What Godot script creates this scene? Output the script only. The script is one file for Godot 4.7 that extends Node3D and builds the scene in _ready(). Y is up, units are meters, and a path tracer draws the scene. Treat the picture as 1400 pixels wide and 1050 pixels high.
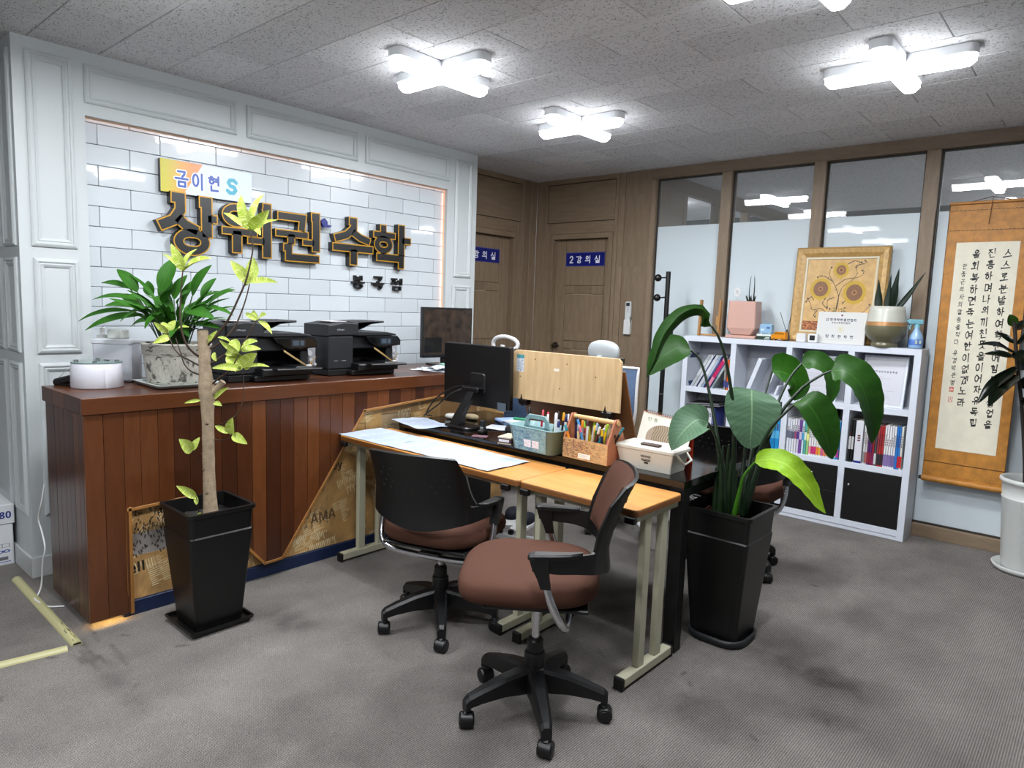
extends Node3D
# A tutoring academy's front office: white panelled sign wall, wooden counter, desks, bookcase and glass partition.
# Units are metres. x runs along the glass partition, -z runs into the room, the camera stands over the origin.

const CEIL := 2.545       # ceiling height
const ZB := -5.056        # plane of the glass partition
const XW := -3.865        # face of the white sign wall
const XD := -4.195        # wooden wall with the first door
const DESK := 0.725
const TAB := 0.685
const CT := 0.973         # counter top

var mats := {}
var used_names := {}
var rng := RandomNumberGenerator.new()


# ---------------------------------------------------------------- mesh builder
class MB:
	var st := SurfaceTool.new()
	var xf := Transform3D.IDENTITY
	var uvs := Vector2.ONE

	func _init():
		st.begin(Mesh.PRIMITIVE_TRIANGLES)
		st.set_smooth_group(-1)

	func flat():
		st.set_smooth_group(-1)
		return self

	func smooth(g := 0):
		st.set_smooth_group(g)
		return self

	func v(p: Vector3, uv: Vector2):
		st.set_uv(uv)
		st.add_vertex(xf * p)

	# corners run anticlockwise seen from outside
	func tri(a: Vector3, b: Vector3, c: Vector3, ua := Vector2.ZERO, ub := Vector2.ZERO, uc := Vector2.ZERO):
		v(a, ua); v(c, uc); v(b, ub)

	func quad(a: Vector3, b: Vector3, c: Vector3, d: Vector3, ua := Vector2(0, 1), ub := Vector2(1, 1), uc := Vector2(1, 0), ud := Vector2(0, 0)):
		tri(a, b, c, ua, ub, uc)
		tri(a, c, d, ua, uc, ud)

	# box centred at c with size s and chamfer b
	func box(c: Vector3, s: Vector3, b := 0.0):
		var h := s * 0.5
		if b <= 0.0:
			for f in 6:
				var ax := f / 2
				var sg := 1.0 if f % 2 == 0 else -1.0
				var n := Vector3.ZERO; n[ax] = sg
				var u := Vector3.ZERO; u[(ax + 1) % 3] = 1.0
				var w := n.cross(u)
				var o := c + n * h
				quad(o - u * h - w * h, o + u * h - w * h, o + u * h + w * h, o - u * h + w * h)
			return
		b = minf(b, minf(h.x, minf(h.y, h.z)) * 0.98)
		# faces
		for f in 6:
			var ax := f / 2
			var sg := 1.0 if f % 2 == 0 else -1.0
			var n := Vector3.ZERO; n[ax] = sg
			var u := Vector3.ZERO; u[(ax + 1) % 3] = 1.0
			var w := n.cross(u)
			var hh := h - Vector3(b, b, b)
			var o := c + n * h
			var uu: Vector3 = u * hh
			var ww: Vector3 = w * hh
			quad(o - uu - ww, o + uu - ww, o + uu + ww, o - uu + ww)
		# edges
		for ax in 3:
			var a1 := (ax + 1) % 3
			var a2 := (ax + 2) % 3
			for s1 in [-1.0, 1.0]:
				for s2 in [-1.0, 1.0]:
					var p := Vector3.ZERO; p[a1] = s1 * h[a1]; p[a2] = s2 * (h[a2] - b)
					var q := Vector3.ZERO; q[a1] = s1 * (h[a1] - b); q[a2] = s2 * h[a2]
					var e := Vector3.ZERO; e[ax] = h[ax] - b
					if s1 * s2 > 0:
						_edge(c, p, q, e, true)
					else:
						_edge(c, p, q, e, false)
		for sx in [-1.0, 1.0]:
			for sy in [-1.0, 1.0]:
				for sz in [-1.0, 1.0]:
					var x1 := c + Vector3(sx * h.x, sy * (h.y - b), sz * (h.z - b))
					var y1 := c + Vector3(sx * (h.x - b), sy * h.y, sz * (h.z - b))
					var z1 := c + Vector3(sx * (h.x - b), sy * (h.y - b), sz * h.z)
					if sx * sy * sz > 0:
						tri(x1, y1, z1)
					else:
						tri(x1, z1, y1)

	func _edge(c: Vector3, p: Vector3, q: Vector3, e: Vector3, pos: bool):
		if pos:
			quad(c + p - e, c + q - e, c + q + e, c + p + e)
		else:
			quad(c + q - e, c + p - e, c + p + e, c + q + e)
	
	func box2(a: Vector3, b: Vector3, bev := 0.0):
		box((a + b) * 0.5, (b - a).abs(), bev)

	static func frame_of(d: Vector3) -> Basis:
		var y := d.normalized()
		var r := Vector3.RIGHT if absf(y.x) < 0.8 else Vector3.BACK
		var z := r.cross(y).normalized()
		var x := y.cross(z).normalized()
		return Basis(x, y, z)

	# cone or cylinder
	func cyl(p0: Vector3, p1: Vector3, r0: float, r1 := -1.0, seg := 16, caps := true):
		if r1 < 0: r1 = r0
		var bs := frame_of(p1 - p0)
		st.set_smooth_group(1)
		for i in seg:
			var a := TAU * i / seg
			var b := TAU * (i + 1) / seg
			var da := bs.x * cos(a) - bs.z * sin(a)
			var db := bs.x * cos(b) - bs.z * sin(b)
			quad(p0 + da * r0, p0 + db * r0, p1 + db * r1, p1 + da * r1, Vector2(float(i) / seg, 1), Vector2(float(i + 1) / seg, 1), Vector2(float(i + 1) / seg, 0), Vector2(float(i) / seg, 0))
		st.set_smooth_group(-1)
		if caps:
			for i in seg:
				var a := TAU * i / seg
				var b := TAU * (i + 1) / seg
				var da := bs.x * cos(a) - bs.z * sin(a)
				var db := bs.x * cos(b) - bs.z * sin(b)
				if r1 > 0.0001: tri(p1, p1 + da * r1, p1 + db * r1, Vector2(.5, .5), Vector2(.5 + .5 * cos(a), .5 + .5 * sin(a)), Vector2(.5 + .5 * cos(b), .5 + .5 * sin(b)))
				if r0 > 0.0001: tri(p0, p0 + db * r0, p0 + da * r0)

	# round tube along points; rad is a number or an array
	func tube(pts: Array, rad, seg := 8, caps := true, squash := 1.0, sq_dir := Vector3.UP):
		st.set_smooth_group(1)
		var n := pts.size()
		var rings := []
		var bx := Vector3.ZERO
		for i in n:
			var d: Vector3
			if i == 0: d = pts[1] - pts[0]
			elif i == n - 1: d = pts[n - 1] - pts[n - 2]
			else: d = (pts[i + 1] - pts[i]).normalized() + (pts[i] - pts[i - 1]).normalized()
			d = d.normalized()
			if i == 0:
				bx = frame_of(d).x
			else:
				bx = (bx - d * bx.dot(d)).normalized()
			var bz := bx.cross(d)
			var r: float = rad[i] if rad is Array else rad
			var ring := []
			for k in seg:
				var a := TAU * k / seg
				ring.append(pts[i] + (bx * cos(a) - bz * sin(a)) * r)
			rings.append(ring)
		for i in n - 1:
			for k in seg:
				var k2 := (k + 1) % seg
				quad(rings[i][k], rings[i][k2], rings[i + 1][k2], rings[i + 1][k], Vector2(float(k) / seg, 1.0 - float(i) / n), Vector2(float(k + 1) / seg, 1.0 - float(i) / n), Vector2(float(k + 1) / seg, 1.0 - float(i + 1) / n), Vector2(float(k) / seg, 1.0 - float(i + 1) / n))
		st.set_smooth_group(-1)
		if caps:
			for k in seg:
				var k2 := (k + 1) % seg
				tri(pts[n - 1], rings[n - 1][k], rings[n - 1][k2])
				tri(pts[0], rings[0][k2], rings[0][k])

	# profile of (radius, height) from bottom outside upwards; the surface faces outwards where the profile climbs
	func lathe(prof: Array, seg := 24, c := Vector3.ZERO, sharp := false):
		for j in prof.size() - 1:
			st.set_smooth_group(j + 2 if sharp else 1)
			var a: Vector2 = prof[j]
			var b: Vector2 = prof[j + 1]
			for i in seg:
				var t0 := TAU * i / seg
				var t1 := TAU * (i + 1) / seg
				var d0 := Vector3(cos(t0), 0, -sin(t0))
				var d1 := Vector3(cos(t1), 0, -sin(t1))
				var u0 := float(i) / seg
				var u1 := float(i + 1) / seg
				var v0 := 1.0 - float(j) / (prof.size() - 1)
				var v1 := 1.0 - float(j + 1) / (prof.size() - 1)
				var A := c + d0 * a.x + Vector3.UP * a.y
				var B := c + d1 * a.x + Vector3.UP * a.y
				var C := c + d1 * b.x + Vector3.UP * b.y
				var D := c + d0 * b.x + Vector3.UP * b.y
				if a.x > 0.00001: tri(A, B, C, Vector2(u0, v0), Vector2(u1, v0), Vector2(u1, v1))
				if b.x > 0.00001: tri(A, C, D, Vector2(u0, v0), Vector2(u1, v1), Vector2(u0, v1))
		st.set_smooth_group(-1)

	# square "lathe": rounded-square section of half size r at each height
	func loft(sections: Array, sharp := true):
		# sections: Array of Array[Vector3] loops of the same length, bottom to top, anticlockwise seen from above
		for j in sections.size() - 1:
			st.set_smooth_group(-1 if sharp else 1)
			var a: Array = sections[j]
			var b: Array = sections[j + 1]
			var n := a.size()
			for i in n:
				var k := (i + 1) % n
				quad(a[i], a[k], b[k], b[i], Vector2(float(i) / n, 1.0 - float(j) / (sections.size() - 1)), Vector2(float(i + 1) / n, 1.0 - float(j) / (sections.size() - 1)), Vector2(float(i + 1) / n, 1.0 - float(j + 1) / (sections.size() - 1)), Vector2(float(i) / n, 1.0 - float(j + 1) / (sections.size() - 1)))
		st.set_smooth_group(-1)

	func fan(loop: Array, up := true):
		var c := Vector3.ZERO
		for p in loop: c += p
		c /= loop.size()
		for i in loop.size():
			var a: Vector3 = loop[i]
			var b: Vector3 = loop[(i + 1) % loop.size()]
			if up: tri(c, a, b, Vector2(.5, .5), Vector2(0, 0), Vector2(1, 0))
			else: tri(c, b, a)

	# polygon in the xy plane of xf, extruded from z0 to z1 (z1 is the front)
	func prism(poly: PackedVector2Array, z0: float, z1: float, bev := 0.0, uvb := Rect2()):
		var pl := poly
		if Geometry2D.is_polygon_clockwise(pl):
			pl = poly.duplicate(); pl.reverse()
		# Godot calls y-down order clockwise; make the order anticlockwise with y up
		var area := 0.0
		for i in pl.size():
			area += pl[i].cross(pl[(i + 1) % pl.size()])
		if area < 0: pl.reverse()
		var top := pl
		if bev > 0.0:
			top = PackedVector2Array()
			var n := pl.size()
			for i in n:
				var e0 := (pl[i] - pl[(i + n - 1) % n]).normalized()
				var e1 := (pl[(i + 1) % n] - pl[i]).normalized()
				var n0 := Vector2(-e0.y, e0.x)
				var n1 := Vector2(-e1.y, e1.x)
				var m := (n0 + n1)
				var k := maxf(0.35, m.length_squared() * 0.5)
				top.append(pl[i] + m * (bev / k) * 1.0)
		var bb := uvb
		if bb.size == Vector2.ZERO:
			bb = Rect2(pl[0], Vector2.ZERO)
			for p in pl: bb = bb.expand(p)
		var idx := Geometry2D.triangulate_polygon(top)
		var zt := z1
		for t in range(0, idx.size(), 3):
			var a := top[idx[t]]; var b := top[idx[t + 1]]; var c := top[idx[t + 2]]
			if (b - a).cross(c - a) < 0:
				var s := b; b = c; c = s
			var ua := (a - bb.position) / bb.size; var ub := (b - bb.position) / bb.size; var uc := (c - bb.position) / bb.size
			ua.y = 1.0 - ua.y; ub.y = 1.0 - ub.y; uc.y = 1.0 - uc.y
			tri(Vector3(a.x, a.y, zt), Vector3(b.x, b.y, zt), Vector3(c.x, c.y, zt), ua, ub, uc)
		var idb := Geometry2D.triangulate_polygon(pl)
		for t in range(0, idb.size(), 3):
			var a := pl[idb[t]]; var b := pl[idb[t + 1]]; var c := pl[idb[t + 2]]
			if (b - a).cross(c - a) < 0:
				var s := b; b = c; c = s
			tri(Vector3(a.x, a.y, z0), Vector3(c.x, c.y, z0), Vector3(b.x, b.y, z0))
		var zs := z1 - bev
		for i in pl.size():
			var k := (i + 1) % pl.size()
			quad(Vector3(pl[i].x, pl[i].y, z0), Vector3(pl[k].x, pl[k].y, z0), Vector3(pl[k].x, pl[k].y, zs), Vector3(pl[i].x, pl[i].y, zs))
			if bev > 0.0:
				quad(Vector3(pl[i].x, pl[i].y, zs), Vector3(pl[k].x, pl[k].y, zs), Vector3(top[k].x, top[k].y, zt), Vector3(top[i].x, top[i].y, zt))

	# grid of points [i][j]; faces du x dv outward
	func sheet(g: Array, sm := true):
		st.set_smooth_group(1 if sm else -1)
		var n := g.size()
		var m: int = g[0].size()
		for i in n - 1:
			for j in m - 1:
				quad(g[i][j], g[i + 1][j], g[i + 1][j + 1], g[i][j + 1], Vector2(float(i) / (n - 1), 1.0 - float(j) / (m - 1)), Vector2(float(i + 1) / (n - 1), 1.0 - float(j) / (m - 1)), Vector2(float(i + 1) / (n - 1), 1.0 - float(j + 1) / (m - 1)), Vector2(float(i) / (n - 1), 1.0 - float(j + 1) / (m - 1)))
		st.set_smooth_group(-1)

	# a curved plate: grid of mid points thickened to t
	func slab(g: Array, t: float):
		var n := g.size()
		var m: int = g[0].size()
		var f := []
		var b := []
		for i in n:
			var fr := []
			var br := []
			for j in m:
				var du: Vector3 = g[mini(i + 1, n - 1)][j] - g[maxi(i - 1, 0)][j]
				var dv: Vector3 = g[i][mini(j + 1, m - 1)] - g[i][maxi(j - 1, 0)]
				var nn := du.cross(dv).normalized()
				fr.append(g[i][j] + nn * t * 0.5)
				br.append(g[i][j] - nn * t * 0.5)
			f.append(fr); b.append(br)
		st.set_smooth_group(2)
		for i in n - 1:
			for j in m - 1:
				var ua := Vector2(float(i) / (n - 1), 1.0 - float(j) / (m - 1)); var ub := Vector2(float(i + 1) / (n - 1), 1.0 - float(j) / (m - 1))
				var uc := Vector2(float(i + 1) / (n - 1), 1.0 - float(j + 1) / (m - 1)); var ud := Vector2(float(i) / (n - 1), 1.0 - float(j + 1) / (m - 1))
				quad(f[i][j], f[i + 1][j], f[i + 1][j + 1], f[i][j + 1], ua, ub, uc, ud)
		st.set_smooth_group(3)
		for i in n - 1:
			for j in m - 1:
				quad(b[i][j], b[i][j + 1], b[i + 1][j + 1], b[i + 1][j])
		st.set_smooth_group(-1)
		for i in n - 1:
			quad(b[i][0], b[i + 1][0], f[i + 1][0], f[i][0])
			quad(f[i][m - 1], f[i + 1][m - 1], b[i + 1][m - 1], b[i][m - 1])
		for j in m - 1:
			quad(f[0][j], f[0][j + 1], b[0][j + 1], b[0][j])
			quad(b[n - 1][j], b[n - 1][j + 1], f[n - 1][j + 1], f[n - 1][j])

	# superellipsoid cushion
	func cushion(c: Vector3, r: Vector3, e1 := 0.5, e2 := 0.5, nu := 28, nv := 12, warp = null):
		st.set_smooth_group(1)
		var g := []
		for i in nu + 1:
			var row := []
			var a := TAU * i / nu
			for j in nv + 1:
				var b := -PI / 2 + PI * j / nv
				var cb := signf(cos(b)) * pow(absf(cos(b)), e1)
				var sb := signf(sin(b)) * pow(absf(sin(b)), e1)
				var p := Vector3(r.x * cb * signf(cos(a)) * pow(absf(cos(a)), e2), r.y * sb, -r.z * cb * signf(sin(a)) * pow(absf(sin(a)), e2))
				if warp != null: p = warp.call(p)
				row.append(c + p)
			g.append(row)
		sheet(g)

	func done() -> ArrayMesh:
		st.generate_normals()
		return st.commit()


# ---------------------------------------------------------------- scene helpers
func numbered(n: String) -> String:
	if not used_names.has(n):
		used_names[n] = 0
		return n
	used_names[n] += 1
	return "%s_%03d" % [n, used_names[n]]

func metas(o: Node3D, label := "", category := "", group := "", kind := ""):
	if label: o.set_meta("label", label)
	if category: o.set_meta("category", category)
	if group: o.set_meta("group", group)
	if kind: o.set_meta("kind", kind)
	return o

func thing(called: String, label: String, category: String, at := Vector3.ZERO, turn := 0.0, group := "") -> Node3D:
	var o := Node3D.new()
	o.name = numbered(called)
	add_child(o)
	o.position = at
	o.rotation.y = turn
	return metas(o, label, category, group)

func setting(called: String, label: String, category: String, at := Vector3.ZERO) -> Node3D:
	var o := thing(called, label, category, at)
	o.set_meta("kind", "structure")
	return o

func part(called: String, mb, mat: Material, parent: Node3D, label := "") -> MeshInstance3D:
	var o := MeshInstance3D.new()
	o.name = called
	o.mesh = mb.done() if mb is MB else mb
	o.material_override = mat
	parent.add_child(o, true)
	if label: o.set_meta("label", label)
	return o

func solo(called: String, mb, mat: Material, label: String, category: String, at := Vector3.ZERO, turn := 0.0, group := "") -> MeshInstance3D:
	var o := MeshInstance3D.new()
	o.name = numbered(called)
	o.mesh = mb.done() if mb is MB else mb
	o.material_override = mat
	add_child(o)
	o.position = at
	o.rotation.y = turn
	metas(o, label, category, group)
	return o

func dup(root: Node3D, at: Vector3, turn: float, label: String, group := "") -> Node3D:
	var r: Node3D = root.duplicate()
	var base := String(root.name)
	if base.length() > 4 and base[-4] == "_" and base.right(3).is_valid_int(): base = base.left(-4)
	r.name = numbered(base)
	add_child(r)
	r.position = at
	r.rotation.y = turn
	r.set_meta("label", label)
	if group: r.set_meta("group", group)
	return r

func mat(key: String, col := Color.WHITE, rough := 0.6, metal := 0.0) -> StandardMaterial3D:
	if mats.has(key): return mats[key]
	var m := StandardMaterial3D.new()
	m.resource_name = key
	m.albedo_color = col
	m.roughness = rough
	m.metallic = metal
	mats[key] = m
	return m

func tri_mat(key: String, tex: Texture2D, col: Color, rough: float, scale: float, world := false, bump := 0.0) -> StandardMaterial3D:
	if mats.has(key): return mats[key]
	var m := mat(key, col, rough)
	m.albedo_texture = tex
	m.uv1_triplanar = true
	m.uv1_world_triplanar = world
	m.uv1_scale = Vector3.ONE * scale
	m.uv1_triplanar_sharpness = 8.0
	if bump > 0.0:
		m.heightmap_enabled = true
		m.heightmap_texture = tex
		m.heightmap_scale = bump
	return m

func tex_mat(key: String, img: Image, rough := 0.6, bump := 0.0) -> StandardMaterial3D:
	if mats.has(key): return mats[key]
	var m := mat(key, Color.WHITE, rough)
	m.albedo_texture = ImageTexture.create_from_image(img)
	m.texture_repeat = false
	if bump > 0.0:
		m.heightmap_enabled = true
		m.heightmap_texture = m.albedo_texture
		m.heightmap_scale = bump
	return m

func rrect(w: float, h: float, r: float, seg := 5, c := Vector2.ZERO) -> PackedVector2Array:
	var out := PackedVector2Array()
	r = minf(r, minf(w, h) * 0.499)
	for q in 4:
		var cx := (w / 2 - r) * (1 if q == 0 or q == 3 else -1)
		var cy := (h / 2 - r) * (1 if q < 2 else -1)
		for i in seg + 1:
			var a := PI / 2 * (q + float(i) / seg)
			out.append(c + Vector2(cx + r * cos(a), cy + r * sin(a)))
	return out

func rloop(w: float, d: float, r: float, y: float, seg := 4, c := Vector3.ZERO) -> Array:
	var out := []
	for p in rrect(w, d, r, seg): out.append(c + Vector3(p.x, y, -p.y))
	return out

# a rod made from two ends
func basis_z(n: Vector3, up := Vector3.UP) -> Basis:
	var z := n.normalized()
	var x := up.cross(z).normalized()
	return Basis(x, z.cross(x), z)

func spline(pts: Array, n := 16) -> Array:
	var c := Curve3D.new()
	c.bake_interval = 0.005
	for i in pts.size():
		var t := Vector3.ZERO
		if i > 0 and i < pts.size() - 1: t = (pts[i + 1] - pts[i - 1]) / 6.0
		elif i == 0: t = (pts[1] - pts[0]) / 4.0
		else: t = (pts[i] - pts[i - 1]) / 4.0
		c.add_point(pts[i], -t, t)
	var out := []
	var L := c.get_baked_length()
	for i in n + 1: out.append(c.sample_baked(L * i / n, true))
	return out

# plant skeletons, each relative to the middle of its pot
const TREE_TRUNK := [Vector3(0.012, 0.473, -0.006), Vector3(-0.007, 0.609, -0.011), Vector3(-0.025, 0.764, -0.018), Vector3(-0.040, 0.887, -0.024), Vector3(-0.052, 0.980, -0.028), Vector3(-0.066, 1.073, -0.029), Vector3(-0.080, 1.165, -0.031), Vector3(-0.093, 1.251, -0.032)]
const TREE_BRANCHES := [[[Vector3(-0.079, 1.178, -0.034), Vector3(-0.025, 1.236, -0.063), Vector3(0.023, 1.303, -0.088), Vector3(0.056, 1.393, -0.117), Vector3(0.082, 1.473, -0.139), Vector3(0.089, 1.565, -0.159), Vector3(0.098, 1.616, -0.161), Vector3(0.081, 1.672, -0.155)], 0.0055],
	[[Vector3(-0.085, 1.165, -0.040), Vector3(-0.059, 1.203, -0.095), Vector3(-0.042, 1.266, -0.146), Vector3(-0.034, 1.343, -0.179), Vector3(-0.024, 1.413, -0.198), Vector3(-0.021, 1.457, -0.207)], 0.0050],
	[[Vector3(-0.081, 1.131, -0.025), Vector3(-0.079, 1.167, 0.022), Vector3(-0.086, 1.213, 0.048), Vector3(-0.095, 1.288, 0.058), Vector3(-0.106, 1.394, 0.051), Vector3(-0.100, 1.505, 0.042)], 0.0050],
	[[Vector3(-0.080, 1.097, -0.021), Vector3(-0.145, 1.124, 0.006), Vector3(-0.183, 1.140, 0.023), Vector3(-0.218, 1.170, 0.036), Vector3(-0.233, 1.204, 0.044), Vector3(-0.256, 1.234, 0.046)], 0.0040],
	[[Vector3(-0.076, 1.063, -0.018), Vector3(-0.060, 1.082, 0.031), Vector3(-0.076, 1.113, 0.054), Vector3(-0.072, 1.162, 0.070), Vector3(-0.094, 1.222, 0.080)], 0.0035],
	[[Vector3(-0.053, 1.110, -0.046), Vector3(-0.040, 1.153, -0.104), Vector3(-0.006, 1.186, -0.153), Vector3(0.008, 1.237, -0.186), Vector3(0.019, 1.275, -0.201), Vector3(0.021, 1.304, -0.220)], 0.0050],
	[[Vector3(-0.042, 1.024, -0.043), Vector3(0.012, 1.060, -0.055), Vector3(0.057, 1.088, -0.072), Vector3(0.081, 1.129, -0.086), Vector3(0.089, 1.160, -0.098)], 0.0045],
	[[Vector3(-0.010, 0.848, -0.044), Vector3(0.075, 0.884, -0.057), Vector3(0.113, 0.918, -0.082), Vector3(0.123, 0.979, -0.100), Vector3(0.108, 1.038, -0.109), Vector3(0.097, 1.096, -0.109)], 0.0030],
	[[Vector3(-0.009, 0.793, -0.036), Vector3(0.050, 0.797, -0.049), Vector3(0.089, 0.814, -0.059), Vector3(0.093, 0.839, -0.066)], 0.0030],
	[[Vector3(-0.050, 0.710, 0.012), Vector3(-0.051, 0.735, 0.036), Vector3(-0.047, 0.756, 0.043)], 0.0030],
	[[Vector3(-0.007, 0.490, 0.035), Vector3(0.004, 0.533, 0.045), Vector3(0.006, 0.566, 0.052)], 0.0025],
	[[Vector3(-0.052, 1.104, -0.046), Vector3(-0.033, 1.174, -0.047), Vector3(-0.016, 1.218, -0.068)], 0.0020]]
const TREE_LEAVES := [[Vector3(0.080, 1.684, -0.156), Vector3(0.067, 1.818, -0.125), 0.026],
	[Vector3(0.082, 1.685, -0.158), Vector3(0.091, 1.834, -0.215), 0.023],
	[Vector3(0.082, 1.678, -0.157), Vector3(0.181, 1.756, -0.188), 0.026],
	[Vector3(0.080, 1.678, -0.155), Vector3(-0.059, 1.753, -0.112), 0.012],
	[Vector3(0.083, 1.672, -0.157), Vector3(0.202, 1.651, -0.137), 0.020],
	[Vector3(0.084, 1.682, -0.159), Vector3(0.127, 1.729, -0.258), 0.011],
	[Vector3(0.082, 1.678, -0.157), Vector3(-0.017, 1.801, -0.155), 0.018],
	[Vector3(-0.021, 1.457, -0.207), Vector3(-0.054, 1.553, -0.139), 0.025],
	[Vector3(-0.022, 1.464, -0.207), Vector3(-0.040, 1.573, -0.235), 0.029],
	[Vector3(-0.020, 1.464, -0.209), Vector3(0.108, 1.467, -0.268), 0.017],
	[Vector3(-0.024, 1.457, -0.205), Vector3(-0.097, 1.445, -0.219), 0.013],
	[Vector3(-0.100, 1.499, 0.043), Vector3(-0.105, 1.606, 0.085), 0.021],
	[Vector3(-0.100, 1.499, 0.043), Vector3(-0.086, 1.593, -0.010), 0.021],
	[Vector3(-0.097, 1.497, 0.041), Vector3(0.043, 1.554, -0.011), 0.024],
	[Vector3(-0.102, 1.496, 0.045), Vector3(-0.259, 1.573, 0.065), 0.009],
	[Vector3(-0.254, 1.234, 0.044), Vector3(-0.253, 1.281, 0.103), 0.014],
	[Vector3(-0.250, 1.244, 0.039), Vector3(-0.246, 1.288, 0.015), 0.022],
	[Vector3(-0.247, 1.219, 0.041), Vector3(-0.225, 1.193, 0.119), 0.016],
	[Vector3(-0.159, 1.249, 0.052), Vector3(-0.058, 1.269, 0.041), 0.012],
	[Vector3(-0.256, 1.231, 0.046), Vector3(-0.330, 1.279, 0.037), 0.016],
	[Vector3(0.021, 1.301, -0.220), Vector3(-0.061, 1.330, -0.206), 0.011],
	[Vector3(0.023, 1.304, -0.222), Vector3(0.084, 1.328, -0.226), 0.022],
	[Vector3(0.026, 1.301, -0.224), Vector3(0.130, 1.249, -0.227), 0.013],
	[Vector3(0.023, 1.304, -0.222), Vector3(-0.057, 1.340, -0.238), 0.014],
	[Vector3(0.088, 1.166, -0.098), Vector3(0.062, 1.220, -0.030), 0.012],
	[Vector3(0.088, 1.169, -0.098), Vector3(0.026, 1.220, -0.105), 0.026],
	[Vector3(0.092, 1.175, -0.103), Vector3(0.199, 1.224, -0.123), 0.027],
	[Vector3(0.096, 1.175, -0.107), Vector3(0.129, 1.185, -0.177), 0.020],
	[Vector3(0.086, 1.163, -0.096), Vector3(-0.031, 1.160, -0.100), 0.018],
	[Vector3(0.097, 1.099, -0.109), Vector3(0.051, 1.106, -0.003), 0.018],
	[Vector3(0.094, 1.105, -0.107), Vector3(-0.002, 1.156, -0.098), 0.034],
	[Vector3(0.098, 1.108, -0.111), Vector3(0.164, 1.170, -0.138), 0.031],
	[Vector3(0.101, 1.105, -0.113), Vector3(0.227, 1.120, -0.159), 0.014],
	[Vector3(0.097, 1.102, -0.109), Vector3(0.010, 1.130, -0.171), 0.012],
	[Vector3(0.094, 1.102, -0.107), Vector3(0.163, 1.099, -0.047), 0.012],
	[Vector3(-0.007, 0.969, -0.038), Vector3(0.073, 1.025, -0.063), 0.011],
	[Vector3(-0.006, 0.953, -0.037), Vector3(0.048, 0.944, -0.043), 0.012],
	[Vector3(-0.051, 0.960, 0.001), Vector3(-0.060, 0.952, 0.064), 0.008],
	[Vector3(0.090, 0.827, -0.062), Vector3(0.116, 0.902, -0.056), 0.023],
	[Vector3(0.083, 0.832, -0.056), Vector3(0.016, 0.857, -0.028), 0.012],
	[Vector3(0.095, 0.827, -0.066), Vector3(0.182, 0.798, -0.084), 0.020],
	[Vector3(-0.046, 0.743, 0.044), Vector3(-0.041, 0.807, 0.096), 0.026],
	[Vector3(-0.045, 0.750, 0.041), Vector3(-0.037, 0.804, 0.013), 0.015],
	[Vector3(0.007, 0.560, 0.052), Vector3(-0.010, 0.620, 0.124), 0.018],
	[Vector3(0.012, 0.530, 0.052), Vector3(-0.026, 0.561, 0.041), 0.009],
	[Vector3(0.002, 0.485, 0.027), Vector3(0.046, 0.491, 0.068), 0.006],
	[Vector3(-0.074, 1.196, -0.041), Vector3(-0.027, 1.255, -0.064), 0.011],
	[Vector3(-0.022, 1.227, -0.064), Vector3(0.051, 1.210, -0.086), 0.008],
	[Vector3(-0.029, 1.162, -0.048), Vector3(0.013, 1.128, -0.040), 0.012]]
const BIRD_STALKS := [[Vector3(0.013, 0.552, 0.011), Vector3(0.006, 0.750, 0.014), Vector3(0.005, 0.909, 0.031), Vector3(-0.003, 1.050, 0.057), Vector3(-0.028, 1.202, 0.083), Vector3(-0.052, 1.301, 0.115), Vector3(-0.080, 1.347, 0.132)],
	[Vector3(-0.035, 0.537, -0.011), Vector3(-0.069, 0.730, -0.025), Vector3(-0.126, 0.929, -0.058), Vector3(-0.184, 1.101, -0.074), Vector3(-0.223, 1.197, -0.068), Vector3(-0.256, 1.231, -0.044)],
	[Vector3(0.013, 0.563, 0.077), Vector3(0.012, 0.736, 0.118), Vector3(-0.005, 0.878, 0.165), Vector3(-0.033, 0.960, 0.204)],
	[Vector3(0.022, 0.547, -0.023), Vector3(0.009, 0.736, -0.081), Vector3(0.008, 0.894, -0.103), Vector3(0.018, 1.025, -0.092), Vector3(0.035, 1.081, -0.049)],
	[Vector3(0.024, 0.546, -0.064), Vector3(0.009, 0.725, -0.146), Vector3(0.007, 0.979, -0.235), Vector3(0.015, 1.108, -0.290), Vector3(0.021, 1.148, -0.301)],
	[Vector3(0.045, 0.555, -0.044), Vector3(0.056, 0.740, -0.109), Vector3(0.074, 0.973, -0.214), Vector3(0.101, 1.117, -0.285), Vector3(0.137, 1.193, -0.329)],
	[Vector3(0.065, 0.560, -0.009), Vector3(0.089, 0.727, -0.029), Vector3(0.138, 0.950, -0.051), Vector3(0.215, 1.094, -0.088), Vector3(0.274, 1.156, -0.122), Vector3(0.315, 1.185, -0.149)],
	[Vector3(0.068, 0.562, 0.028), Vector3(0.094, 0.740, 0.046), Vector3(0.152, 0.927, 0.046), Vector3(0.215, 1.023, 0.030), Vector3(0.253, 1.068, 0.017)],
	[Vector3(0.045, 0.564, 0.062), Vector3(0.068, 0.679, 0.077), Vector3(0.087, 0.746, 0.091), Vector3(0.125, 0.808, 0.089)]]
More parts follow.
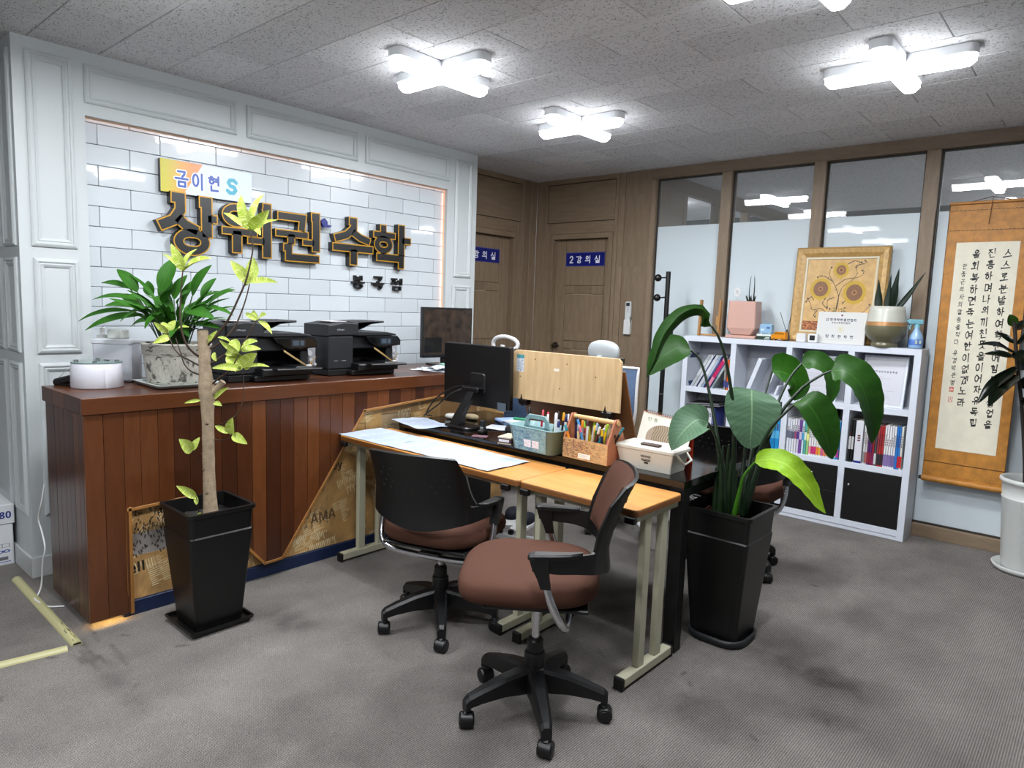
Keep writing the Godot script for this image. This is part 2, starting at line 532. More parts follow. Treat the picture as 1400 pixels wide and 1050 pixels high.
const BIRD_BLADES := [[[Vector3(-0.080, 1.347, 0.132), Vector3(-0.113, 1.388, 0.169), Vector3(-0.156, 1.371, 0.222), Vector3(-0.197, 1.294, 0.283), Vector3(-0.227, 1.189, 0.312), Vector3(-0.258, 1.126, 0.322)], 0.045, Vector3(-0.444, 0.492, 0.749), 0.95, "dark"],
	[[Vector3(-0.256, 1.231, -0.044), Vector3(-0.291, 1.240, 0.013), Vector3(-0.322, 1.207, 0.072), Vector3(-0.344, 1.161, 0.111), Vector3(-0.356, 1.117, 0.142)], 0.072, Vector3(0.557, 0.656, 0.510), 0.25, "dark"],
	[[Vector3(-0.033, 0.960, 0.204), Vector3(-0.055, 0.973, 0.247), Vector3(-0.067, 0.954, 0.301), Vector3(-0.084, 0.910, 0.349), Vector3(-0.100, 0.857, 0.372)], 0.074, Vector3(0.263, 0.439, 0.859), 0.30, "grey"],
	[[Vector3(0.043, 1.089, -0.029), Vector3(0.059, 1.044, 0.003), Vector3(0.069, 0.985, 0.016), Vector3(0.074, 0.919, 0.023), Vector3(0.073, 0.844, 0.021)], 0.118, Vector3(0.638, 0.231, 0.735), 0.10, "grey"],
	[[Vector3(0.021, 1.148, -0.301), Vector3(0.042, 1.148, -0.333), Vector3(0.072, 1.129, -0.382), Vector3(0.093, 1.082, -0.407), Vector3(0.095, 1.016, -0.399)], 0.095, Vector3(0.646, 0.616, 0.450), 0.30, "mid"],
	[[Vector3(0.137, 1.193, -0.329), Vector3(0.182, 1.202, -0.343), Vector3(0.227, 1.170, -0.364), Vector3(0.252, 1.102, -0.362), Vector3(0.259, 1.014, -0.341)], 0.075, Vector3(0.835, 0.521, 0.176), 0.28, "dark"],
	[[Vector3(0.315, 1.185, -0.149), Vector3(0.368, 1.186, -0.156), Vector3(0.423, 1.138, -0.170), Vector3(0.459, 1.041, -0.186), Vector3(0.477, 0.901, -0.207)], 0.110, Vector3(0.842, 0.476, 0.256), 0.22, "dark"],
	[[Vector3(0.253, 1.068, 0.017), Vector3(0.290, 1.062, 0.026), Vector3(0.329, 1.008, 0.013), Vector3(0.363, 0.929, -0.005), Vector3(0.385, 0.849, -0.025)], 0.088, Vector3(0.791, 0.426, 0.440), 0.26, "dark"],
	[[Vector3(0.125, 0.808, 0.089), Vector3(0.171, 0.825, 0.072), Vector3(0.244, 0.813, 0.064), Vector3(0.317, 0.749, 0.049), Vector3(0.362, 0.679, 0.034), Vector3(0.390, 0.640, 0.015)], 0.062, Vector3(0.730, 0.549, 0.406), 0.18, "lime"]]
const RUBBER_STEM := [Vector3(-0.027, 0.358, 0.075), Vector3(-0.054, 0.601, 0.063), Vector3(-0.081, 0.803, 0.055), Vector3(-0.109, 0.985, 0.052), Vector3(-0.136, 1.127, 0.054), Vector3(-0.157, 1.248, 0.055), Vector3(-0.171, 1.349, 0.051), Vector3(-0.183, 1.410, 0.052)]
const RUBBER_LEAVES := [[Vector3(-0.138, 1.119, 0.057), Vector3(-0.226, 0.947, 0.294), 0.049],
	[Vector3(-0.140, 1.167, 0.052), Vector3(-0.287, 0.949, 0.213), 0.041],
	[Vector3(-0.156, 1.240, 0.055), Vector3(-0.296, 1.285, 0.305), 0.025],
	[Vector3(-0.157, 1.216, 0.059), Vector3(-0.305, 1.221, 0.054), 0.027],
	[Vector3(-0.164, 1.289, 0.055), Vector3(-0.264, 1.344, -0.001), 0.018],
	[Vector3(-0.180, 1.386, 0.054), Vector3(-0.205, 1.450, 0.066), 0.029],
	[Vector3(-0.158, 1.289, 0.049), Vector3(-0.064, 1.355, 0.090), 0.029],
	[Vector3(-0.157, 1.248, 0.055), Vector3(-0.077, 1.179, 0.195), 0.041],
	[Vector3(-0.121, 1.046, 0.054), Vector3(-0.031, 1.091, -0.033), 0.045],
	[Vector3(-0.138, 1.147, 0.053), Vector3(-0.035, 1.208, -0.180), 0.049],
	[Vector3(-0.109, 0.985, 0.052), Vector3(0.008, 0.942, 0.090), 0.049],
	[Vector3(-0.175, 1.361, 0.053), Vector3(-0.119, 1.414, -0.138), 0.029]]
const LILY_LEAVES := [[Vector3(-0.168, 0.343, 0.126), Vector3(-0.328, 0.284, 0.315), 0.021],
	[Vector3(-0.095, 0.329, 0.105), Vector3(-0.242, 0.247, 0.312), 0.026],
	[Vector3(-0.185, 0.430, 0.101), Vector3(-0.269, 0.537, 0.159), 0.038],
	[Vector3(-0.267, 0.446, 0.103), Vector3(-0.376, 0.469, 0.195), 0.025],
	[Vector3(-0.117, 0.396, 0.127), Vector3(-0.231, 0.389, 0.281), 0.027],
	[Vector3(-0.058, 0.363, 0.134), Vector3(-0.141, 0.365, 0.259), 0.027],
	[Vector3(-0.184, 0.415, 0.036), Vector3(-0.207, 0.488, 0.045), 0.032],
	[Vector3(-0.102, 0.434, 0.027), Vector3(-0.116, 0.605, -0.053), 0.045],
	[Vector3(-0.103, 0.401, -0.033), Vector3(-0.119, 0.524, -0.105), 0.035],
	[Vector3(0.012, 0.422, -0.070), Vector3(0.117, 0.571, -0.118), 0.035],
	[Vector3(-0.002, 0.405, -0.122), Vector3(-0.010, 0.514, -0.199), 0.028],
	[Vector3(0.069, 0.372, -0.113), Vector3(0.165, 0.460, -0.210), 0.045],
	[Vector3(0.080, 0.378, -0.057), Vector3(0.225, 0.444, -0.127), 0.027],
	[Vector3(0.125, 0.356, -0.053), Vector3(0.286, 0.339, -0.137), 0.027],
	[Vector3(0.095, 0.354, 0.001), Vector3(0.252, 0.323, -0.065), 0.037],
	[Vector3(0.013, 0.366, 0.097), Vector3(-0.016, 0.297, 0.240), 0.037],
	[Vector3(0.074, 0.352, 0.074), Vector3(0.092, 0.270, 0.177), 0.037],
	[Vector3(-0.035, 0.381, 0.110), Vector3(-0.049, 0.412, 0.198), 0.034],
	[Vector3(0.037, 0.384, 0.074), Vector3(0.109, 0.452, 0.054), 0.034],
	[Vector3(0.066, 0.386, 0.021), Vector3(0.154, 0.445, 0.002), 0.037],
	[Vector3(0.067, 0.335, 0.055), Vector3(-0.013, 0.416, 0.086), 0.037],
	[Vector3(0.094, 0.337, -0.022), Vector3(0.200, 0.392, -0.070), 0.034],
	[Vector3(0.088, 0.303, 0.015), Vector3(0.160, 0.234, 0.096), 0.027],
	[Vector3(-0.016, 0.327, -0.099), Vector3(-0.010, 0.379, -0.205), 0.032],
	[Vector3(-0.235, 0.343, 0.051), Vector3(-0.381, 0.419, 0.113), 0.032],
	[Vector3(-0.193, 0.381, -0.018), Vector3(-0.232, 0.536, -0.062), 0.039],
	[Vector3(-0.125, 0.373, -0.077), Vector3(-0.119, 0.513, -0.170), 0.036],
	[Vector3(0.011, 0.300, 0.016), Vector3(0.146, 0.232, 0.002), 0.024],
	[Vector3(0.013, 0.283, -0.050), Vector3(0.181, 0.273, -0.129), 0.024],
	[Vector3(-0.159, 0.300, 0.031), Vector3(-0.302, 0.258, 0.096), 0.025]]


# ---------------------------------------------------------------- camera, light, room
func _ready():
	rng.seed = 4
	var cam := Camera3D.new()
	cam.name = "camera"
	cam.position = Vector3(0, 1.4036, 0)
	cam.rotation = Vector3(-0.113592, 0.71952, 0.0349268)
	cam.fov = rad_to_deg(2.0 * atan(525.0 / 940.98))
	cam.near = 0.05
	cam.far = 60.0
	add_child(cam)
	cam.current = true
	var env := Environment.new()
	env.background_mode = Environment.BG_COLOR
	env.background_color = Color(0.02, 0.022, 0.025)
	env.tonemap_mode = Environment.TONE_MAPPER_LINEAR
	env.tonemap_exposure = EXPOSURE
	env.sdfgi_enabled = true
	env.ssao_enabled = true
	env.ssil_enabled = true
	var we := WorldEnvironment.new()
	we.name = "environment"
	we.environment = env
	add_child(we)
	ceiling_lights()
	room()
	sign_wall()
	door_walls()
	glass_wall()
	next_room()
	counter()
	desks()
	chairs()
	bookcase()
	plants()
	small_things()

const EXPOSURE := 1.64
const LAMP := .84
const GLOW := 14.0

func ceiling_lights():
	# crossed strip lights: white housing, glowing diffusers, and a lamp of the same size under each diffuser bar
	var house := mat("lamp housing", Color(.86, .87, .88), .4)
	var glow := mat("lamp diffuser", Color(.95, .97, 1.0), .4)
	glow.emission_enabled = true
	glow.emission = Color(.97, .985, 1.0)
	glow.emission_energy_multiplier = GLOW
	var proto: Node3D
	var spots := [
		[Vector3(-2.59, CEIL, -2.36), "crossed strip ceiling light above the sign wall, nearest the white wall's middle"],
		[Vector3(-2.60, CEIL, -3.51), "crossed strip ceiling light in front of the wooden doors, smallest of the crosses in view"],
		[Vector3(-0.86, CEIL, -3.49), "crossed strip ceiling light above the bookcase and glass partition"],
		[Vector3(-0.85, CEIL, -2.35), "crossed strip ceiling light cut by the top edge right of the picture's middle"],
		[Vector3(-2.61, CEIL, -0.92), "crossed ceiling light cut by the top edge above the white wall's left end"],
		[Vector3(-0.85, CEIL, -0.92), "crossed strip ceiling light overhead, outside the picture"],
		[Vector3(-2.61, CEIL, 0.6), "crossed strip ceiling light behind the camera on the left"],
		[Vector3(-0.85, CEIL, 0.6), "crossed strip ceiling light behind the camera"],
		[Vector3(0.2, CEIL, -6.9), "crossed strip ceiling light in the room behind the glass, farther right"],
		[Vector3(1.6, CEIL, -6.9), "crossed strip ceiling light at the right of the room behind the glass"],
		[Vector3(0.3, CEIL, -8.4), "crossed strip ceiling light at the back of the room behind the glass"],
		[Vector3(-3.8, CEIL, -6.6), "crossed strip ceiling light in the farthest classroom, beyond two glass partitions"],
	]
	for s in spots:
		var at: Vector3 = s[0]
		if proto == null:
			proto = thing("ceiling_light", s[1], "ceiling light", at, 0, "crossed strip ceiling lights")
			var hm := MB.new()
			var dm := MB.new()
			for k in 2:
				var bs := Basis(Vector3.UP, PI / 2 * k)
				# prism axes: x along the bar, y across, front pointing down
				var dn := Basis(bs * Vector3.RIGHT, bs * Vector3.BACK, Vector3.DOWN)
				hm.xf = Transform3D(dn, Vector3.ZERO)
				hm.prism(rrect(.61, .092, .03), 0.001 + k * .0002, .040 + k * .0002, .003)
				dm.xf = Transform3D(dn, Vector3.ZERO)
				dm.prism(rrect(.600, .082, .036, 8), .0395, .078 + k * .0003, .018)
			part("housing", hm, house, proto)
			part("diffuser", dm, glow, proto)
			var cm := MB.new()
			for sx in [-1, 1]:
				for q in [[.2, 0], [.09, 0]]:
					cm.box(Vector3(sx * q[0], -.040, .045), Vector3(.008, .008, .006), .002)
					cm.box(Vector3(.045, -.040, sx * q[0]), Vector3(.006, .008, .008), .002)
			part("clip", cm, mat("lamp clip", Color(.9, .9, .9), .3), proto)
		else:
			dup(proto, at, 0, s[1])
		for k in 2:
			var l := AreaLight3D.new()
			l.name = "ceiling_lamp"
			l.area_size = Vector2(.58, .066) if k == 0 else Vector2(.066, .58)
			l.light_energy = LAMP
			l.light_color = Color(.97, .985, 1.0)
			l.area_range = 12.0
			l.shadow_enabled = true
			add_child(l, true)
			l.position = at + Vector3(0, -.0815 - .0004 * k, 0)
			l.rotation.x = -PI / 2

func room():
	# floor
	var fl := ArrayMesh.new()
	var arr := []
	arr.resize(Mesh.ARRAY_MAX)
	var x0 := -6.5; var x1 := 3.6; var z0 := -9.2; var z1 := 3.2
	arr[Mesh.ARRAY_VERTEX] = PackedVector3Array([Vector3(x0, 0, z0), Vector3(x1, 0, z0), Vector3(x1, 0, z1), Vector3(x0, 0, z1)])
	arr[Mesh.ARRAY_NORMAL] = PackedVector3Array([Vector3.UP, Vector3.UP, Vector3.UP, Vector3.UP])
	var uv := PackedVector2Array(); var uv2 := PackedVector2Array()
	for p in arr[Mesh.ARRAY_VERTEX]:
		uv.append(Vector2(p.x, p.z) / 0.46)
		uv2.append(Vector2((p.x + 5.0) / 6.4, (p.z + 6.4) / 6.4))
	arr[Mesh.ARRAY_TEX_UV] = uv
	arr[Mesh.ARRAY_TEX_UV2] = uv2
	arr[Mesh.ARRAY_INDEX] = PackedInt32Array([0, 1, 2, 0, 2, 3])
	fl.add_surface_from_arrays(Mesh.PRIMITIVE_TRIANGLES, arr)
	var cm := mat("carpet", Color(.86, .85, .845), .95)
	cm.albedo_texture = ImageTexture.create_from_image(carpet_image())
	cm.heightmap_enabled = true
	cm.heightmap_texture = cm.albedo_texture
	cm.heightmap_scale = .6
	cm.metallic_specular = .2
	cm.detail_enabled = true
	cm.detail_blend_mode = BaseMaterial3D.BLEND_MODE_MUL
	cm.detail_albedo = ImageTexture.create_from_image(stain_image())
	cm.detail_uv_layer = BaseMaterial3D.DETAIL_UV_2
	var floor_ := setting("floor", "grey ribbed office carpet with dark scuffs and worn patches", "floor")
	part("carpet", fl, cm, floor_)
	var sb := MB.new()
	sb.box2(Vector3(x0, -.12, z0), Vector3(x1, -.002, z1))
	part("slab", sb, mat("concrete", Color(.4, .4, .4), .9), floor_)
	# ceiling: slab and individual mineral tiles, running bond
	var ceil_ := setting("ceiling", "suspended ceiling of grey fissured mineral tiles laid in running bond", "ceiling")
	var cb := MB.new()
	cb.box2(Vector3(x0, CEIL + .010, z0), Vector3(x1, CEIL + .14, z1))
	part("slab", cb, mat("ceiling board", Color(.30, .30, .30), .95), ceil_)
	var tex := ImageTexture.create_from_image(ceiling_image())
	var tones := []
	for i in 4:
		tones.append(tri_mat("ceiling tile %d" % i, tex, Color(.97, .97, .98).darkened([.0, .02, .04, .06][i]), .9, 1.0 / 1.25, true, .4))
	var LX := .5973
	var LZ := .2975
	var tile := MB.new()
	tile.box(Vector3(0, .006, 0), Vector3(LX - .0022, .012, LZ - .0022), .0030)
	var part_tile := MB.new()
	part_tile.box(Vector3(0, .006, 0), Vector3(LX - .0022, .012, .2123), .0030)
	var pm := part_tile.done()
	var tm := tile.done()
	var rest := MB.new()
	var r := RandomNumberGenerator.new()
	r.seed = 77
	for k in range(-18, 22):
		var zc := -1.569 - .2975 * k - LZ / 2   # row k lies behind z = -1.569 - .2975 k
		if zc < -9.1 or zc > 3.1: continue
		var ph := -3.3135 if posmod(k, 2) == 0 else -3.3135 + LX / 2
		for j in range(-6, 12):
			var xc := ph + LX * j + LX / 2
			if xc < x0 + .3 or xc > x1 - .3: continue
			var vis := zc > ZB and zc < -.15 and xc > -4.5 and xc < .75 and (zc < -1.0 or xc < -1.2)
			if absf(zc - ZB) < .16:
				if zc > ZB and xc > -4.5 and xc < .75:
					part("ceiling_tile", pm, tones[r.randi() % 4], ceil_).position = Vector3(xc, CEIL, zc + LZ / 2 - .1073)
				continue
			if vis:
				var t := part("ceiling_tile", tm, tones[r.randi() % 4], ceil_)
				t.position = Vector3(xc, CEIL, zc)
				t.rotation.y = PI * (r.randi() % 2)
			elif zc < ZB or true:
				rest.box(Vector3(xc, CEIL + .006, zc), Vector3(LX - .0014, .012, LZ - .0014), .0016)
	var strip := MB.new()
	strip.box2(Vector3(x0, CEIL, ZB - .32), Vector3(x1, CEIL + .012, ZB))
	part("edge_strip", strip, tones[1], ceil_)
	var rs := part("far_tiles", rest, tones[0], ceil_)
	rs.set_meta("kind", "stuff")
	# outer walls that close the room
	var paint := mat("grey white paint", Color(.78, .79, .80), .7)
	var w := MB.new()
	w.box2(Vector3(x1, 0, z0), Vector3(x1 + .15, CEIL, z1))
	part("plaster", w, paint, setting("wall_right", "plain pale wall closing the room on the right", "wall"))
	w = MB.new()
	w.box2(Vector3(x0, 0, z1), Vector3(x1, CEIL, z1 + .15))
	part("plaster", w, paint, setting("wall_rear", "plain pale wall behind the camera", "wall"))
	w = MB.new()
	w.box2(Vector3(x0 - .15, 0, z0), Vector3(x0, CEIL, z1))
	part("plaster", w, paint, setting("wall_far_left", "plain pale wall at the left end of the lobby", "wall"))

# raised picture-frame moulding on a wall; local x right, y out of the wall, z down
func moulding(mb: MB, o: Vector3, right: Vector3, out: Vector3, w: float, h: float, wide := .042, high := .014):
	mb.xf = Transform3D(Basis(right, out, Vector3.DOWN), o)
	var prof := [[0.0, 0.0], [0.0, .5], [.14, .78], [.3, 1.0], [.42, 1.0], [.5, .62], [.62, .55], [.72, .8], [.85, .6], [1.0, .35], [1.0, 0.0]]
	var secs := []
	for p in prof:
		var i: float = p[0] * wide
		var y: float = p[1] * high
		var hw := w / 2 - i
		var hh := h / 2 - i
		secs.append([Vector3(-hw, y, hh), Vector3(hw, y, hh), Vector3(hw, y, -hh), Vector3(-hw, y, -hh)])
	mb.loft(secs)
	mb.xf = Transform3D.IDENTITY

func sign_wall():
	var wall := setting("wall_left", "white panelled wall framing a recess of glossy white brick tiles", "wall")
	var white := mat("white lacquer", Color(.715, .735, .74), .40)
	var zl := -.913; var zr := -3.917; var ol := -1.204; var orr := -3.606; var ot := 2.247; var ob := .86
	var m := MB.new()
	m.box2(Vector3(XD, 0, ol), Vector3(XW, CEIL, zl))
	m.box2(Vector3(XD, 0, zr), Vector3(XW, CEIL, orr))
	m.box2(Vector3(XD, ot, orr), Vector3(XW, CEIL, ol))
	m.box2(Vector3(XD, 0, orr), Vector3(XW, ob, ol))
	m.box2(Vector3(XD, ob, orr), Vector3(-3.915, ot, ol))
	part("carcass", m, white, wall)
	# mouldings: header panels, left and right pier panels
	var R := Vector3(0, 0, -1)
	var O := Vector3(1, 0, 0)
	for p in [[-1.203, -1.970, 2.306, 2.487], [-2.030, -2.797, 2.306, 2.487], [-2.858, -3.621, 2.306, 2.487],
			[-.962, -1.152, 1.603, 2.490], [-.966, -1.154, 1.096, 1.549], [-.969, -1.154, .30, 1.050],
			[-3.680, -3.866, 1.604, 2.480], [-3.672, -3.866, 1.096, 1.545], [-3.672, -3.866, .30, 1.050]]:
		var mm := MB.new()
		moulding(mm, Vector3(XW, (p[2] + p[3]) / 2, (p[0] + p[1]) / 2), R, O, absf(p[0] - p[1]), p[3] - p[2], .034 if p[3] > 2.4 and absf(p[0] - p[1]) > .5 else .040)
		part("panel_moulding", mm, white, wall)
	# tiles 298 x 98 mm with recessed dark joints, 8 mm proud, cut at the ends
	var grout := MB.new()
	grout.box2(Vector3(-3.9149, ob, orr + .0005), Vector3(-3.9085, ot - .0005, ol - .0005))
	part("grout", grout, mat("grout", Color(.22, .22, .23), .9), wall)
	var glaze := []
	for i in 3:
		var g := mat("tile glaze %d" % i, Color(.735, .76, .78).darkened([0.0, .018, .035][i]), .30)
		g.clearcoat_enabled = true
		g.clearcoat = .45
		g.clearcoat_roughness = .04
		glaze.append(g)
	var cache := {}
	var r := RandomNumberGenerator.new()
	r.seed = 8
	for row in range(-1, 14):
		var y1 := 2.225 - .1 * row
		var y0 := y1 - .1
		if row == -1: y1 = ot; y0 = 2.225
		if y0 < ob - .02: continue
		var ph := -1.266 if posmod(row, 2) == 0 else -1.415
		for j in range(-1, 9):
			var za := minf(ph - .3 * j, ol)
			var zb := maxf(ph - .3 * (j + 1), orr)
			if za - zb < .012: continue
			var key := "%.3f %.3f" % [za - zb, y1 - y0]
			if not cache.has(key):
				var t := MB.new()
				t.box(Vector3.ZERO, Vector3(.008, y1 - y0 - .0022, za - zb - .0022), .0022)
				cache[key] = t.done()
			var n := part("tile", cache[key], glaze[r.randi() % 3], wall)
			n.position = Vector3(-3.9055, (y0 + y1) / 2, (za + zb) / 2)
			n.rotation = Vector3(r.randf_range(-.006, .006), 0, r.randf_range(-.006, .006))
	# warm light strips hidden in the top and the right reveal
	var warm := mat("warm light strip", Color(1, .8, .6), .5)
	warm.emission_enabled = true
	warm.emission = Color(.80, .62, .54)
	warm.emission_energy_multiplier = .05
	var s := MB.new()
	s.box2(Vector3(-3.9005, ot - .004, orr), Vector3(-3.8945, ot, ol))
	part("light_strip", s, warm, wall)
	s = MB.new()
	s.box2(Vector3(-3.9005, 1.0, orr), Vector3(-3.8945, ot, orr + .004))
	part("light_strip", s, warm, wall)
	for q in [[Vector3(-3.8935, ot - .006, (ol + orr) / 2), Vector2(.006, 2.4), 0.010, Vector3(-PI / 2, 0, 0)], [Vector3(-3.8935, 1.62, orr + .006), Vector2(.006, 1.2), 0.02, Vector3(0, PI, 0)]]:
		var l := AreaLight3D.new()
		l.name = "reveal_lamp"
		l.area_size = q[1]
		l.light_energy = q[2]
		l.light_color = Color(1.0, .62, .42)
		l.shadow_enabled = true
		add_child(l, true)
		l.position = q[0]
		l.rotation = q[3]
	var bb := MB.new()
	bb.box2(Vector3(XW, 0, zr), Vector3(XW + .014, .1, zl + .014), .002)
	bb.box2(Vector3(XD, 0, zl), Vector3(XW + .014, .1, zl + .014), .002)
	part("skirting", bb, mat("white skirting", Color(.72, .73, .73), .45), setting("baseboard_left", "white skirting board round the foot of the panelled wall", "baseboard"))
	# side wall running left from the corner, same panelling
	var side := setting("wall_lobby", "dim white panelled side wall left of the sign wall corner", "wall")
	var sw := MB.new()
	sw.box2(Vector3(-6.5, 0, zl - .2), Vector3(XD, CEIL, zl))
	part("plaster", sw, white, side)
	for p in [[-3.905, -4.095, 1.603, 2.487], [-3.905, -4.095, 1.10, 1.549], [-3.905, -4.095, .30, 1.05], [-4.165, -4.62, 1.603, 2.487], [-4.165, -4.62, 1.10, 1.549], [-4.165, -4.62, .30, 1.05]]:
		var mm := MB.new()
		moulding(mm, Vector3((p[0] + p[1]) / 2, (p[2] + p[3]) / 2, zl), Vector3(1, 0, 0), Vector3(0, 0, 1), absf(p[0] - p[1]), p[3] - p[2], .036)
		part("panel_moulding", mm, white, side)
	sign_letters()

func sign_letters():
	var black := mat("letter black", Color(.035, .035, .04), .35)
	var gold := mat("letter gold", Color(.68, .50, .11), .35, .3)
	var B := Basis(Vector3(0, 0, -1), Vector3(0, 1, 0), Vector3(1, 0, 0))
	var P := func(a: Array) -> Array:
		var o := []
		for i in range(0, a.size(), 2): o.append(Vector2(a[i], a[i + 1]))
		return o
	# strokes in metres, x right, y up, from the lower left corner of the letter's box
	var big := [
		["상", "directly under the signboard, leftmost of the five", Vector2(-1.519, 1.626), [[P.call([.075, .290, .125, .290, .125, .225, .090, .170, .012, .132]), .052], [P.call([.105, .190, .150, .150, .222, .120]), .05], [P.call([.225, .283, .268, .283, .268, .088]), .056], [P.call([.268, .195, .330, .195]), .040], [ring_ellipse(Vector2(.186, .062), Vector2(.072, .048), 22), .046]]],
		["위", "partly covered by the tree's top lime leaves", Vector2(-1.856, 1.630), [[ring_ellipse(Vector2(.100, .230), Vector2(.060, .044), 22), .038], [P.call([.014, .140, .232, .140]), .036], [P.call([.105, .150, .105, .016]), .052], [P.call([.262, .292, .290, .292, .290, .0]), .052], [P.call([.165, .098, .28, .098]), .034]]],
		["권", "with a small blue cap on its right arm", Vector2(-2.191, 1.630), [[P.call([.022, .262, .195, .262, .185, .180]), .042], [P.call([.008, .160, .235, .160]), .036], [P.call([.115, .165, .115, .095]), .044], [P.call([.252, .278, .288, .278, .288, .062]), .050], [P.call([.190, .118, .28, .118]), .032], [P.call([.060, .078, .098, .078, .098, .020, .315, .020]), .042]]],
		["수", "first after the gap, roof over a T", Vector2(-2.599, 1.630), [[P.call([.125, .285, .165, .285, .165, .245, .110, .195, .015, .165]), .046], [P.call([.150, .222, .215, .185, .300, .162]), .044], [P.call([.0, .112, .325, .112]), .044], [P.call([.165, .112, .165, .0]), .052]]],
		["학", "rightmost of the five, above the small black letters", Vector2(-2.904, 1.630), [[P.call([.075, .268, .105, .268, .105, .235]), .040], [P.call([.018, .222, .210, .222]), .038], [ring_ellipse(Vector2(.105, .158), Vector2(.056, .040), 20), .040], [P.call([.232, .278, .262, .278, .262, .090]), .050], [P.call([.262, .198, .350, .198]), .040], [P.call([.045, .072, .262, .072, .262, .0]), .046]]],
	]
	for g in big:
		var o := thing("sign_letter", "large raised black letter edged in gold, " + g[1], "sign letter", Vector3(-3.9015, g[2].y, g[2].x), 0, "black and gold sign letters")
		for layer in [["letter_body", black, 0.0, .046, 0.0], ["gold_edge", gold, .046, .048, 0.0], ["letter_face", black, .048, .0495, -.014]]:
			var mb := MB.new()
			mb.xf = Transform3D(B, Vector3.ZERO)
			for s in g[3]:
				var w: float = s[1] + .011 + layer[4]
				var pts: Array = s[0]
				if layer[4] < 0 and not (pts[0].distance_to(pts[-1]) < .0001):
					pts = pts.duplicate()
					pts[0] = pts[0] + (pts[1] - pts[0]).normalized() * .007
					pts[-1] = pts[-1] + (pts[-2] - pts[-1]).normalized() * .007
				solid_strokes(mb, [pts], w, layer[2], layer[3])
			part(layer[0], mb, layer[1], o)
		if g[0] == "권":
			var cap := MB.new()
			cap.xf = Transform3D(B, Vector3.ZERO)
			cap.prism(PackedVector2Array([Vector2(.318, .262), Vector2(.352, .282), Vector2(.372, .262), Vector2(.372, .232), Vector2(.340, .225)]), .030, .0505, .002)
			cap.prism(PackedVector2Array([Vector2(.345, .246), Vector2(.405, .240), Vector2(.385, .226), Vector2(.34, .226)]), .030, .0515, .001)
			part("blue_cap", cap, mat("cap blue", Color(.05, .09, .42), .4), o, "small blue cap on the letter's arm")
	var small := [["봉", Vector2(-2.765, 1.472), "left"], ["곡", Vector2(-2.931, 1.472), "middle"], ["점", Vector2(-3.097, 1.470), "right"]]
	for g in small:
		var mb := MB.new()
		mb.xf = Transform3D(B, Vector3.ZERO)
		var st := []
		for s in fit_strokes(syllable(g[0]), Rect2(.010, .010, .100, .086)):
			var q := []
			for p in s: q.append(Vector2(p.x, .106 - p.y))
			st.append(q)
		solid_strokes(mb, st, .0125, 0, .024)
		solo("small_sign_letter", mb, black, "%s one of the three small black letters under the large gold edged letters" % g[2], "sign letter", Vector3(-3.9015, g[1].y, g[1].x), 0, "small black branch name letters")
	# printed signboard
	var sb := thing("signboard", "small printed signboard with yellow and orange corner and blue Hangul", "sign", Vector3(-3.9015, 2.026, -1.808))
	var b := MB.new()
	b.xf = Transform3D(B, Vector3.ZERO)
	b.prism(rrect(.512, .172, .003), 0, .026)
	part("backing", b, black, sb)
	b = MB.new()
	b.xf = Transform3D(B, Vector3(.026, 0, 0))
	b.prism(rrect(.510, .170, .002), 0, .002)
	part("printed_face", b, tex_mat("signboard print", board_image(), .35), sb)

func ring_ellipse(c: Vector2, r: Vector2, n: int) -> Array:
	var o := []
	for i in n: o.append(c + Vector2(cos(TAU * i / n) * r.x, sin(TAU * i / n) * r.y))
	o.append(o[0])
	return o

var wood_v: Texture2D
var wood_h: Texture2D

func woods():
	if wood_v: return
	wood_v = ImageTexture.create_from_image(wood_image(256, 512, 11, .6))
	wood_h = ImageTexture.create_from_image(wood_image(512, 256, 12, .6, true))

func taupe(i := 0) -> Material:
	woods()
	return tri_mat("taupe wood %d" % i, wood_v, Color(.585, .50, .405).darkened([0.0, .05, .1][i]), .5, 1.7)

func taupe_h(i := 0) -> Material:
	woods()
	return tri_mat("taupe wood across %d" % i, wood_h, Color(.585, .50, .405).darkened([0.0, .06, .1][i]), .5, 1.7)

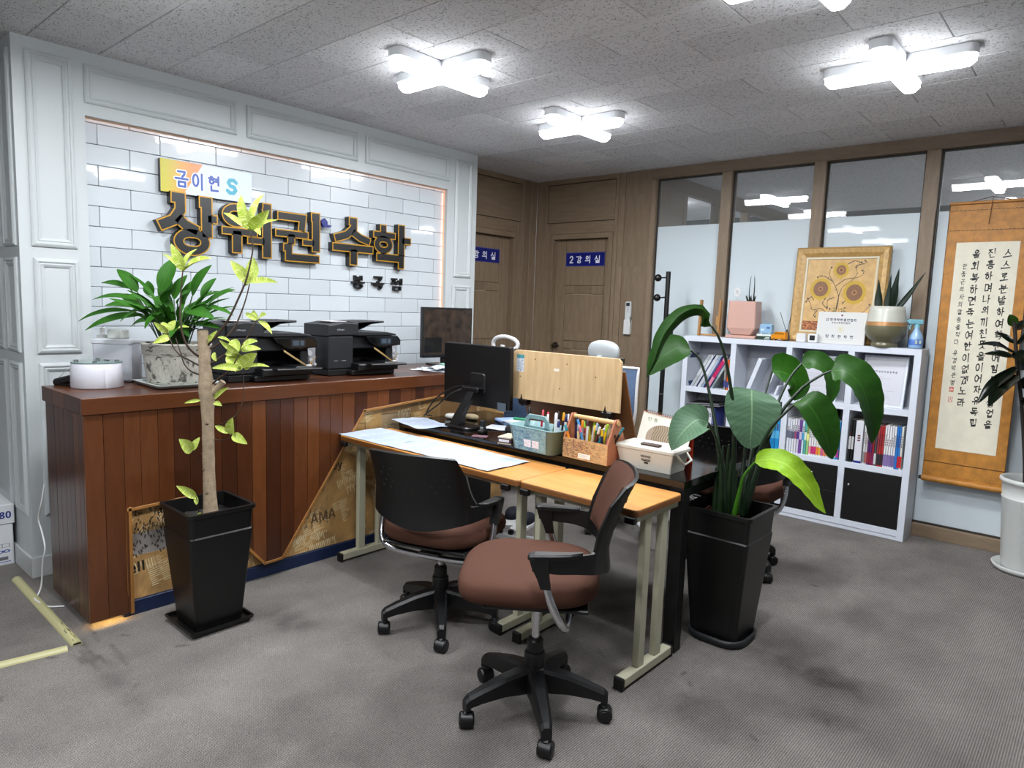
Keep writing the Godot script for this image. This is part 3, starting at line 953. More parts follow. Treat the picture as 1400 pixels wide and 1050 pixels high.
# a panelled door unit drawn in its own plane: x right, y up, z out of the wall
func door_unit(dr: Node3D, xf: Transform3D, L: float, Rr: float, sign_img: Image, handle_x: float, mirror: bool):
	# leaf, 30 mm behind the jamb face, made of stiles and inset boards with open grooves
	var gl := L + .11 if not mirror else L + .105
	var gr := Rr - .062 if not mirror else Rr - .13
	var top := 2.013
	var boards := [[L, 0.0, gl - .0025, top], [gr + .0025, 0.0, Rr, top]]
	var z0 := -.055
	for q in [[gl, 1.602, gr, top], [gl, 1.527, gl + .10, 1.598], [gl + .30, 1.527, gr, 1.598], [gl, 1.100, gr, 1.523], [gl, 1.022, gl + .10, 1.096], [gl + .30, 1.022, gr, 1.096], [gl, .50, gr, 1.018], [gl, .0, gr, .496]]:
		boards.append([q[0] + .0025, q[1] + .002, q[2] - .0025, q[3] - .002])
	var back := MB.new()
	back.xf = xf
	back.box2(Vector3(L, 0, z0 - .03), Vector3(Rr, top, z0 - .012))
	part("door_core", back, mat("pale groove", Color(.62, .55, .46), .6), dr)
	for b in boards:
		var m := MB.new()
		m.xf = xf
		m.box2(Vector3(b[0], b[1], z0 - .012), Vector3(b[2], b[3], z0), .0015)
		part("door_board", m, taupe(0), dr)
	for y in [1.527, 1.022]:
		var m := MB.new()
		m.xf = xf
		m.box2(Vector3(gl + .104, y + .004, z0 - .012), Vector3(gl + .296, y + .070, z0 - .006), .003)
		part("inset_block", m, taupe(1), dr)
	var h := MB.new()
	h.xf = xf
	h.cyl(Vector3(handle_x, 1.05, z0), Vector3(handle_x, 1.05, z0 + .012), .030, .027, 20)
	h.cyl(Vector3(handle_x, 1.05, z0 + .012), Vector3(handle_x, 1.05, z0 + .05), .011, .011, 12)
	var sg := -1.0 if mirror else 1.0
	h.tube([Vector3(handle_x, 1.05, z0 + .048), Vector3(handle_x + sg * .03, 1.052, z0 + .052), Vector3(handle_x + sg * .075, 1.048, z0 + .05)], [.012, .011, .008], 8)
	part("door_handle", h, mat("bronze handle", Color(.30, .27, .25), .3, .8), dr)
	var s := MB.new()
	s.xf = xf
	var sx := (gl + gr) / 2
	s.xf = xf * Transform3D(Basis.IDENTITY, Vector3(sx, 1.837, z0))
	s.prism(rrect(gr - gl - .004, .122, .002), 0, .003)
	part("room_sign", s, tex_mat("door sign %s" % dr.name, sign_img, .35), dr, "blue room number sign with white writing")

func door_walls():
	woods()
	# plane z = ZB, from the corner to the glass
	var wb := setting("wall_back", "taupe wood panelled wall with the second classroom door", "wall")
	var I := Transform3D(Basis.IDENTITY, Vector3(0, 0, ZB))
	var L := -3.983; var Rr := -3.385
	var pieces := [
		[-4.195, 0.0, -4.105, CEIL, 0.0, 0], [-4.101, 0.0, L - .048, 2.160, 0.0, 0], [L - .045, 0.0, L, 2.060, .006, 1],
		[Rr, 0.0, Rr + .045, 2.060, .006, 1], [Rr + .048, 0.0, -3.300, 2.160, 0.0, 0],
		[L - .0, 2.015, Rr + .0, 2.060, .006, 2], [L - .045, 2.062, Rr + .045, 2.160, 0.0, 2],
		[-4.101, 2.505, -3.300, CEIL, 0.0, 2], [-4.101, 2.160, -4.070, 2.505, 0.0, 0], [-3.330, 2.160, -3.300, 2.505, 0.0, 0],
		[-3.296, 0.0, -3.236, CEIL, 0.0, 0], [-3.232, 0.0, -2.985, CEIL, 0.0, 1]]
	for p in pieces:
		var m := MB.new()
		m.xf = I
		m.box2(Vector3(p[0], p[1], -.10), Vector3(p[2], p[3], p[4]), .0015)
		part("wood_panel", m, taupe_h(0) if p[5] == 2 else taupe(p[5]), wb)
	var tp := MB.new()
	tp.xf = I
	tp.box2(Vector3(-4.064, 2.166, -.09), Vector3(-3.336, 2.499, -.006), .002)
	part("transom_panel", tp, taupe_h(0), wb)
	var bk := MB.new()
	bk.xf = I
	bk.box2(Vector3(-4.195, 0, -.16), Vector3(-2.985, CEIL, -.10))
	part("backing", bk, mat("dark joint", Color(.10, .085, .07), .8), wb)
	var d2 := setting("door_2", "taupe wood door with blue sign reading 2 강의실", "door")
	door_unit(d2, I, L, Rr, door_sign_image("2"), -3.955, false)
	# plane x = XD, first door; its local x runs towards the back wall (-z)
	var wd := setting("wall_passage", "taupe wood panelled wall with the first classroom door, left of the corner", "wall")
	var X := Transform3D(Basis(Vector3(0, 0, -1), Vector3(0, 1, 0), Vector3(1, 0, 0)), Vector3(XD, 0, 0))
	var l1 := 4.055; var r1 := 4.748
	for p in [[3.80, 0.0, 3.950, CEIL, 0.0, 0], [3.954, 0.0, l1 - .048, 2.160, 0.0, 0], [l1 - .045, 0.0, l1, 2.060, .006, 1], [r1, 0.0, r1 + .045, 2.060, .006, 1],
			[r1 + .048, 0.0, 4.872, 2.160, 0.0, 0], [l1, 2.015, r1, 2.060, .006, 2], [l1 - .045, 2.062, r1 + .045, 2.160, 0.0, 2], [3.954, 2.500, 4.872, CEIL, 0.0, 2],
			[3.954, 2.160, 3.98, 2.500, 0.0, 0], [4.842, 2.160, 4.872, 2.500, 0.0, 0], [4.876, 0.0, 4.960, CEIL, 0.0, 1], [4.964, 0.0, 5.056, CEIL, 0.0, 0]]:
		var m := MB.new()
		m.xf = X
		m.box2(Vector3(p[0], p[1], -.10), Vector3(p[2], p[3], p[4]), .0015)
		part("wood_panel", m, taupe_h(0) if p[5] == 2 else taupe(p[5]), wd)
	tp = MB.new()
	tp.xf = X
	tp.box2(Vector3(3.985, 2.166, -.09), Vector3(4.836, 2.494, -.006), .002)
	part("transom_panel", tp, taupe_h(0), wd)
	bk = MB.new()
	bk.xf = X
	bk.box2(Vector3(3.80, 0, -.16), Vector3(5.056, CEIL, -.10))
	part("backing", bk, mat("dark joint"), wd)
	var d1 := setting("door_1", "taupe wood door with blue sign reading 1 강의실, half hidden by the white wall", "door")
	door_unit(d1, X, l1, r1, door_sign_image("1"), 4.09, true)
	var hid := MB.new()
	hid.box2(Vector3(-6.5, 0, ZB - .1), Vector3(XD - .16, CEIL, ZB))
	part("plaster", hid, mat("grey white paint"), setting("wall_inner", "hidden wall closing the space behind the first door", "wall"))

func frosted() -> Material:
	var m := mat("frosted film", Color(.82, .86, .88), .55)
	m.clearcoat_enabled = true
	m.clearcoat = .45
	m.clearcoat_roughness = .02
	m.backlight_enabled = true
	m.backlight = Color(.5, .52, .54)
	return m

func clear_glass() -> Material:
	var g := mat("clear glass", Color(.93, .97, .97, .04), .0)
	g.transparency = BaseMaterial3D.TRANSPARENCY_ALPHA
	return g

func glass_wall():
	var posts := [[-2.985, -2.945], [-2.384, -2.303], [-1.708, -1.630], [-1.026, -.947], [-.345, -.265], [.34, .42], [1.02, 1.10], [1.70, 1.78], [2.38, 2.46], [3.06, 3.14], [3.56, 3.6]]
	var top := 2.452
	var rails := setting("trim_1", "taupe wood head rail and sill of the glass partition", "trim")
	var m := MB.new()
	m.box2(Vector3(-2.985, top + .012, ZB - .10), Vector3(3.6, CEIL, ZB), .0015)
	part("head_rail", m, taupe_h(1), rails)
	m = MB.new()
	m.box2(Vector3(-2.985, 0, ZB - .10), Vector3(3.6, .080, ZB + .006), .002)
	part("sill", m, taupe_h(0), rails)
	for i in posts.size():
		m = MB.new()
		m.box2(Vector3(posts[i][0], .080, ZB - .10), Vector3(posts[i][1], top + .012, ZB), .0015)
		part("post", m, taupe(0), rails)
	for i in posts.size() - 1:
		var a: float = posts[i][1]
		var b: float = posts[i + 1][0]
		var w := setting("window_%d" % (i + 1), "", "window")
		w.set_meta("label", ["glass bay beside the wooden door wall, behind the coat stand", "glass bay behind the pink planter", "glass bay behind the sunflower picture", "glass bay behind the hanging scroll", "glass bay right of the scroll"][mini(i, 4)] if i < 5 else "glass bay farther right, outside the picture (%d)" % i)
		var bead := MB.new()
		var zz := ZB - .046
		for q in [[a, .08, a + .012, top + .012], [b - .012, .08, b, top + .012], [a + .012, top, b - .012, top + .012], [a + .012, .08, b - .012, .092]]:
			bead.box2(Vector3(q[0], q[1], zz - .012), Vector3(q[2], q[3], zz + .012), .002)
		part("glazing_bead", bead, mat("bead dark", Color(.16, .14, .12), .5), w)
		var p := MB.new()
		p.box2(Vector3(a + .010, 2.085, zz - .003), Vector3(b - .010, top + .004, zz + .003))
		part("clear_pane", p, clear_glass(), w)
		p = MB.new()
		p.box2(Vector3(a + .010, .088, zz - .003), Vector3(b - .010, 2.085, zz + .003))
		part("frosted_pane", p, frosted(), w)

func next_room():
	var paint := mat("pale paint", Color(.80, .81, .82), .7)
	var far := setting("wall_next_room", "pale far wall of the room behind the glass", "wall")
	var m := MB.new()
	m.box2(Vector3(-6.5, 0, -9.2), Vector3(3.6, CEIL, -9.05))
	part("plaster", m, paint, far)
	m = MB.new()
	m.box2(Vector3(-4.7, 0, -9.05), Vector3(-4.6, CEIL, ZB - .1))
	part("plaster", m, paint, setting("wall_far_side", "pale side wall of the farthest classroom", "wall"))
	# wooden partition with panes running back on the left of that room
	var sp := setting("wall_partition", "taupe wood and glass partition running back behind the first glass bay", "wall")
	var xs := -2.97
	m = MB.new()
	m.box2(Vector3(xs - .08, 2.43, -9.05), Vector3(xs, CEIL, ZB - .1), .002)
	m.box2(Vector3(xs - .08, 0, -9.05), Vector3(xs, .9, ZB - .1), .002)
	part("rail", m, taupe_h(1), sp)
	var zp := [-5.16, -5.62, -6.30, -6.98, -7.66, -8.34, -9.02]
	for i in zp.size():
		m = MB.new()
		m.box2(Vector3(xs - .08, .9, zp[i] - (.42 if i == 0 else .035)), Vector3(xs, 2.43, zp[i] + .035), .002)
		part("post", m, taupe(1), sp)
	for i in zp.size() - 1:
		var za: float = zp[i] - (.42 if i == 0 else .035)
		m = MB.new()
		m.box2(Vector3(xs - .045, .9, zp[i + 1] + .035), Vector3(xs - .04, 2.05, za))
		part("frosted_pane", m, frosted(), sp)
		m = MB.new()
		m.box2(Vector3(xs - .045, 2.05, zp[i + 1] + .035), Vector3(xs - .04, 2.43, za))
		part("clear_pane", m, clear_glass(), sp)

func red_wood(i: int, across := false) -> Material:
	woods()
	var c := [Color(.375, .205, .10), Color(.315, .165, .082), Color(.44, .25, .125), Color(.275, .142, .075), Color(.405, .228, .118)]
	return tri_mat("counter wood %d %s" % [i, across], wood_h if across else wood_v, c[i], .28, 2.2)

func counter():
	var s0 := .915; var s1 := 3.50
	var o := thing("reception_counter", "long reddish wooden reception counter with zigzag plank front before the tile wall", "counter")
	# local front frame: x = -z of the world, y up, z out of the front
	var X := Transform3D(Basis(Vector3(0, 0, -1), Vector3(0, 1, 0), Vector3(1, 0, 0)), Vector3.ZERO)
	var body := MB.new()
	body.box2(Vector3(-3.56, .02, -s1 + .01), Vector3(-3.130, .905, -s0 - .025))
	part("carcass", body, mat("counter carcass", Color(.12, .08, .06), .7), o)
	var zig := PackedVector2Array([Vector2(s0, .030), Vector2(1.073, .030), Vector2(1.073, .490), Vector2(1.342, .500), Vector2(1.696, .090), Vector2(1.788, .094), Vector2(2.286, .805), Vector2(2.846, .842), Vector2(s1, .868), Vector2(s1, .905), Vector2(s0, .905)])
	var r := RandomNumberGenerator.new()
	r.seed = 21
	var s := s0
	while s < s1 - .005:
		var e := minf(s + [.072, .076, .066, .078, .07][r.randi() % 5], s1)
		if s > 2.15: e = minf(s + [.05, .072, .03, .066, .082][r.randi() % 5], s1)
		var rect := PackedVector2Array([Vector2(s + .0007, 0), Vector2(e - .0007, 0), Vector2(e - .0007, 1), Vector2(s + .0007, 1)])
		for pl in Geometry2D.intersect_polygons(rect, zig):
			var m := MB.new()
			m.xf = X
			m.prism(pl, -3.100, -3.080 + r.randf_range(-.0006, .0006), .0012)
			part("plank", m, red_wood(r.randi() % 5), o)
		s = e
	# end planks
	var x := -3.575
	while x < -3.085:
		var e := minf(x + [.06, .05, .075, .066][r.randi() % 4], -3.1005)
		if e - x < .01: break
		var m := MB.new()
		m.box2(Vector3(x + .0007, .030, -s0 - .02), Vector3(e - .0007, .905, -s0 - r.randf() * .0008), .0012)
		part("plank", m, red_wood([1, 3, 1, 3, 0][r.randi() % 5]), o)
		x = e
	# top boards and front lip
	var rear := MB.new()
	rear.box2(Vector3(-3.735, .925, -s1 - .01), Vector3(-3.601, CT - .0005, -1.085), .0015)
	part("rear_board", rear, red_wood(1, true), o)
	var xb := [-3.60, -3.45, -3.29, -3.098]
	for i in 3:
		var m := MB.new()
		m.box2(Vector3(xb[i] + .0006, .907, -s1 - .01), Vector3(xb[i + 1] - .0006, CT, -s0 + .006), .0015)
		part("top_board", m, red_wood([1, 0, 3][i], true), o)
	var lip := MB.new()
	lip.box2(Vector3(-3.0975, .9055, -s1 - .01), Vector3(-3.072, CT, -s0 + .006), .002)
	part("front_lip", lip, red_wood(0, true), o)
	# cardboard collage panel, blue base, edging
	var cp := MB.new()
	cp.xf = X
	cp.prism(PackedVector2Array([Vector2(1.05, .066), Vector2(s1 - .01, .066), Vector2(s1 - .01, .905), Vector2(1.05, .905)]), -3.136, -3.124)
	part("collage_panel", cp, tex_mat("cardboard collage", collage_image(), .55, .6), o)
	var base := MB.new()
	base.box2(Vector3(-3.14, 0, -s1 + .01), Vector3(-3.112, .064, -1.055), .002)
	part("base_strip", base, mat("navy base", Color(.05, .115, .25), .5), o)
	var kick := MB.new()
	kick.box2(Vector3(-3.54, 0, -s1 + .02), Vector3(-3.15, .03, -1.0))
	part("kick_base", kick, mat("counter carcass"), o)
	for i in range(1, 8):
		var a := zig[i]
		var b := zig[i + 1]
		var d := (b - a).normalized()
		var n := Vector2(d.y, -d.x)
		var m := MB.new()
		m.xf = X
		m.prism(PackedVector2Array([a - d * .006, b + d * .006, b + d * .006 + n * .013, a - d * .006 + n * .013]), -3.124, -3.077, .001)
		part("edging", m, tri_mat("edging wood", wood_v, Color(.66, .45, .22), .4, 2.0), o)
	# printed letters on the collage
	for t in [["orley", 2.035, .500, .058, Color(.20, .16, .11)], ["alu", 1.205, .445, .040, Color(.08, .07, .06)], ["ell", 1.080, .205, .060, Color(.12, .09, .06)], ["AMA", 1.98, .235, .070, Color(.36, .27, .16)]]:
		var tm := TextMesh.new()
		var f := SystemFont.new()
		f.font_names = PackedStringArray(["Droid Sans"])
		f.font_weight = 700
		tm.font = f
		tm.text = t[0]
		tm.font_size = 64
		tm.pixel_size = t[3] / 64.0
		tm.depth = .0006
		tm.horizontal_alignment = HORIZONTAL_ALIGNMENT_LEFT
		var p := part("print", tm, mat("print %s" % t[0], t[4], .6), o)
		p.transform = X * Transform3D(Basis(Vector3(0, 0, 1), .06), Vector3(t[1], t[2], -3.1236))
	# light strips tucked behind the planks
	var amber := mat("amber light strip", Color(1, .8, .5), .5)
	amber.emission_enabled = true
	amber.emission = Color(1.0, .74, .36)
	amber.emission_energy_multiplier = 11.0
	for q in [[Vector2(1.064, .10), Vector2(1.064, .47)], [Vector2(1.09, .510), Vector2(1.33, .518)], [Vector2(1.365, .505), Vector2(1.70, .115)], [Vector2(1.80, .125), Vector2(2.275, .82)], [Vector2(2.30, .822), Vector2(3.40, .875)], [Vector2(.93, .042), Vector2(1.06, .042)]]:
		var a: Vector2 = q[0]
		var b: Vector2 = q[1]
		var d := (b - a).normalized()
		var n := Vector2(d.y, -d.x) * .0025
		var m := MB.new()
		m.xf = X
		var low: bool = b.y < .05
		m.prism(PackedVector2Array([a - n, b - n, b + n, a + n]), -3.108 if not low else -3.112, -3.1025 if not low else -3.104)
		part("light_strip", m, amber, o)
		var l := AreaLight3D.new()
		l.name = "counter_lamp"
		l.area_size = Vector2(.004, a.distance_to(b))
		l.light_energy = .09 * a.distance_to(b) if not low else .014
		l.light_color = Color(1.0, .80, .50)
		l.shadow_enabled = true
		add_child(l, true)
		var y3 := X.basis * Vector3(d.x, d.y, 0)
		var z3 := Vector3(1, 0, 0) if not low else Vector3(0, 1, 0)    # shines along -z of the lamp: onto the collage panel, or down
		l.transform = Transform3D(Basis(y3.cross(z3), y3, z3), X * Vector3((a.x + b.x) / 2, (a.y + b.y) / 2, -3.109) if not low else X * Vector3((a.x + b.x) / 2, .036, -3.108))

# ---------------------------------------------------------------- desks
func table_unit(called_label: String, x0: float, x1: float, z0: float, z1: float, legs: Array) -> Node3D:
	var o := thing("work_table", called_label, "table", Vector3((x0 + x1) / 2, 0, (z0 + z1) / 2), 0, "narrow orange wood tables in front of the black desk")
	woods()
	var w := x1 - x0; var d := z1 - z0
	var flat := Basis(Vector3(1, 0, 0), Vector3(0, 0, -1), Vector3(0, 1, 0))
	var m := MB.new()
	m.xf = Transform3D(flat, Vector3.ZERO)
	m.prism(rrect(w - .001, d - .001, .022, 6), TAB - .0045, TAB, .002)
	part("tabletop", m, tri_mat("orange laminate", wood_h, Color(.86, .60, .32), .35, 1.2), o)
	m = MB.new()
	m.xf = Transform3D(flat, Vector3.ZERO)
	m.prism(rrect(w, d, .022, 6), TAB - .026, TAB - .0046, .003)
	part("edge_band", m, tri_mat("table edge", wood_h, Color(.52, .32, .14), .5, 2.0), o)
	var cream := mat("cream steel", Color(.68, .67, .58), .45)
	var dark := mat("black plastic", Color(.018, .018, .02), .45)
	m = MB.new()
	m.box2(Vector3(-w / 2 + .04, TAB - .070, -d / 2 + .06), Vector3(w / 2 - .04, TAB - .030, -d / 2 + .085), .003)
	m.box2(Vector3(-w / 2 + .03, TAB - .052, d / 2 - .055), Vector3(w / 2 - .03, TAB - .028, d / 2 - .035), .003)
	part("rail", m, cream, o)
	for s in legs:
		var lx: float = s[0] - (x0 + x1) / 2
		var zf := -2.095 - (z0 + z1) / 2
		var zb := -2.469 - (z0 + z1) / 2
		m = MB.new()
		m.box2(Vector3(lx - .016, TAB - .052, zb + .02), Vector3(lx + .016, TAB - .028, zf - .02), .003)
		part("bracket", m, cream, o)
		for q in [[-.135, .022], [-.262, .022]]:
			m = MB.new()
			m.box2(Vector3(lx - .014, .046, zf + q[0] - q[1]), Vector3(lx + .014, TAB - .05, zf + q[0] + q[1]), .003)
			part("leg", m, cream, o)
		m = MB.new()
		m.box2(Vector3(lx - .021, .012, zb + .012), Vector3(lx + .021, .048, zf - .012), .003)
		part("foot", m, cream, o)
		for q in [[zf - .012, zf + .003], [zb - .003, zb + .012]]:
			m = MB.new()
			m.box2(Vector3(lx - .022, .0, q[0]), Vector3(lx + .022, .049, q[1]), .004)
			part("end_cap", m, dark, o)
		m = MB.new()
		m.box2(Vector3(lx - .022, TAB - .053, zf - .034), Vector3(lx + .022, TAB - .027, zf - .012), .003)
		part("corner_cap", m, dark, o)
	return o

func desks():
	table_unit("longer orange wood table covered with printed sheets, its left end by the counter", -3.07, -1.805, -2.465, -2.118, [[-3.025, 0], [-1.872, 0]])
	table_unit("shorter orange wood table with a bare top, beside the tall leafy plant", -1.800, -1.237, -2.465, -2.118, [[-1.765, 0], [-1.262, 0]])
	var o := thing("desk", "glossy black office desk behind the orange tables", "desk")
	var gloss := mat("black gloss", Color(.025, .021, .02), .12)
	var dark := mat("black plastic")
	var m := MB.new()
	m.box2(Vector3(-3.03, DESK - .030, -3.20), Vector3(-1.245, DESK, -2.490), .002)
	part("desktop", m, gloss, o)
	for p in [[-1.275, -2.52], [-3.0, -2.52], [-1.275, -3.17], [-3.0, -3.17]]:
		m = MB.new()
		m.box2(Vector3(p[0] - .028, 0, p[1] - .028), Vector3(p[0] + .028, DESK - .03, p[1] + .028), .002)
		part("leg", m, dark, o)
	m = MB.new()
	m.box2(Vector3(-2.97, DESK - .075, -2.53), Vector3(-1.30, DESK - .03, -2.505), .002)
	m.box2(Vector3(-2.97, DESK - .075, -3.185), Vector3(-1.30, DESK - .03, -3.16), .002)
	m.box2(Vector3(-1.29, DESK - .075, -3.15), Vector3(-1.262, DESK - .03, -2.54), .002)
	part("rail", m, dark, o)

# ---------------------------------------------------------------- chairs
func make_chair(label: String, at: Vector3, turn: float, drop: float, star: float) -> Node3D:
	# faces -z; origin on the floor under the column
	var o := thing("office_chair", label, "chair", at, turn, "brown and black swivel chairs")
	var black := mat("chair plastic", Color(.020, .021, .026), .42)
	var brown := mat("brown seat fabric", Color(.295, .192, .152), .85)
	brown.metallic_specular = .25
	var chrome := mat("chrome", Color(.80, .80, .82), .18, 1.0)
	var m := MB.new()
	m.lathe([Vector2(.0, .075), Vector2(.040, .078), Vector2(.046, .10), Vector2(.044, .165), Vector2(.036, .170), Vector2(.036, .215), Vector2(.034, .222), Vector2(.028, .224), Vector2(.028, .262), Vector2(.024, .268), Vector2(0, .268)], 20, Vector3.ZERO, true)
	part("column_cover", m, black, o)
	m = MB.new()
	m.cyl(Vector3(0, .262, 0), Vector3(0, .475 - drop, 0), .0135, .0135, 16)
	part("gas_lift", m, chrome, o)
	for k in 5:
		var a := deg_to_rad(star + 72.0 * k) + turn
		var d := Vector3(cos(a), 0, sin(a))
		var sd := Vector3(-sin(a), 0, cos(a))
		m = MB.new()
		var secs := []
		for q in [[.034, .168, .085, .030], [.12, .152, .090, .026], [.20, .128, .083, .022], [.245, .112, .074, .019], [.258, .100, .058, .017]]:
			var c: Vector3 = d * q[0]
			var hw: float = q[3]
			var t: float = q[1]
			var b: float = q[2]
			secs.append([c - sd * hw + Vector3(0, b, 0), c - sd * hw + Vector3(0, t - .010, 0), c - sd * (hw - .009) + Vector3(0, t, 0), c + sd * (hw - .009) + Vector3(0, t, 0), c + sd * hw + Vector3(0, t - .010, 0), c + sd * hw + Vector3(0, b, 0)])
		m.loft(secs)
		m.fan(secs[-1])
		m.cyl(d * .245 + Vector3(0, .05, 0), d * .245 + Vector3(0, .08, 0), .011, .011, 10)
		part("leg", m, black, o)
		m = MB.new()
		var ax := d.rotated(Vector3.UP, 1.1 + k * 1.7)
		var cc := d * .249 + Vector3(0, .027, 0)
		m.cyl(cc - ax * .019, cc + ax * .019, .027, .027, 22)
		for sg in [-1, 1]:
			m.cyl(cc + ax * sg * .019, cc + ax * sg * .024, .027, .0235, 22)
			m.cyl(cc + ax * sg * .024, cc + ax * sg * .0255, .018, .016, 18)
		m.box(cc + Vector3(0, .026, 0), Vector3(.026, .016, .026), .006)
		part("caster", m, black, o)
	# seat
	var y := .058 - drop
	m = MB.new()
	m.cushion(Vector3(0, .447 + y, -.028), Vector3(.243, .052, .235), .58, .56, 40, 14, func(p: Vector3) -> Vector3:
		var k := 1.0 - .10 * smoothstep(.0, .24, p.z)
		var dip := -.014 * (1.0 - clampf(Vector2(p.x / .22, p.z / .22).length_squared(), 0, 1)) if p.y > 0 else 0.0
		return Vector3(p.x * k, p.y + dip - .012 * smoothstep(.10, .24, -p.z), p.z))
	part("seat", m, brown, o)
	m = MB.new()
	m.box2(Vector3(-.19, .388 + y, -.17), Vector3(.19, .402 + y, .17), .004)
	m.box2(Vector3(-.07, .365 + y, -.10), Vector3(.07, .390 + y, .10), .006)
	part("seat_pan", m, black, o)
	m = MB.new()
	m.tube([Vector3(.06, .378 + y, -.02), Vector3(.16, .376 + y, -.03), Vector3(.23, .368 + y, -.05)], .006, 6)
	part("lever", m, black, o)
	# chrome tube from arm to arm, under the seat
	m = MB.new()
	var half := [Vector3(.262, .520, .030), Vector3(.264, .475, .042), Vector3(.262, .425, .062), Vector3(.245, .375, .085), Vector3(.205, .350, .100), Vector3(.12, .342, .106), Vector3(.0, .340, .108)]
	var full := []
	for p in half: full.append(Vector3(-p.x, p.y + y, p.z))
	for k in range(half.size() - 2, -1, -1): full.append(half[k] + Vector3(0, y, 0))
	m.tube(spline(full, 44), .0128, 12)
	part("tube_frame", m, chrome, o)
	m = MB.new()
	m.box2(Vector3(-.05, .342 + y, .0), Vector3(.05, .356 + y, .115), .004)
	part("tube_bracket", m, mat("plated steel", Color(.6, .6, .6), .35, .9), o)
	# one bucket shell: the back panel and, lower down, a band that wraps forward into the arms
	var plan := Curve3D.new()
	for q in [[-.263, -.012], [-.259, .05], [-.247, .115], [-.222, .168], [-.175, .206], [-.095, .229], [0, .236], [.095, .229], [.175, .206], [.222, .168], [.247, .115], [.259, .05], [.263, -.012]]: plan.add_point(Vector3(q[0], 0, q[1]))
	var L := plan.get_baked_length()
	var shell := func(s_: float, v: float, push: float) -> Vector3:
		var p := plan.sample_baked(L * (s_ * .5 + .5), true)
		var q := plan.sample_baked(L * clampf(s_ * .5 + .505, 0, 1), true)
		var r_ := plan.sample_baked(L * clampf(s_ * .5 + .495, 0, 1), true)
		var n := (q - r_).normalized().cross(Vector3.UP)
		var k := smoothstep(.545, .475, absf(s_))
		var high := lerpf(.601, .816 - .010 * pow(absf(s_) / .5, 4.0), k)
		var low := .490 + .054 * smoothstep(.0, .75, absf(s_)) + .008 * smoothstep(.8, 1.0, absf(s_))
		var yy := lerpf(low, high, v)
		var rec := maxf(0.0, yy - .57)
		var out := p - n * push
		return Vector3(out.x * (1.0 - .10 * rec * k), yy + y, out.z + (.25 * rec + .25 * rec * rec) * k - .012 * sin(clampf((yy - .49) / .33, 0, 1) * PI) * k)
	var g := []
	for i in 101:
		var row := []
		for j in 13: row.append(shell.call(-1.0 + i / 50.0, j / 12.0, 0.0))
		g.append(row)
	m = MB.new()
	m.slab(g, .011)
	part("back_shell", m, black, o)
	g = []
	for i in 25:
		var row := []
		for j in 13:
			var u := (-1.0 + i / 12.0)
			var v := j / 12.0
			var edge := smoothstep(.0, .2, 1.0 - absf(u)) * smoothstep(.0, .14, minf(v, 1 - v))
			row.append(shell.call(u * .472, .20 + .785 * v, .009 + .013 * edge))
		g.append(row)
	m = MB.new()
	m.slab(g, .012)
	part("back_pad", m, brown, o)
	m = MB.new()
	for rr in 4:
		for k in 9:
			var u := -.33 + k * .0825 + (.04 if rr % 2 else 0.0)
			if u > .38: continue
			var p: Vector3 = shell.call(u, .50 + rr * .09, -.0052)
			m.cyl(p, p + Vector3(sin(u * 1.6) * .0014, 0, .0016), .0062, .0052, 8)
	part("vent_holes", m, mat("vent black", Color(.004, .004, .005), .9), o)
	for sx in [-1, 1]:
		m = MB.new()
		var pads := []
		for q in [[.236, .604, .140, .006, .012], [.248, .603, .105, .016, .012], [.257, .603, .05, .021, .013], [.262, .603, -.005, .023, .013], [.262, .600, -.020, .019, .010], [.262, .597, -.026, .010, .006]]:
			var c := Vector3(sx * q[0], q[1] + y, q[2])
			var hw: float = q[3]
			var th: float = q[4]
			var loop := [c + Vector3(-hw, -th, 0), c + Vector3(hw, -th, 0), c + Vector3(hw, 0, 0), c + Vector3(hw * .7, .005, 0), c + Vector3(-hw * .7, .005, 0), c + Vector3(-hw, 0, 0)]
			loop.reverse()
			pads.append(loop)
		m.loft(pads)
		m.fan(pads[-1])
		var post := []
		for q in [[.008, .600, .030, .019], [.012, .570, .026, .018], [.024, .530, .018, .0165], [.032, .500, .0155, .0155]]:
			var c := Vector3(sx * .262, q[1] + y, q[0])
			var a: float = q[2]
			var b: float = q[3]
			post.append([c + Vector3(-b, 0, a), c + Vector3(-b, 0, -a), c + Vector3(b, 0, -a), c + Vector3(b, 0, a)])
		m.loft(post)
		m.fan(post[-1], false)
		part("armrest", m, black, o)
	return o

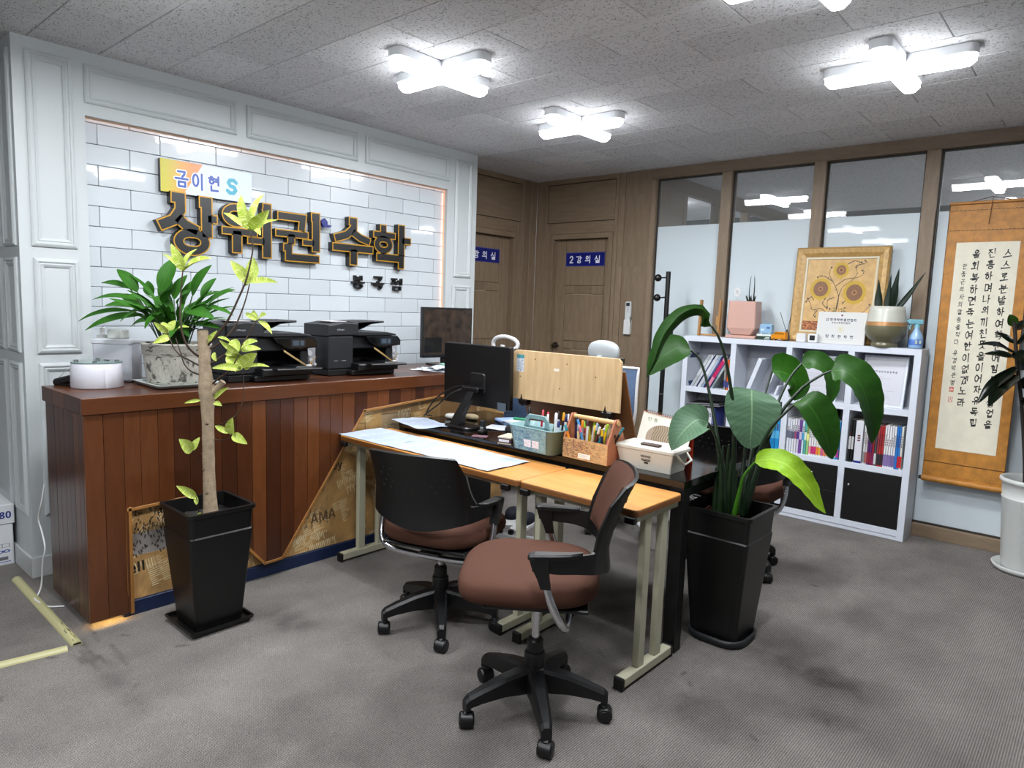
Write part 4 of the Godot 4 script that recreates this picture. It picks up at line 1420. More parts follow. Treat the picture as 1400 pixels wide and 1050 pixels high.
func mesh_chair(label: String, at: Vector3, turn: float, ring: bool):
	var o := thing("mesh_chair", label, "chair", at, turn, "")
	var white := mat("white chair plastic", Color(.80, .80, .80), .4)
	var grey := mat("grey headrest", Color(.62, .64, .65), .5)
	var m := MB.new()
	m.cyl(Vector3(0, .08, 0), Vector3(0, .26, 0), .032, .026, 16)
	m.cyl(Vector3(0, .26, 0), Vector3(0, .42, 0), .014, .014, 12)
	part("column", m, white, o)
	for k in 5:
		var d := Vector3(cos(TAU * k / 5 + .4), 0, sin(TAU * k / 5 + .4))
		m = MB.new()
		m.tube([d * .02 + Vector3(0, .12, 0), d * .16 + Vector3(0, .105, 0), d * .29 + Vector3(0, .08, 0)], [.028, .024, .018], 8)
		part("leg", m, white, o)
		m = MB.new()
		var ax := d.rotated(Vector3.UP, 1.2 + k)
		var c := d * .285 + Vector3(0, .03, 0)
		for sg in [-1, 1]: m.cyl(c + ax * sg * .007, c + ax * sg * .024, .03, .027, 16)
		m.cyl(c - ax * .008, c + ax * .008, .018, .018, 10)
		part("caster", m, mat("caster grey", Color(.35, .36, .37), .4), o)
	m = MB.new()
	m.cushion(Vector3(0, .46, -.02), Vector3(.24, .04, .24), .5, .5)
	part("seat", m, mat("blue grey fabric", Color(.28, .36, .48), .8), o)
	var sh := func(u: float, v: float) -> Vector3:
		var hw := lerpf(.17, .235, smoothstep(0, .55, v))
		return Vector3(hw * u, .56 + .50 * v, .21 + .05 * v - .05 * u * u + .03 * sin(v * PI))
	var g := []
	for i in 13:
		var row := []
		for j in 13: row.append(sh.call(-1 + i / 6.0, j / 12.0))
		g.append(row)
	m = MB.new()
	m.slab(g, .004)
	var mm := tex_mat("chair mesh", mesh_image(), .7)
	mm.uv1_scale = Vector3(9, 9, 1)
	mm.texture_repeat = true
	part("back_mesh", m, mm, o)
	var loop := []
	for i in 13: loop.append(sh.call(-1 + i / 6.0, 0.0))
	for j in range(1, 13): loop.append(sh.call(1.0, j / 12.0))
	for i in range(1, 13): loop.append(sh.call(1 - i / 6.0, 1.0))
	for j in range(1, 13): loop.append(sh.call(-1.0, 1 - j / 12.0))
	m = MB.new()
	m.tube(loop, .009, 8)
	part("back_frame", m, white, o)
	m = MB.new()
	m.tube([Vector3(0, .40, .05), Vector3(0, .43, .23), Vector3(0, .62, .27), Vector3(0, 1.0, .29), Vector3(0, 1.12, .29)], .017, 8)
	part("spine", m, white, o)
	if ring:
		m = MB.new()
		var pts := []
		for i in 25:
			var a := TAU * i / 24
			pts.append(Vector3(.105 * cos(a), 1.125 + .055 * sin(a), .27 - .02 * cos(a) * cos(a)))
		m.tube(pts, .015, 10)
		part("headrest_loop", m, white, o)
	else:
		m = MB.new()
		m.cushion(Vector3(0, 1.145, .255), Vector3(.120, .068, .034), .85, .80, 28, 14)
		part("headrest", m, grey, o)
	for sx in [-1, 1]:
		m = MB.new()
		m.tube([Vector3(sx * .2, .43, .05), Vector3(sx * .28, .46, .04), Vector3(sx * .285, .64, .02)], .014, 8)
		m.box(Vector3(sx * .285, .655, -.02), Vector3(.07, .025, .24), .01)
		part("armrest", m, white, o)
	return o

func chairs():
	make_chair("brown and black swivel chair with its back to the short table, nearest the viewer", Vector3(-1.407, 0, -1.775), deg_to_rad(126.9), .0, 41)
	make_chair("brown and black swivel chair pulled up to the sheets of paper, seen from behind", Vector3(-2.120, 0, -1.990), deg_to_rad(19.0), .055, 41)
	make_chair("brown and black swivel chair beyond the black desk, behind the leafy plant", Vector3(-1.50, 0, -3.62), deg_to_rad(8.0), .045, 20)
	mesh_chair("pale office chair with blue mesh back and grey headrest behind the wooden reading stand", Vector3(-2.315, 0, -3.76), deg_to_rad(-6.0), false)
	mesh_chair("white office chair with a looped headrest, its top peeking over the black monitor", Vector3(-3.365, 0, -3.95), deg_to_rad(10.0), true)

# ---------------------------------------------------------------- bookcase
func book(label: String, group: String, at: Vector3, w: float, h: float, d: float, cover: Color, band: Color, lean := 0.0, band_at := .16, band_h := .16):
	# stands on its lower edge, spine towards +z; at = lower left front corner
	var o := thing("book", label, "book", at, 0, group)
	o.rotation.z = lean
	var m := MB.new()
	m.box2(Vector3(.0004, 0, -d), Vector3(.0016, h, 0))
	m.box2(Vector3(w - .0016, 0, -d), Vector3(w - .0004, h, 0))
	m.box2(Vector3(.0004, 0, -.0016), Vector3(w - .0004, h, 0), .0004)
	part("cover", m, mat("book %s" % cover.to_html(false), cover, .45), o)
	m = MB.new()
	m.box2(Vector3(.0018, .003, -d + .003), Vector3(w - .0018, h - .003, -.0017))
	part("pages", m, mat("book pages", Color(.80, .78, .72), .9), o)
	m = MB.new()
	m.box2(Vector3(.0006, h * band_at, -.0002), Vector3(w - .0006, h * (band_at + band_h), .0004))
	part("spine_band", m, mat("book %s" % band.to_html(false), band, .45), o)
	m = MB.new()
	var yy := h * .52
	var nn := int(rng.randf_range(3, 6))
	for k in nn:
		m.box2(Vector3(w * .32, yy, -.0002), Vector3(w * .68, yy + .010, .0003))
		yy += .0155
	part("spine_title", m, mat("spine ink %d" % (rng.randi() % 2), [Color(.12, .12, .2), Color(.35, .1, .14)][rng.randi() % 2], .6), o)
	return o

const ORD := ["first", "second", "third", "fourth", "fifth", "sixth", "seventh", "eighth", "ninth", "tenth", "eleventh", "twelfth", "thirteenth", "fourteenth", "fifteenth", "sixteenth", "seventeenth", "eighteenth", "nineteenth", "twentieth", "twenty-first"]

func bookcase():
	var x0 := -2.50; var x1 := -.900; var zf := -4.83; var zb := -5.046; var H := 1.222
	var o := thing("bookcase", "white cube bookcase with black doors along the glass partition", "bookcase")
	var white := mat("white laminate", Color(.80, .82, .86), .35)
	var t := .040
	var ys := [.066, .455, .838]   # tops of the three floors
	var put := func(called: String, a: Vector3, b: Vector3, mt: Material):
		var m := MB.new()
		m.box2(a, b, .0015)
		part(called, m, mt, o)
	put.call("top", Vector3(x0, H - t, zb), Vector3(x1, H, zf), white)
	put.call("side_panel", Vector3(x0, 0, zb), Vector3(x0 + t, H - t, zf), white)
	put.call("side_panel", Vector3(x1 - t, 0, zb), Vector3(x1, H - t, zf), white)
	for y in ys: put.call("shelf", Vector3(x0 + t, y - t, zb), Vector3(x1 - t, y, zf), white)
	put.call("plinth", Vector3(x0 + t, 0, zf - .02), Vector3(x1 - t, .026, zf - .004), white)
	put.call("back_panel", Vector3(x0 + t, .026, zb), Vector3(x1 - t, H - t, zb + .008), mat("back board", Color(.62, .63, .66), .5))
	var xs := [x0 + t]
	for i in 3:
		var xc := x0 + .4 * (i + 1)
		for k in 3:
			var ya: float = ys[k]
			var yb: float = ys[k + 1] - t if k < 2 else H - t
			put.call("divider", Vector3(xc - t / 2, ya, zb + .008), Vector3(xc + t / 2, yb, zf), white)
		xs.append(xc + t / 2)
	xs.append(x1 - t + t)
	var charcoal := mat("charcoal front", Color(.035, .033, .037), .45)
	var knobm := mat("knob", Color(.8, .8, .82), .25, .9)
	for i in 4:
		var a: float = xs[i] + .003
		var b: float = (xs[i + 1] - t if i < 3 else x1 - t) - .003
		var parts_ := [[ys[0] + .003, ys[1] - t - .003]] if i != 2 else [[ys[0] + .003, (ys[0] + ys[1] - t) / 2 - .001], [(ys[0] + ys[1] - t) / 2 + .001, ys[1] - t - .003]]
		for q in parts_:
			var m := MB.new()
			m.box2(Vector3(a, q[0], zf - .020), Vector3(b, q[1], zf - .002), .0015)
			var dr := part("door" if i != 2 else "drawer", m, charcoal, o)
			m = MB.new()
			var kx := a + .035 if i == 3 else (a + b) / 2 + .02
			var ky: float = lerpf(q[0], q[1], .70) if i != 2 else lerpf(q[0], q[1], .62)
			m.cyl(Vector3(kx, ky, zf - .002), Vector3(kx, ky, zf + .010), .004, .004, 8)
			m.cushion(Vector3(kx, ky, zf + .014), Vector3(.008, .008, .006), 1, 1, 12, 6)
			part("knob", m, knobm, dr)
	# ---- middle floor: books
	var zs := zf - .012
	var y := ys[1] as float
	var col1 := [[.020, .22, Color(.45, .62, .12)], [.026, .225, Color(.10, .22, .55)], [.022, .22, Color(.10, .45, .68)], [.018, .205, Color(.42, .62, .66)], [.022, .20, Color(.72, .62, .42)], [.020, .20, Color(.62, .58, .60)], [.017, .24, Color(.70, .48, .52)], [.020, .215, Color(.78, .78, .80)], [.018, .215, Color(.80, .80, .82)], [.020, .215, Color(.76, .76, .80)], [.022, .215, Color(.20, .25, .55)]]
	var names := {0: "lime green", 1: "dark blue", 2: "sky blue", 3: "pale teal", 4: "tan", 5: "grey lilac", 6: "pink", 7: "white", 8: "white", 9: "white", 10: "indigo"}
	var x: float = xs[0] + .008
	for i in col1.size():
		var q: Array = col1[i]
		var ord: String = ["first", "second", "third", "fourth", "fifth", "sixth", "seventh", "eighth", "ninth", "tenth", "eleventh"][i]
		book("%s book, %s from the left in the bookcase's leftmost middle cube" % [names[i], ord], "books in the leftmost middle cube", Vector3(x, y, zs), q[0], q[1] + .02, .17, q[2], q[2].lightened(.3), 0, .5, .2)
		x += q[0] + .0012
	# dark magazines lying on those books
	for i in 2:
		var mg := thing("magazine", "dark thin magazine lying on top of the leftmost cube's books%s" % [", the lower one", ", the upper one"][i], "magazine", Vector3(-2.31, y + .249 + .014 * i, -4.925), .04 * i)
		var m := MB.new()
		m.box(Vector3.ZERO, Vector3(.27 - .03 * i, .010, .19), .001)
		part("pages", m, mat("magazine pages", Color(.45, .45, .47), .7), mg)
		m = MB.new()
		m.box(Vector3(0, .0056, 0), Vector3(.272 - .03 * i, .0012, .192))
		m.box(Vector3(0, -.0056, 0), Vector3(.272 - .03 * i, .0012, .192))
		part("cover", m, mat("magazine cover", Color(.05, .05, .06), .35), mg)
		mg.rotation.z = .07
	# second cube
	x = xs[1] + .03
	for i in 6:
		var c: Color = [Color(.80, .80, .82), Color(.76, .78, .80), Color(.82, .80, .78), Color(.70, .32, .45), Color(.05, .45, .66), Color(.06, .50, .72)][i]
		var w: float = [.03, .022, .026, .026, .034, .03][i]
		if i == 3: x = xs[2] - t - .098
		book("%s book, %s in the second middle cube behind the big leaves" % [["white", "pale", "cream", "pink", "cyan", "bright cyan"][i], ["first", "second", "third", "fourth", "fifth", "sixth"][i]], "books in the second middle cube", Vector3(x, y, zs), w, [.22, .21, .22, .2, .26, .27][i], .17, c, c.lightened(.25), 0, .3, .2)
		x += w + .001
	# third cube: slim workbooks
	x = xs[2] + .006
	rng.seed = 33
	var pal := [Color(.80, .81, .84), Color(.78, .80, .84), Color(.82, .82, .84), Color(.80, .80, .82), Color(.75, .72, .80), Color(.42, .25, .55), Color(.72, .80, .84), Color(.30, .62, .58), Color(.55, .72, .45), Color(.84, .84, .82), Color(.85, .83, .84), Color(.82, .84, .85), Color(.85, .82, .78), Color(.84, .84, .84), Color(.82, .82, .84), Color(.85, .84, .82), Color(.83, .83, .85), Color(.72, .74, .80), Color(.20, .55, .70), Color(.25, .60, .75), Color(.18, .5, .72)]
	var bands := [Color(.35, .38, .45), Color(.35, .38, .45), Color(.30, .32, .40), Color(.55, .25, .4), Color(.3, .2, .5), Color(.75, .7, .8), Color(.2, .55, .7), Color(.8, .85, .8), Color(.85, .85, .5), Color(.85, .5, .55), Color(.72, .12, .38), Color(.75, .1, .4), Color(.85, .45, .12), Color(.8, .6, .2), Color(.75, .3, .5), Color(.82, .4, .3), Color(.7, .5, .2), Color(.4, .3, .6), Color(.8, .8, .85), Color(.8, .82, .85), Color(.6, .2, .5)]
	for i in pal.size():
		var w := rng.randf_range(.0135, .0178)
		book("slim workbook %s from the left in the third middle cube, %s" % [ORD[i], "whitish" if pal[i].s < .12 else "coloured"], "slim workbooks in the third middle cube", Vector3(x, y, zs), w, .238 + (.02 if i > 17 else rng.randf_range(-.012, .006)), .17, pal[i], bands[i], 0, .05 if i > 8 else .42, .22)
		x += w + .0006
	var bt := solo("parcel", _box_mb(Vector3(.11, .05, .14), .004), mat("brown card", Color(.16, .08, .05), .7), "small dark brown box lying on the workbooks in the third middle cube", "box", Vector3(-1.43, y + .297, -4.93))
	bt.rotation.y = .1
	# fourth cube: files, then workbooks
	x = xs[3] + .006
	for i in 2:
		book("black edged plastic file in the fourth middle cube, %s" % ["first by the divider", "second by the divider"][i], "files in the fourth middle cube", Vector3(x, y, zs), .014, .285, .18, Color(.06, .06, .065), Color(.7, .7, .7), -.015, .3, .3)
		x += .0165
	x += .006
	book("thick white ring binder with blue foot in the fourth middle cube", "files in the fourth middle cube", Vector3(x, y, zs), .046, .28, .18, Color(.80, .80, .83), Color(.08, .15, .45), 0, .0, .055)
	x += .054
	var four := [[Color(.80, .80, .80), Color(.5, .5, .5)], [Color(.72, .70, .70), Color(.6, .3, .3)], [Color(.28, .10, .35), Color(.5, .12, .2)], [Color(.34, .12, .38), Color(.5, .12, .2)], [Color(.55, .08, .12), Color(.45, .1, .3)], [Color(.25, .25, .27), Color(.75, .75, .75)], [Color(.55, .2, .22), Color(.15, .15, .17)], [Color(.62, .14, .16), Color(.14, .14, .16)], [Color(.65, .14, .14), Color(.14, .14, .16)], [Color(.84, .84, .85), Color(.48, .40, .62)], [Color(.84, .84, .85), Color(.48, .40, .62)], [Color(.84, .84, .85), Color(.48, .40, .62)], [Color(.83, .83, .85), Color(.42, .36, .58)], [Color(.83, .83, .85), Color(.42, .36, .58)], [Color(.12, .42, .72), Color(.14, .4, .7)], [Color(.15, .45, .75), Color(.72, .1, .12)], [Color(.80, .80, .78), Color(.75, .12, .12)], [Color(.85, .52, .10), Color(.85, .3, .1)], [Color(.86, .56, .12), Color(.7, .2, .15)], [Color(.80, .30, .22), Color(.85, .4, .2)]]
	for i in four.size():
		var w := .0118 + .001 * (i % 3)
		if x + w > x1 - t - .002: break
		book("narrow textbook, %s after the white binder in the rightmost middle cube" % ORD[i], "textbooks in the rightmost middle cube", Vector3(x, y, zs), w, .275 - (.01 if i < 9 else .0) - .004 * (i % 2), .17, four[i][0], four[i][1], 0, .04, .27)
		x += w + .0006
	# ---- top floor
	y = ys[2]
	# leaning files in the first cube
	var files := [[-2.435, .022, Color(.62, .64, .66), "pale grey"], [-2.408, .020, Color(.68, .69, .72), "light grey"], [-2.384, .007, Color(.06, .10, .32), "thin navy"], [-2.374, .024, Color(.70, .71, .74), "silver grey"], [-2.346, .018, Color(.52, .58, .66), "blue grey"], [-2.324, .012, Color(.06, .09, .34), "dark blue"], [-2.308, .026, Color(.78, .50, .58), "pink labelled"], [-2.278, .007, Color(.08, .12, .36), "slim blue"], [-2.268, .016, Color(.50, .54, .55), "green grey"]]
	for f in files:
		var b = book("%s file leaning to the right in the bookcase's top left cube" % f[3], "leaning files in the top left cube", Vector3(f[0], y + .003, zs - .01), f[1], .285, .19, f[2], (f[2] as Color).lightened(.25) if f[3] != "pink labelled" else Color(.70, .10, .32), -.50, .35, .5)
		b.name = numbered("document_file")
		b.set_meta("category", "file")
	for q in [[-2.142, "orange upright file at the right end of the top left cube", Color(.80, .32, .06), .225, .017], [-2.164, "grey upright booklet beside the orange file", Color(.55, .54, .52), .25, .016]]:
		var b = book(q[1], "", Vector3(q[0], y, zs), q[4], q[3], .18, q[2], Color(.2, .25, .5), 0, .08, .2)
		b.name = numbered("document_file")
		b.set_meta("category", "file")
	var tr := thing("folded_card", "blue folded card standing open at the left of the top left cube", "card", Vector3(-2.452, y, zs - .03))
	for k in 2:
		var m := MB.new()
		m.xf = Transform3D(Basis(Vector3(0, 0, 1), -.42 if k == 0 else .42), Vector3(0.0, .0 if k == 1 else .25, 0))
		if k == 0: m.box2(Vector3(-.003, -.14, -.12), Vector3(.0, .0, 0))
		else: m.box2(Vector3(-.003, 0, -.12), Vector3(.0, .14, 0))
		part("card_leaf", m, mat("card blue", Color(.10, .20, .38), .5), tr)
	tr.position.x = -2.444
	# empty white frames leaning in the second cube
	for q in [[-2.005, .030, .265, "thick white picture frame leaning edge-on in the second top cube"], [-1.868, .018, .250, "thin white picture frame leaning edge-on in the second top cube"], [-1.795, .016, .07, "short white board offcut leaning in the second top cube"]]:
		var f := thing("picture_frame", q[3], "frame", Vector3(q[0], y + .004, zs - .012), 0, "white frames in the second top cube")
		f.rotation.z = -.33
		var m := MB.new()
		m.box2(Vector3(0, 0, -.18), Vector3(q[1], q[2], -.0), .002)
		part("frame_edge", m, white, f)
		m = MB.new()
		m.box2(Vector3(-.003, .012, -.168), Vector3(.0, q[2] - .012, -.012), .001)
		part("glass_front", m, mat("frame glass", Color(.52, .54, .58), .15), f)
	# framed certificates in the third and fourth cubes
	for q in [[-1.515, .258, .305, 2, "white framed certificate leaning in the third top cube, partly behind leaves"], [-1.115, .262, .330, 3, "white framed registration certificate leaning in the rightmost top cube"]]:
		var f := thing("framed_certificate", q[4], "frame", Vector3(q[0], y, -4.88), -.06, "framed certificates in the bookcase")
		f.rotation.x = -.16
		var w: float = q[1]; var h: float = q[2]
		var m := MB.new()
		for e in [[-w / 2, 0, w / 2, .014], [-w / 2, h - .014, w / 2, h], [-w / 2, .014, -w / 2 + .014, h - .014], [w / 2 - .014, .014, w / 2, h - .014]]:
			m.box2(Vector3(e[0], e[1], -.016), Vector3(e[2], e[3], .004), .002)
		part("frame", m, white, f)
		m = MB.new()
		m.quad(Vector3(-w / 2 + .012, .012, 0), Vector3(w / 2 - .012, .012, 0), Vector3(w / 2 - .012, h - .012, 0), Vector3(-w / 2 + .012, h - .012, 0))
		m.box2(Vector3(-w / 2 + .012, .012, -.010), Vector3(w / 2 - .012, h - .012, -.0005))
		part("document", m, tex_mat("award %d" % q[3], award_image(q[3]), .25), f)
	on_bookcase()

func _box_mb(s: Vector3, b: float) -> MB:
	var m := MB.new()
	m.box(Vector3(0, 0, 0), s, b)
	return m

func strap_leaf(mb: MB, base: Vector3, dir: Vector3, L: float, w: float, side: Vector3, curl := .1):
	var g := []
	for i in 5:
		var s := -1.0 + i / 2.0
		var row := []
		for j in 9:
			var t := j / 8.0
			var ww := w * (1.0 - pow(t, 2.2)) * (.75 + .25 * sin(PI * minf(t * 1.6, 1)))
			row.append(base + dir * L * t + side.cross(dir).normalized() * (curl * L * t * t - .35 * ww * (1 - s * s)) + side * ww * s)
		g.append(row)
	mb.slab(g, .004)

func on_bookcase():
	var T := 1.2225
	# pink planter
	var o := thing("pink_planter", "pink tapering square planter with a small spiky plant, on the bookcase", "planter", Vector3(-2.075, T, -4.925), .1)
	var pink := mat("pink ceramic", Color(.76, .60, .55), .35)
	var m := MB.new()
	m.box(Vector3(0, .012, 0), Vector3(.215, .022, .165), .004)
	part("saucer", m, pink, o)
	m = MB.new()
	m.loft([rloop(.13, .12, .012, .024), rloop(.150, .135, .012, .030), rloop(.208, .155, .012, .075), rloop(.196, .150, .012, .270), rloop(.176, .132, .010, .270), rloop(.172, .128, .010, .235)])
	part("pot", m, pink, o)
	m = MB.new()
	m.fan(rloop(.174, .13, .010, .240))
	part("soil", m, mat("soil", Color(.07, .05, .035), .95), o)
	var green := mat("succulent green", Color(.055, .13, .045), .45)
	for i in 9:
		m = MB.new()
		var a := TAU * i / 9.0
		var tall := i % 4 == 0
		var dir := Vector3(cos(a) * (.16 if tall else .75), 1, sin(a) * (.16 if tall else .6)).normalized()
		strap_leaf(m, Vector3(.04 + cos(a) * .008, .238, sin(a) * .008), dir, .22 if tall else .085, .006 if tall else .011, Vector3(-sin(a), 0, cos(a)), .15)
		part("leaf", m, green, o)
	var lp := thing("plant_marker", "white round plant label on a stick in the pink planter", "plant marker", Vector3(-2.135, T + .235, -4.91))
	m = MB.new()
	m.cyl(Vector3.ZERO, Vector3(0, .07, 0), .0022, .0022, 6)
	part("stick", m, mat("white plastic", Color(.82, .82, .82), .4), lp)
	m = MB.new()
	m.xf = Transform3D(Basis.IDENTITY, Vector3(0, .10, 0))
	m.prism(rrect(.052, .064, .025, 8), -.002, .002, .001)
	part("disc", m, mat("white plastic"), lp)
	m = MB.new()
	for k in 2: m.tube([Vector3(-.012, .106 - .014 * k, .0024), Vector3(-.004, .112 - .014 * k, .0026), Vector3(.004, .102 - .014 * k, .0026), Vector3(.013, .108 - .014 * k, .0024)], .0012, 5)
	part("script", m, mat("ink", Color(.1, .1, .1), .6), lp)
	# wooden easel
	var e := thing("wooden_easel", "two honey coloured wooden easel uprights at the left end of the bookcase top", "easel", Vector3(-2.36, T, -4.93))
	var pine := mat("pine", Color(.68, .50, .29), .5)
	for q in [[-.072, .07], [.085, .10]]:
		m = MB.new()
		m.xf = Transform3D(Basis(Vector3(0, 0, 1), -.03), Vector3(q[0], 0, 0))
		m.box2(Vector3(-.011, .002, -.014), Vector3(.011, .275, .004), .003)
		m.box2(Vector3(.002, .002, .004), Vector3(.011, .275, .018), .002)
		part("upright", m, pine, e)
	m = MB.new()
	m.box2(Vector3(.062, .085, -.012), Vector3(.088, .155, .002), .003)
	part("peg", m, pine, e)
	m = MB.new()
	m.box2(Vector3(-.08, .004, -.026), Vector3(.09, .016, -.014), .003)
	part("crossbar", m, pine, e)
	# small boxes and bird
	var gb := thing("green_box", "small green and white box under the blue ornament on the bookcase", "box", Vector3(-1.905, T, -4.905), .05)
	m = MB.new(); m.box2(Vector3(-.050, 0, -.03), Vector3(.050, .026, .03), .001)
	part("box_base", m, mat("box green", Color(.02, .17, .10), .5), gb)
	m = MB.new(); m.box2(Vector3(-.0505, .026, -.0305), Vector3(.0505, .040, .0305), .001)
	part("box_lid", m, mat("box white", Color(.78, .82, .80), .5), gb)
	m = MB.new(); m.box2(Vector3(.005, .005, .030), Vector3(.042, .010, .0306)); m.box2(Vector3(.012, .014, .030), Vector3(.042, .019, .0306))
	part("lettering", m, mat("box white"), gb)
	var bl := thing("blue_case", "pale blue wheeled toy case standing on the green box", "ornament", Vector3(-1.90, T + .041, -4.91), .05)
	m = MB.new()
	m.prism(rrect(.088, .070, .014, 5, Vector2(0, .037)), -.022, .022, .004)
	part("case", m, mat("pale blue plastic", Color(.52, .66, .77), .35), bl)
	m = MB.new()
	m.tube([Vector3(-.014, .070, 0), Vector3(-.012, .083, 0), Vector3(.012, .083, 0), Vector3(.014, .070, 0)], .003, 6)
	part("handle", m, mat("pale blue plastic"), bl)
	m = MB.new()
	for sx in [-.028, .028]: m.cyl(Vector3(sx, .005, .012), Vector3(sx, .005, .022), .0055, .0055, 10)
	part("wheel", m, mat("white plastic"), bl)
	for q in [[-.020, .030, Color(.75, .80, .9)], [.018, .045, Color(.2, .35, .6)]]:
		m = MB.new(); m.box(Vector3(q[0], q[1], .0222), Vector3(.022, .014, .001))
		part("sticker", m, mat("sticker %s" % q[2], q[2], .4), bl)
	var yb := thing("yellow_car", "yellow toy car on the bookcase beside the green box", "toy", Vector3(-1.802, T, -4.90), -.05)
	m = MB.new()
	m.prism(PackedVector2Array([Vector2(-.052, .010), Vector2(.052, .010), Vector2(.052, .046), Vector2(.046, .062), Vector2(-.020, .062), Vector2(-.036, .044), Vector2(-.052, .038)]), -.022, .022, .003)
	part("body", m, mat("toy yellow", Color(.80, .50, .02), .35), yb)
	m = MB.new()
	for sx in [-.030, .032]: m.cyl(Vector3(sx, .010, -.024), Vector3(sx, .010, .024), .010, .010, 14)
	part("wheels", m, mat("tyre", Color(.5, .32, .03), .6), yb)
	m = MB.new(); m.box2(Vector3(-.030, .044, .0215), Vector3(.040, .056, .0225))
	part("windows", m, mat("toy window", Color(.55, .36, .06), .2), yb)
	var df := thing("reed_diffuser", "reed diffuser bottle with two dark sticks beside the sunflower picture", "diffuser", Vector3(-1.775, T, -4.965))
	m = MB.new()
	m.lathe([Vector2(0, 0), Vector2(.022, .001), Vector2(.023, .035), Vector2(.010, .062), Vector2(.009, .078), Vector2(.007, .078), Vector2(.007, .06), Vector2(0, .06)], 18)
	part("bottle", m, mat("smoked glass", Color(.30, .30, .32), .1), df)
	for q in [[-.05, .02], [.018, -.02]]:
		m = MB.new(); m.cyl(Vector3(0, .055, 0), Vector3(q[0], .20, q[1]), .002, .002, 6)
		part("reed", m, mat("ink"), df)
	# sunflower picture
	var p := thing("sunflower_picture", "square sunflower picture in a speckled gold frame leaning on the glass", "picture", Vector3(-1.467, T, -4.985), 0)
	p.rotation = Vector3(-.085, .0, 0)
	var gold := tri_mat("gold leaf", ImageTexture.create_from_image(speckle_image(Color(.70, .56, .34), [Color(.42, .28, .10), Color(.86, .72, .46)], 420, 5)), Color(1, 1, 1), .35, 5.0, false, .3)
	gold.metallic = .1
	var W := .600; var Hh := .655; var b := .066
	m = MB.new()
	var cen := Vector3(0, Hh / 2, 0)
	var rect := func(i: float, z: float) -> Array: return [cen + Vector3(-W / 2 + i, -Hh / 2 + i, z), cen + Vector3(W / 2 - i, -Hh / 2 + i, z), cen + Vector3(W / 2 - i, Hh / 2 - i, z), cen + Vector3(-W / 2 + i, Hh / 2 - i, z)]
	m.loft([rect.call(0, -.012), rect.call(0, .010), rect.call(.012, .022), rect.call(b * .6, .018), rect.call(b, .006), rect.call(b, .0)])
	part("frame", m, gold, p)
	m = MB.new()
	m.loft([rect.call(b, .004), rect.call(b + .004, .008), rect.call(b + .014, .008), rect.call(b + .018, .0)])
	part("inner_slip", m, mat("cream slip", Color(.80, .76, .66), .4), p)
	m = MB.new()
	var i2 := b + .015
	m.quad(cen + Vector3(-W / 2 + i2, -Hh / 2 + i2, .001), cen + Vector3(W / 2 - i2, -Hh / 2 + i2, .001), cen + Vector3(W / 2 - i2, Hh / 2 - i2, .001), cen + Vector3(-W / 2 + i2, Hh / 2 - i2, .001))
	m.box2(cen + Vector3(-W / 2 + .01, -Hh / 2 + .01, -.010), cen + Vector3(W / 2 - .01, Hh / 2 - .01, 0))
	rng.seed = 44
	part("canvas", m, tex_mat("sunflower canvas", painting_image(), .45), p)
	# certificate plaque
	var c := thing("certificate_plaque", "white certificate plaque leaning against the sunflower picture", "certificate", Vector3(-1.400, T, -4.885), -.03)
	c.rotation.x = -.12
	m = MB.new()
	m.box2(Vector3(-.155, 0, -.016), Vector3(.155, .215, -.001), .003)
	part("board", m, mat("white plastic"), c)
	m = MB.new()
	m.quad(Vector3(-.153, .002, 0), Vector3(.153, .002, 0), Vector3(.153, .213, 0), Vector3(-.153, .213, 0))
	part("print", m, tex_mat("certificate print", certificate_image(), .35), c)
	# two little white devices
	for q in [[-1.640, "small white sensor cube beside the thermometer on the bookcase", false], [-1.562, "small white digital thermometer with grey screen on the bookcase", true]]:
		var s := thing("sensor", q[1], "device", Vector3(q[0], T, -4.868), -.12)
		m = MB.new()
		m.prism(rrect(.066, .060, .010, 5, Vector2(0, .031)), -.018, .008, .003)
		part("case", m, mat("white plastic"), s)
		if q[2]:
			m = MB.new(); m.prism(rrect(.036, .034, .004, 4, Vector2(-.002, .033)), .0076, .0088)
			part("screen", m, mat("lcd", Color(.16, .18, .20), .25), s)
			m = MB.new(); m.box2(Vector3(-.014, .024, .0086), Vector3(-.002, .042, .0092)); m.box2(Vector3(.002, .024, .0086), Vector3(.012, .042, .0092))
			part("digits", m, mat("lcd dark", Color(.08, .09, .10), .4), s)
	# vase with three stiff leaves
	var v := thing("snake_plant_vase", "white, copper and olive vase holding three stiff snake plant leaves", "vase", Vector3(-1.127, T, -4.888))
	var prof := func(t0: float, t1: float) -> Array:
		var full := [Vector2(0, 0), Vector2(.075, .0), Vector2(.078, .004), Vector2(.078, .020), Vector2(.072, .026), Vector2(.074, .034), Vector2(.100, .055), Vector2(.116, .085), Vector2(.119, .115), Vector2(.117, .135), Vector2(.114, .160), Vector2(.109, .195), Vector2(.103, .230), Vector2(.099, .258)]
		var out := []
		for i in full.size(): if full[i].y >= t0 - .0001 and full[i].y <= t1 + .0001: out.append(full[i])
		return out
	m = MB.new(); m.lathe(prof.call(0, .135), 36)
	part("lower_body", m, mat("olive glaze", Color(.40, .385, .30), .28, .1), v)
	m = MB.new(); m.lathe(prof.call(.135, .160), 36)
	part("copper_band", m, mat("copper glaze", Color(.68, .50, .32), .3, .25), v)
	m = MB.new(); m.lathe(prof.call(.160, .258) + [Vector2(.094, .258), Vector2(.092, .23)], 36)
	part("upper_body", m, mat("white glaze", Color(.74, .74, .70), .25), v)
	m = MB.new(); m.cyl(Vector3(0, .225, 0), Vector3(0, .236, 0), .094, .094, 24)
	part("soil", m, mat("soil"), v)
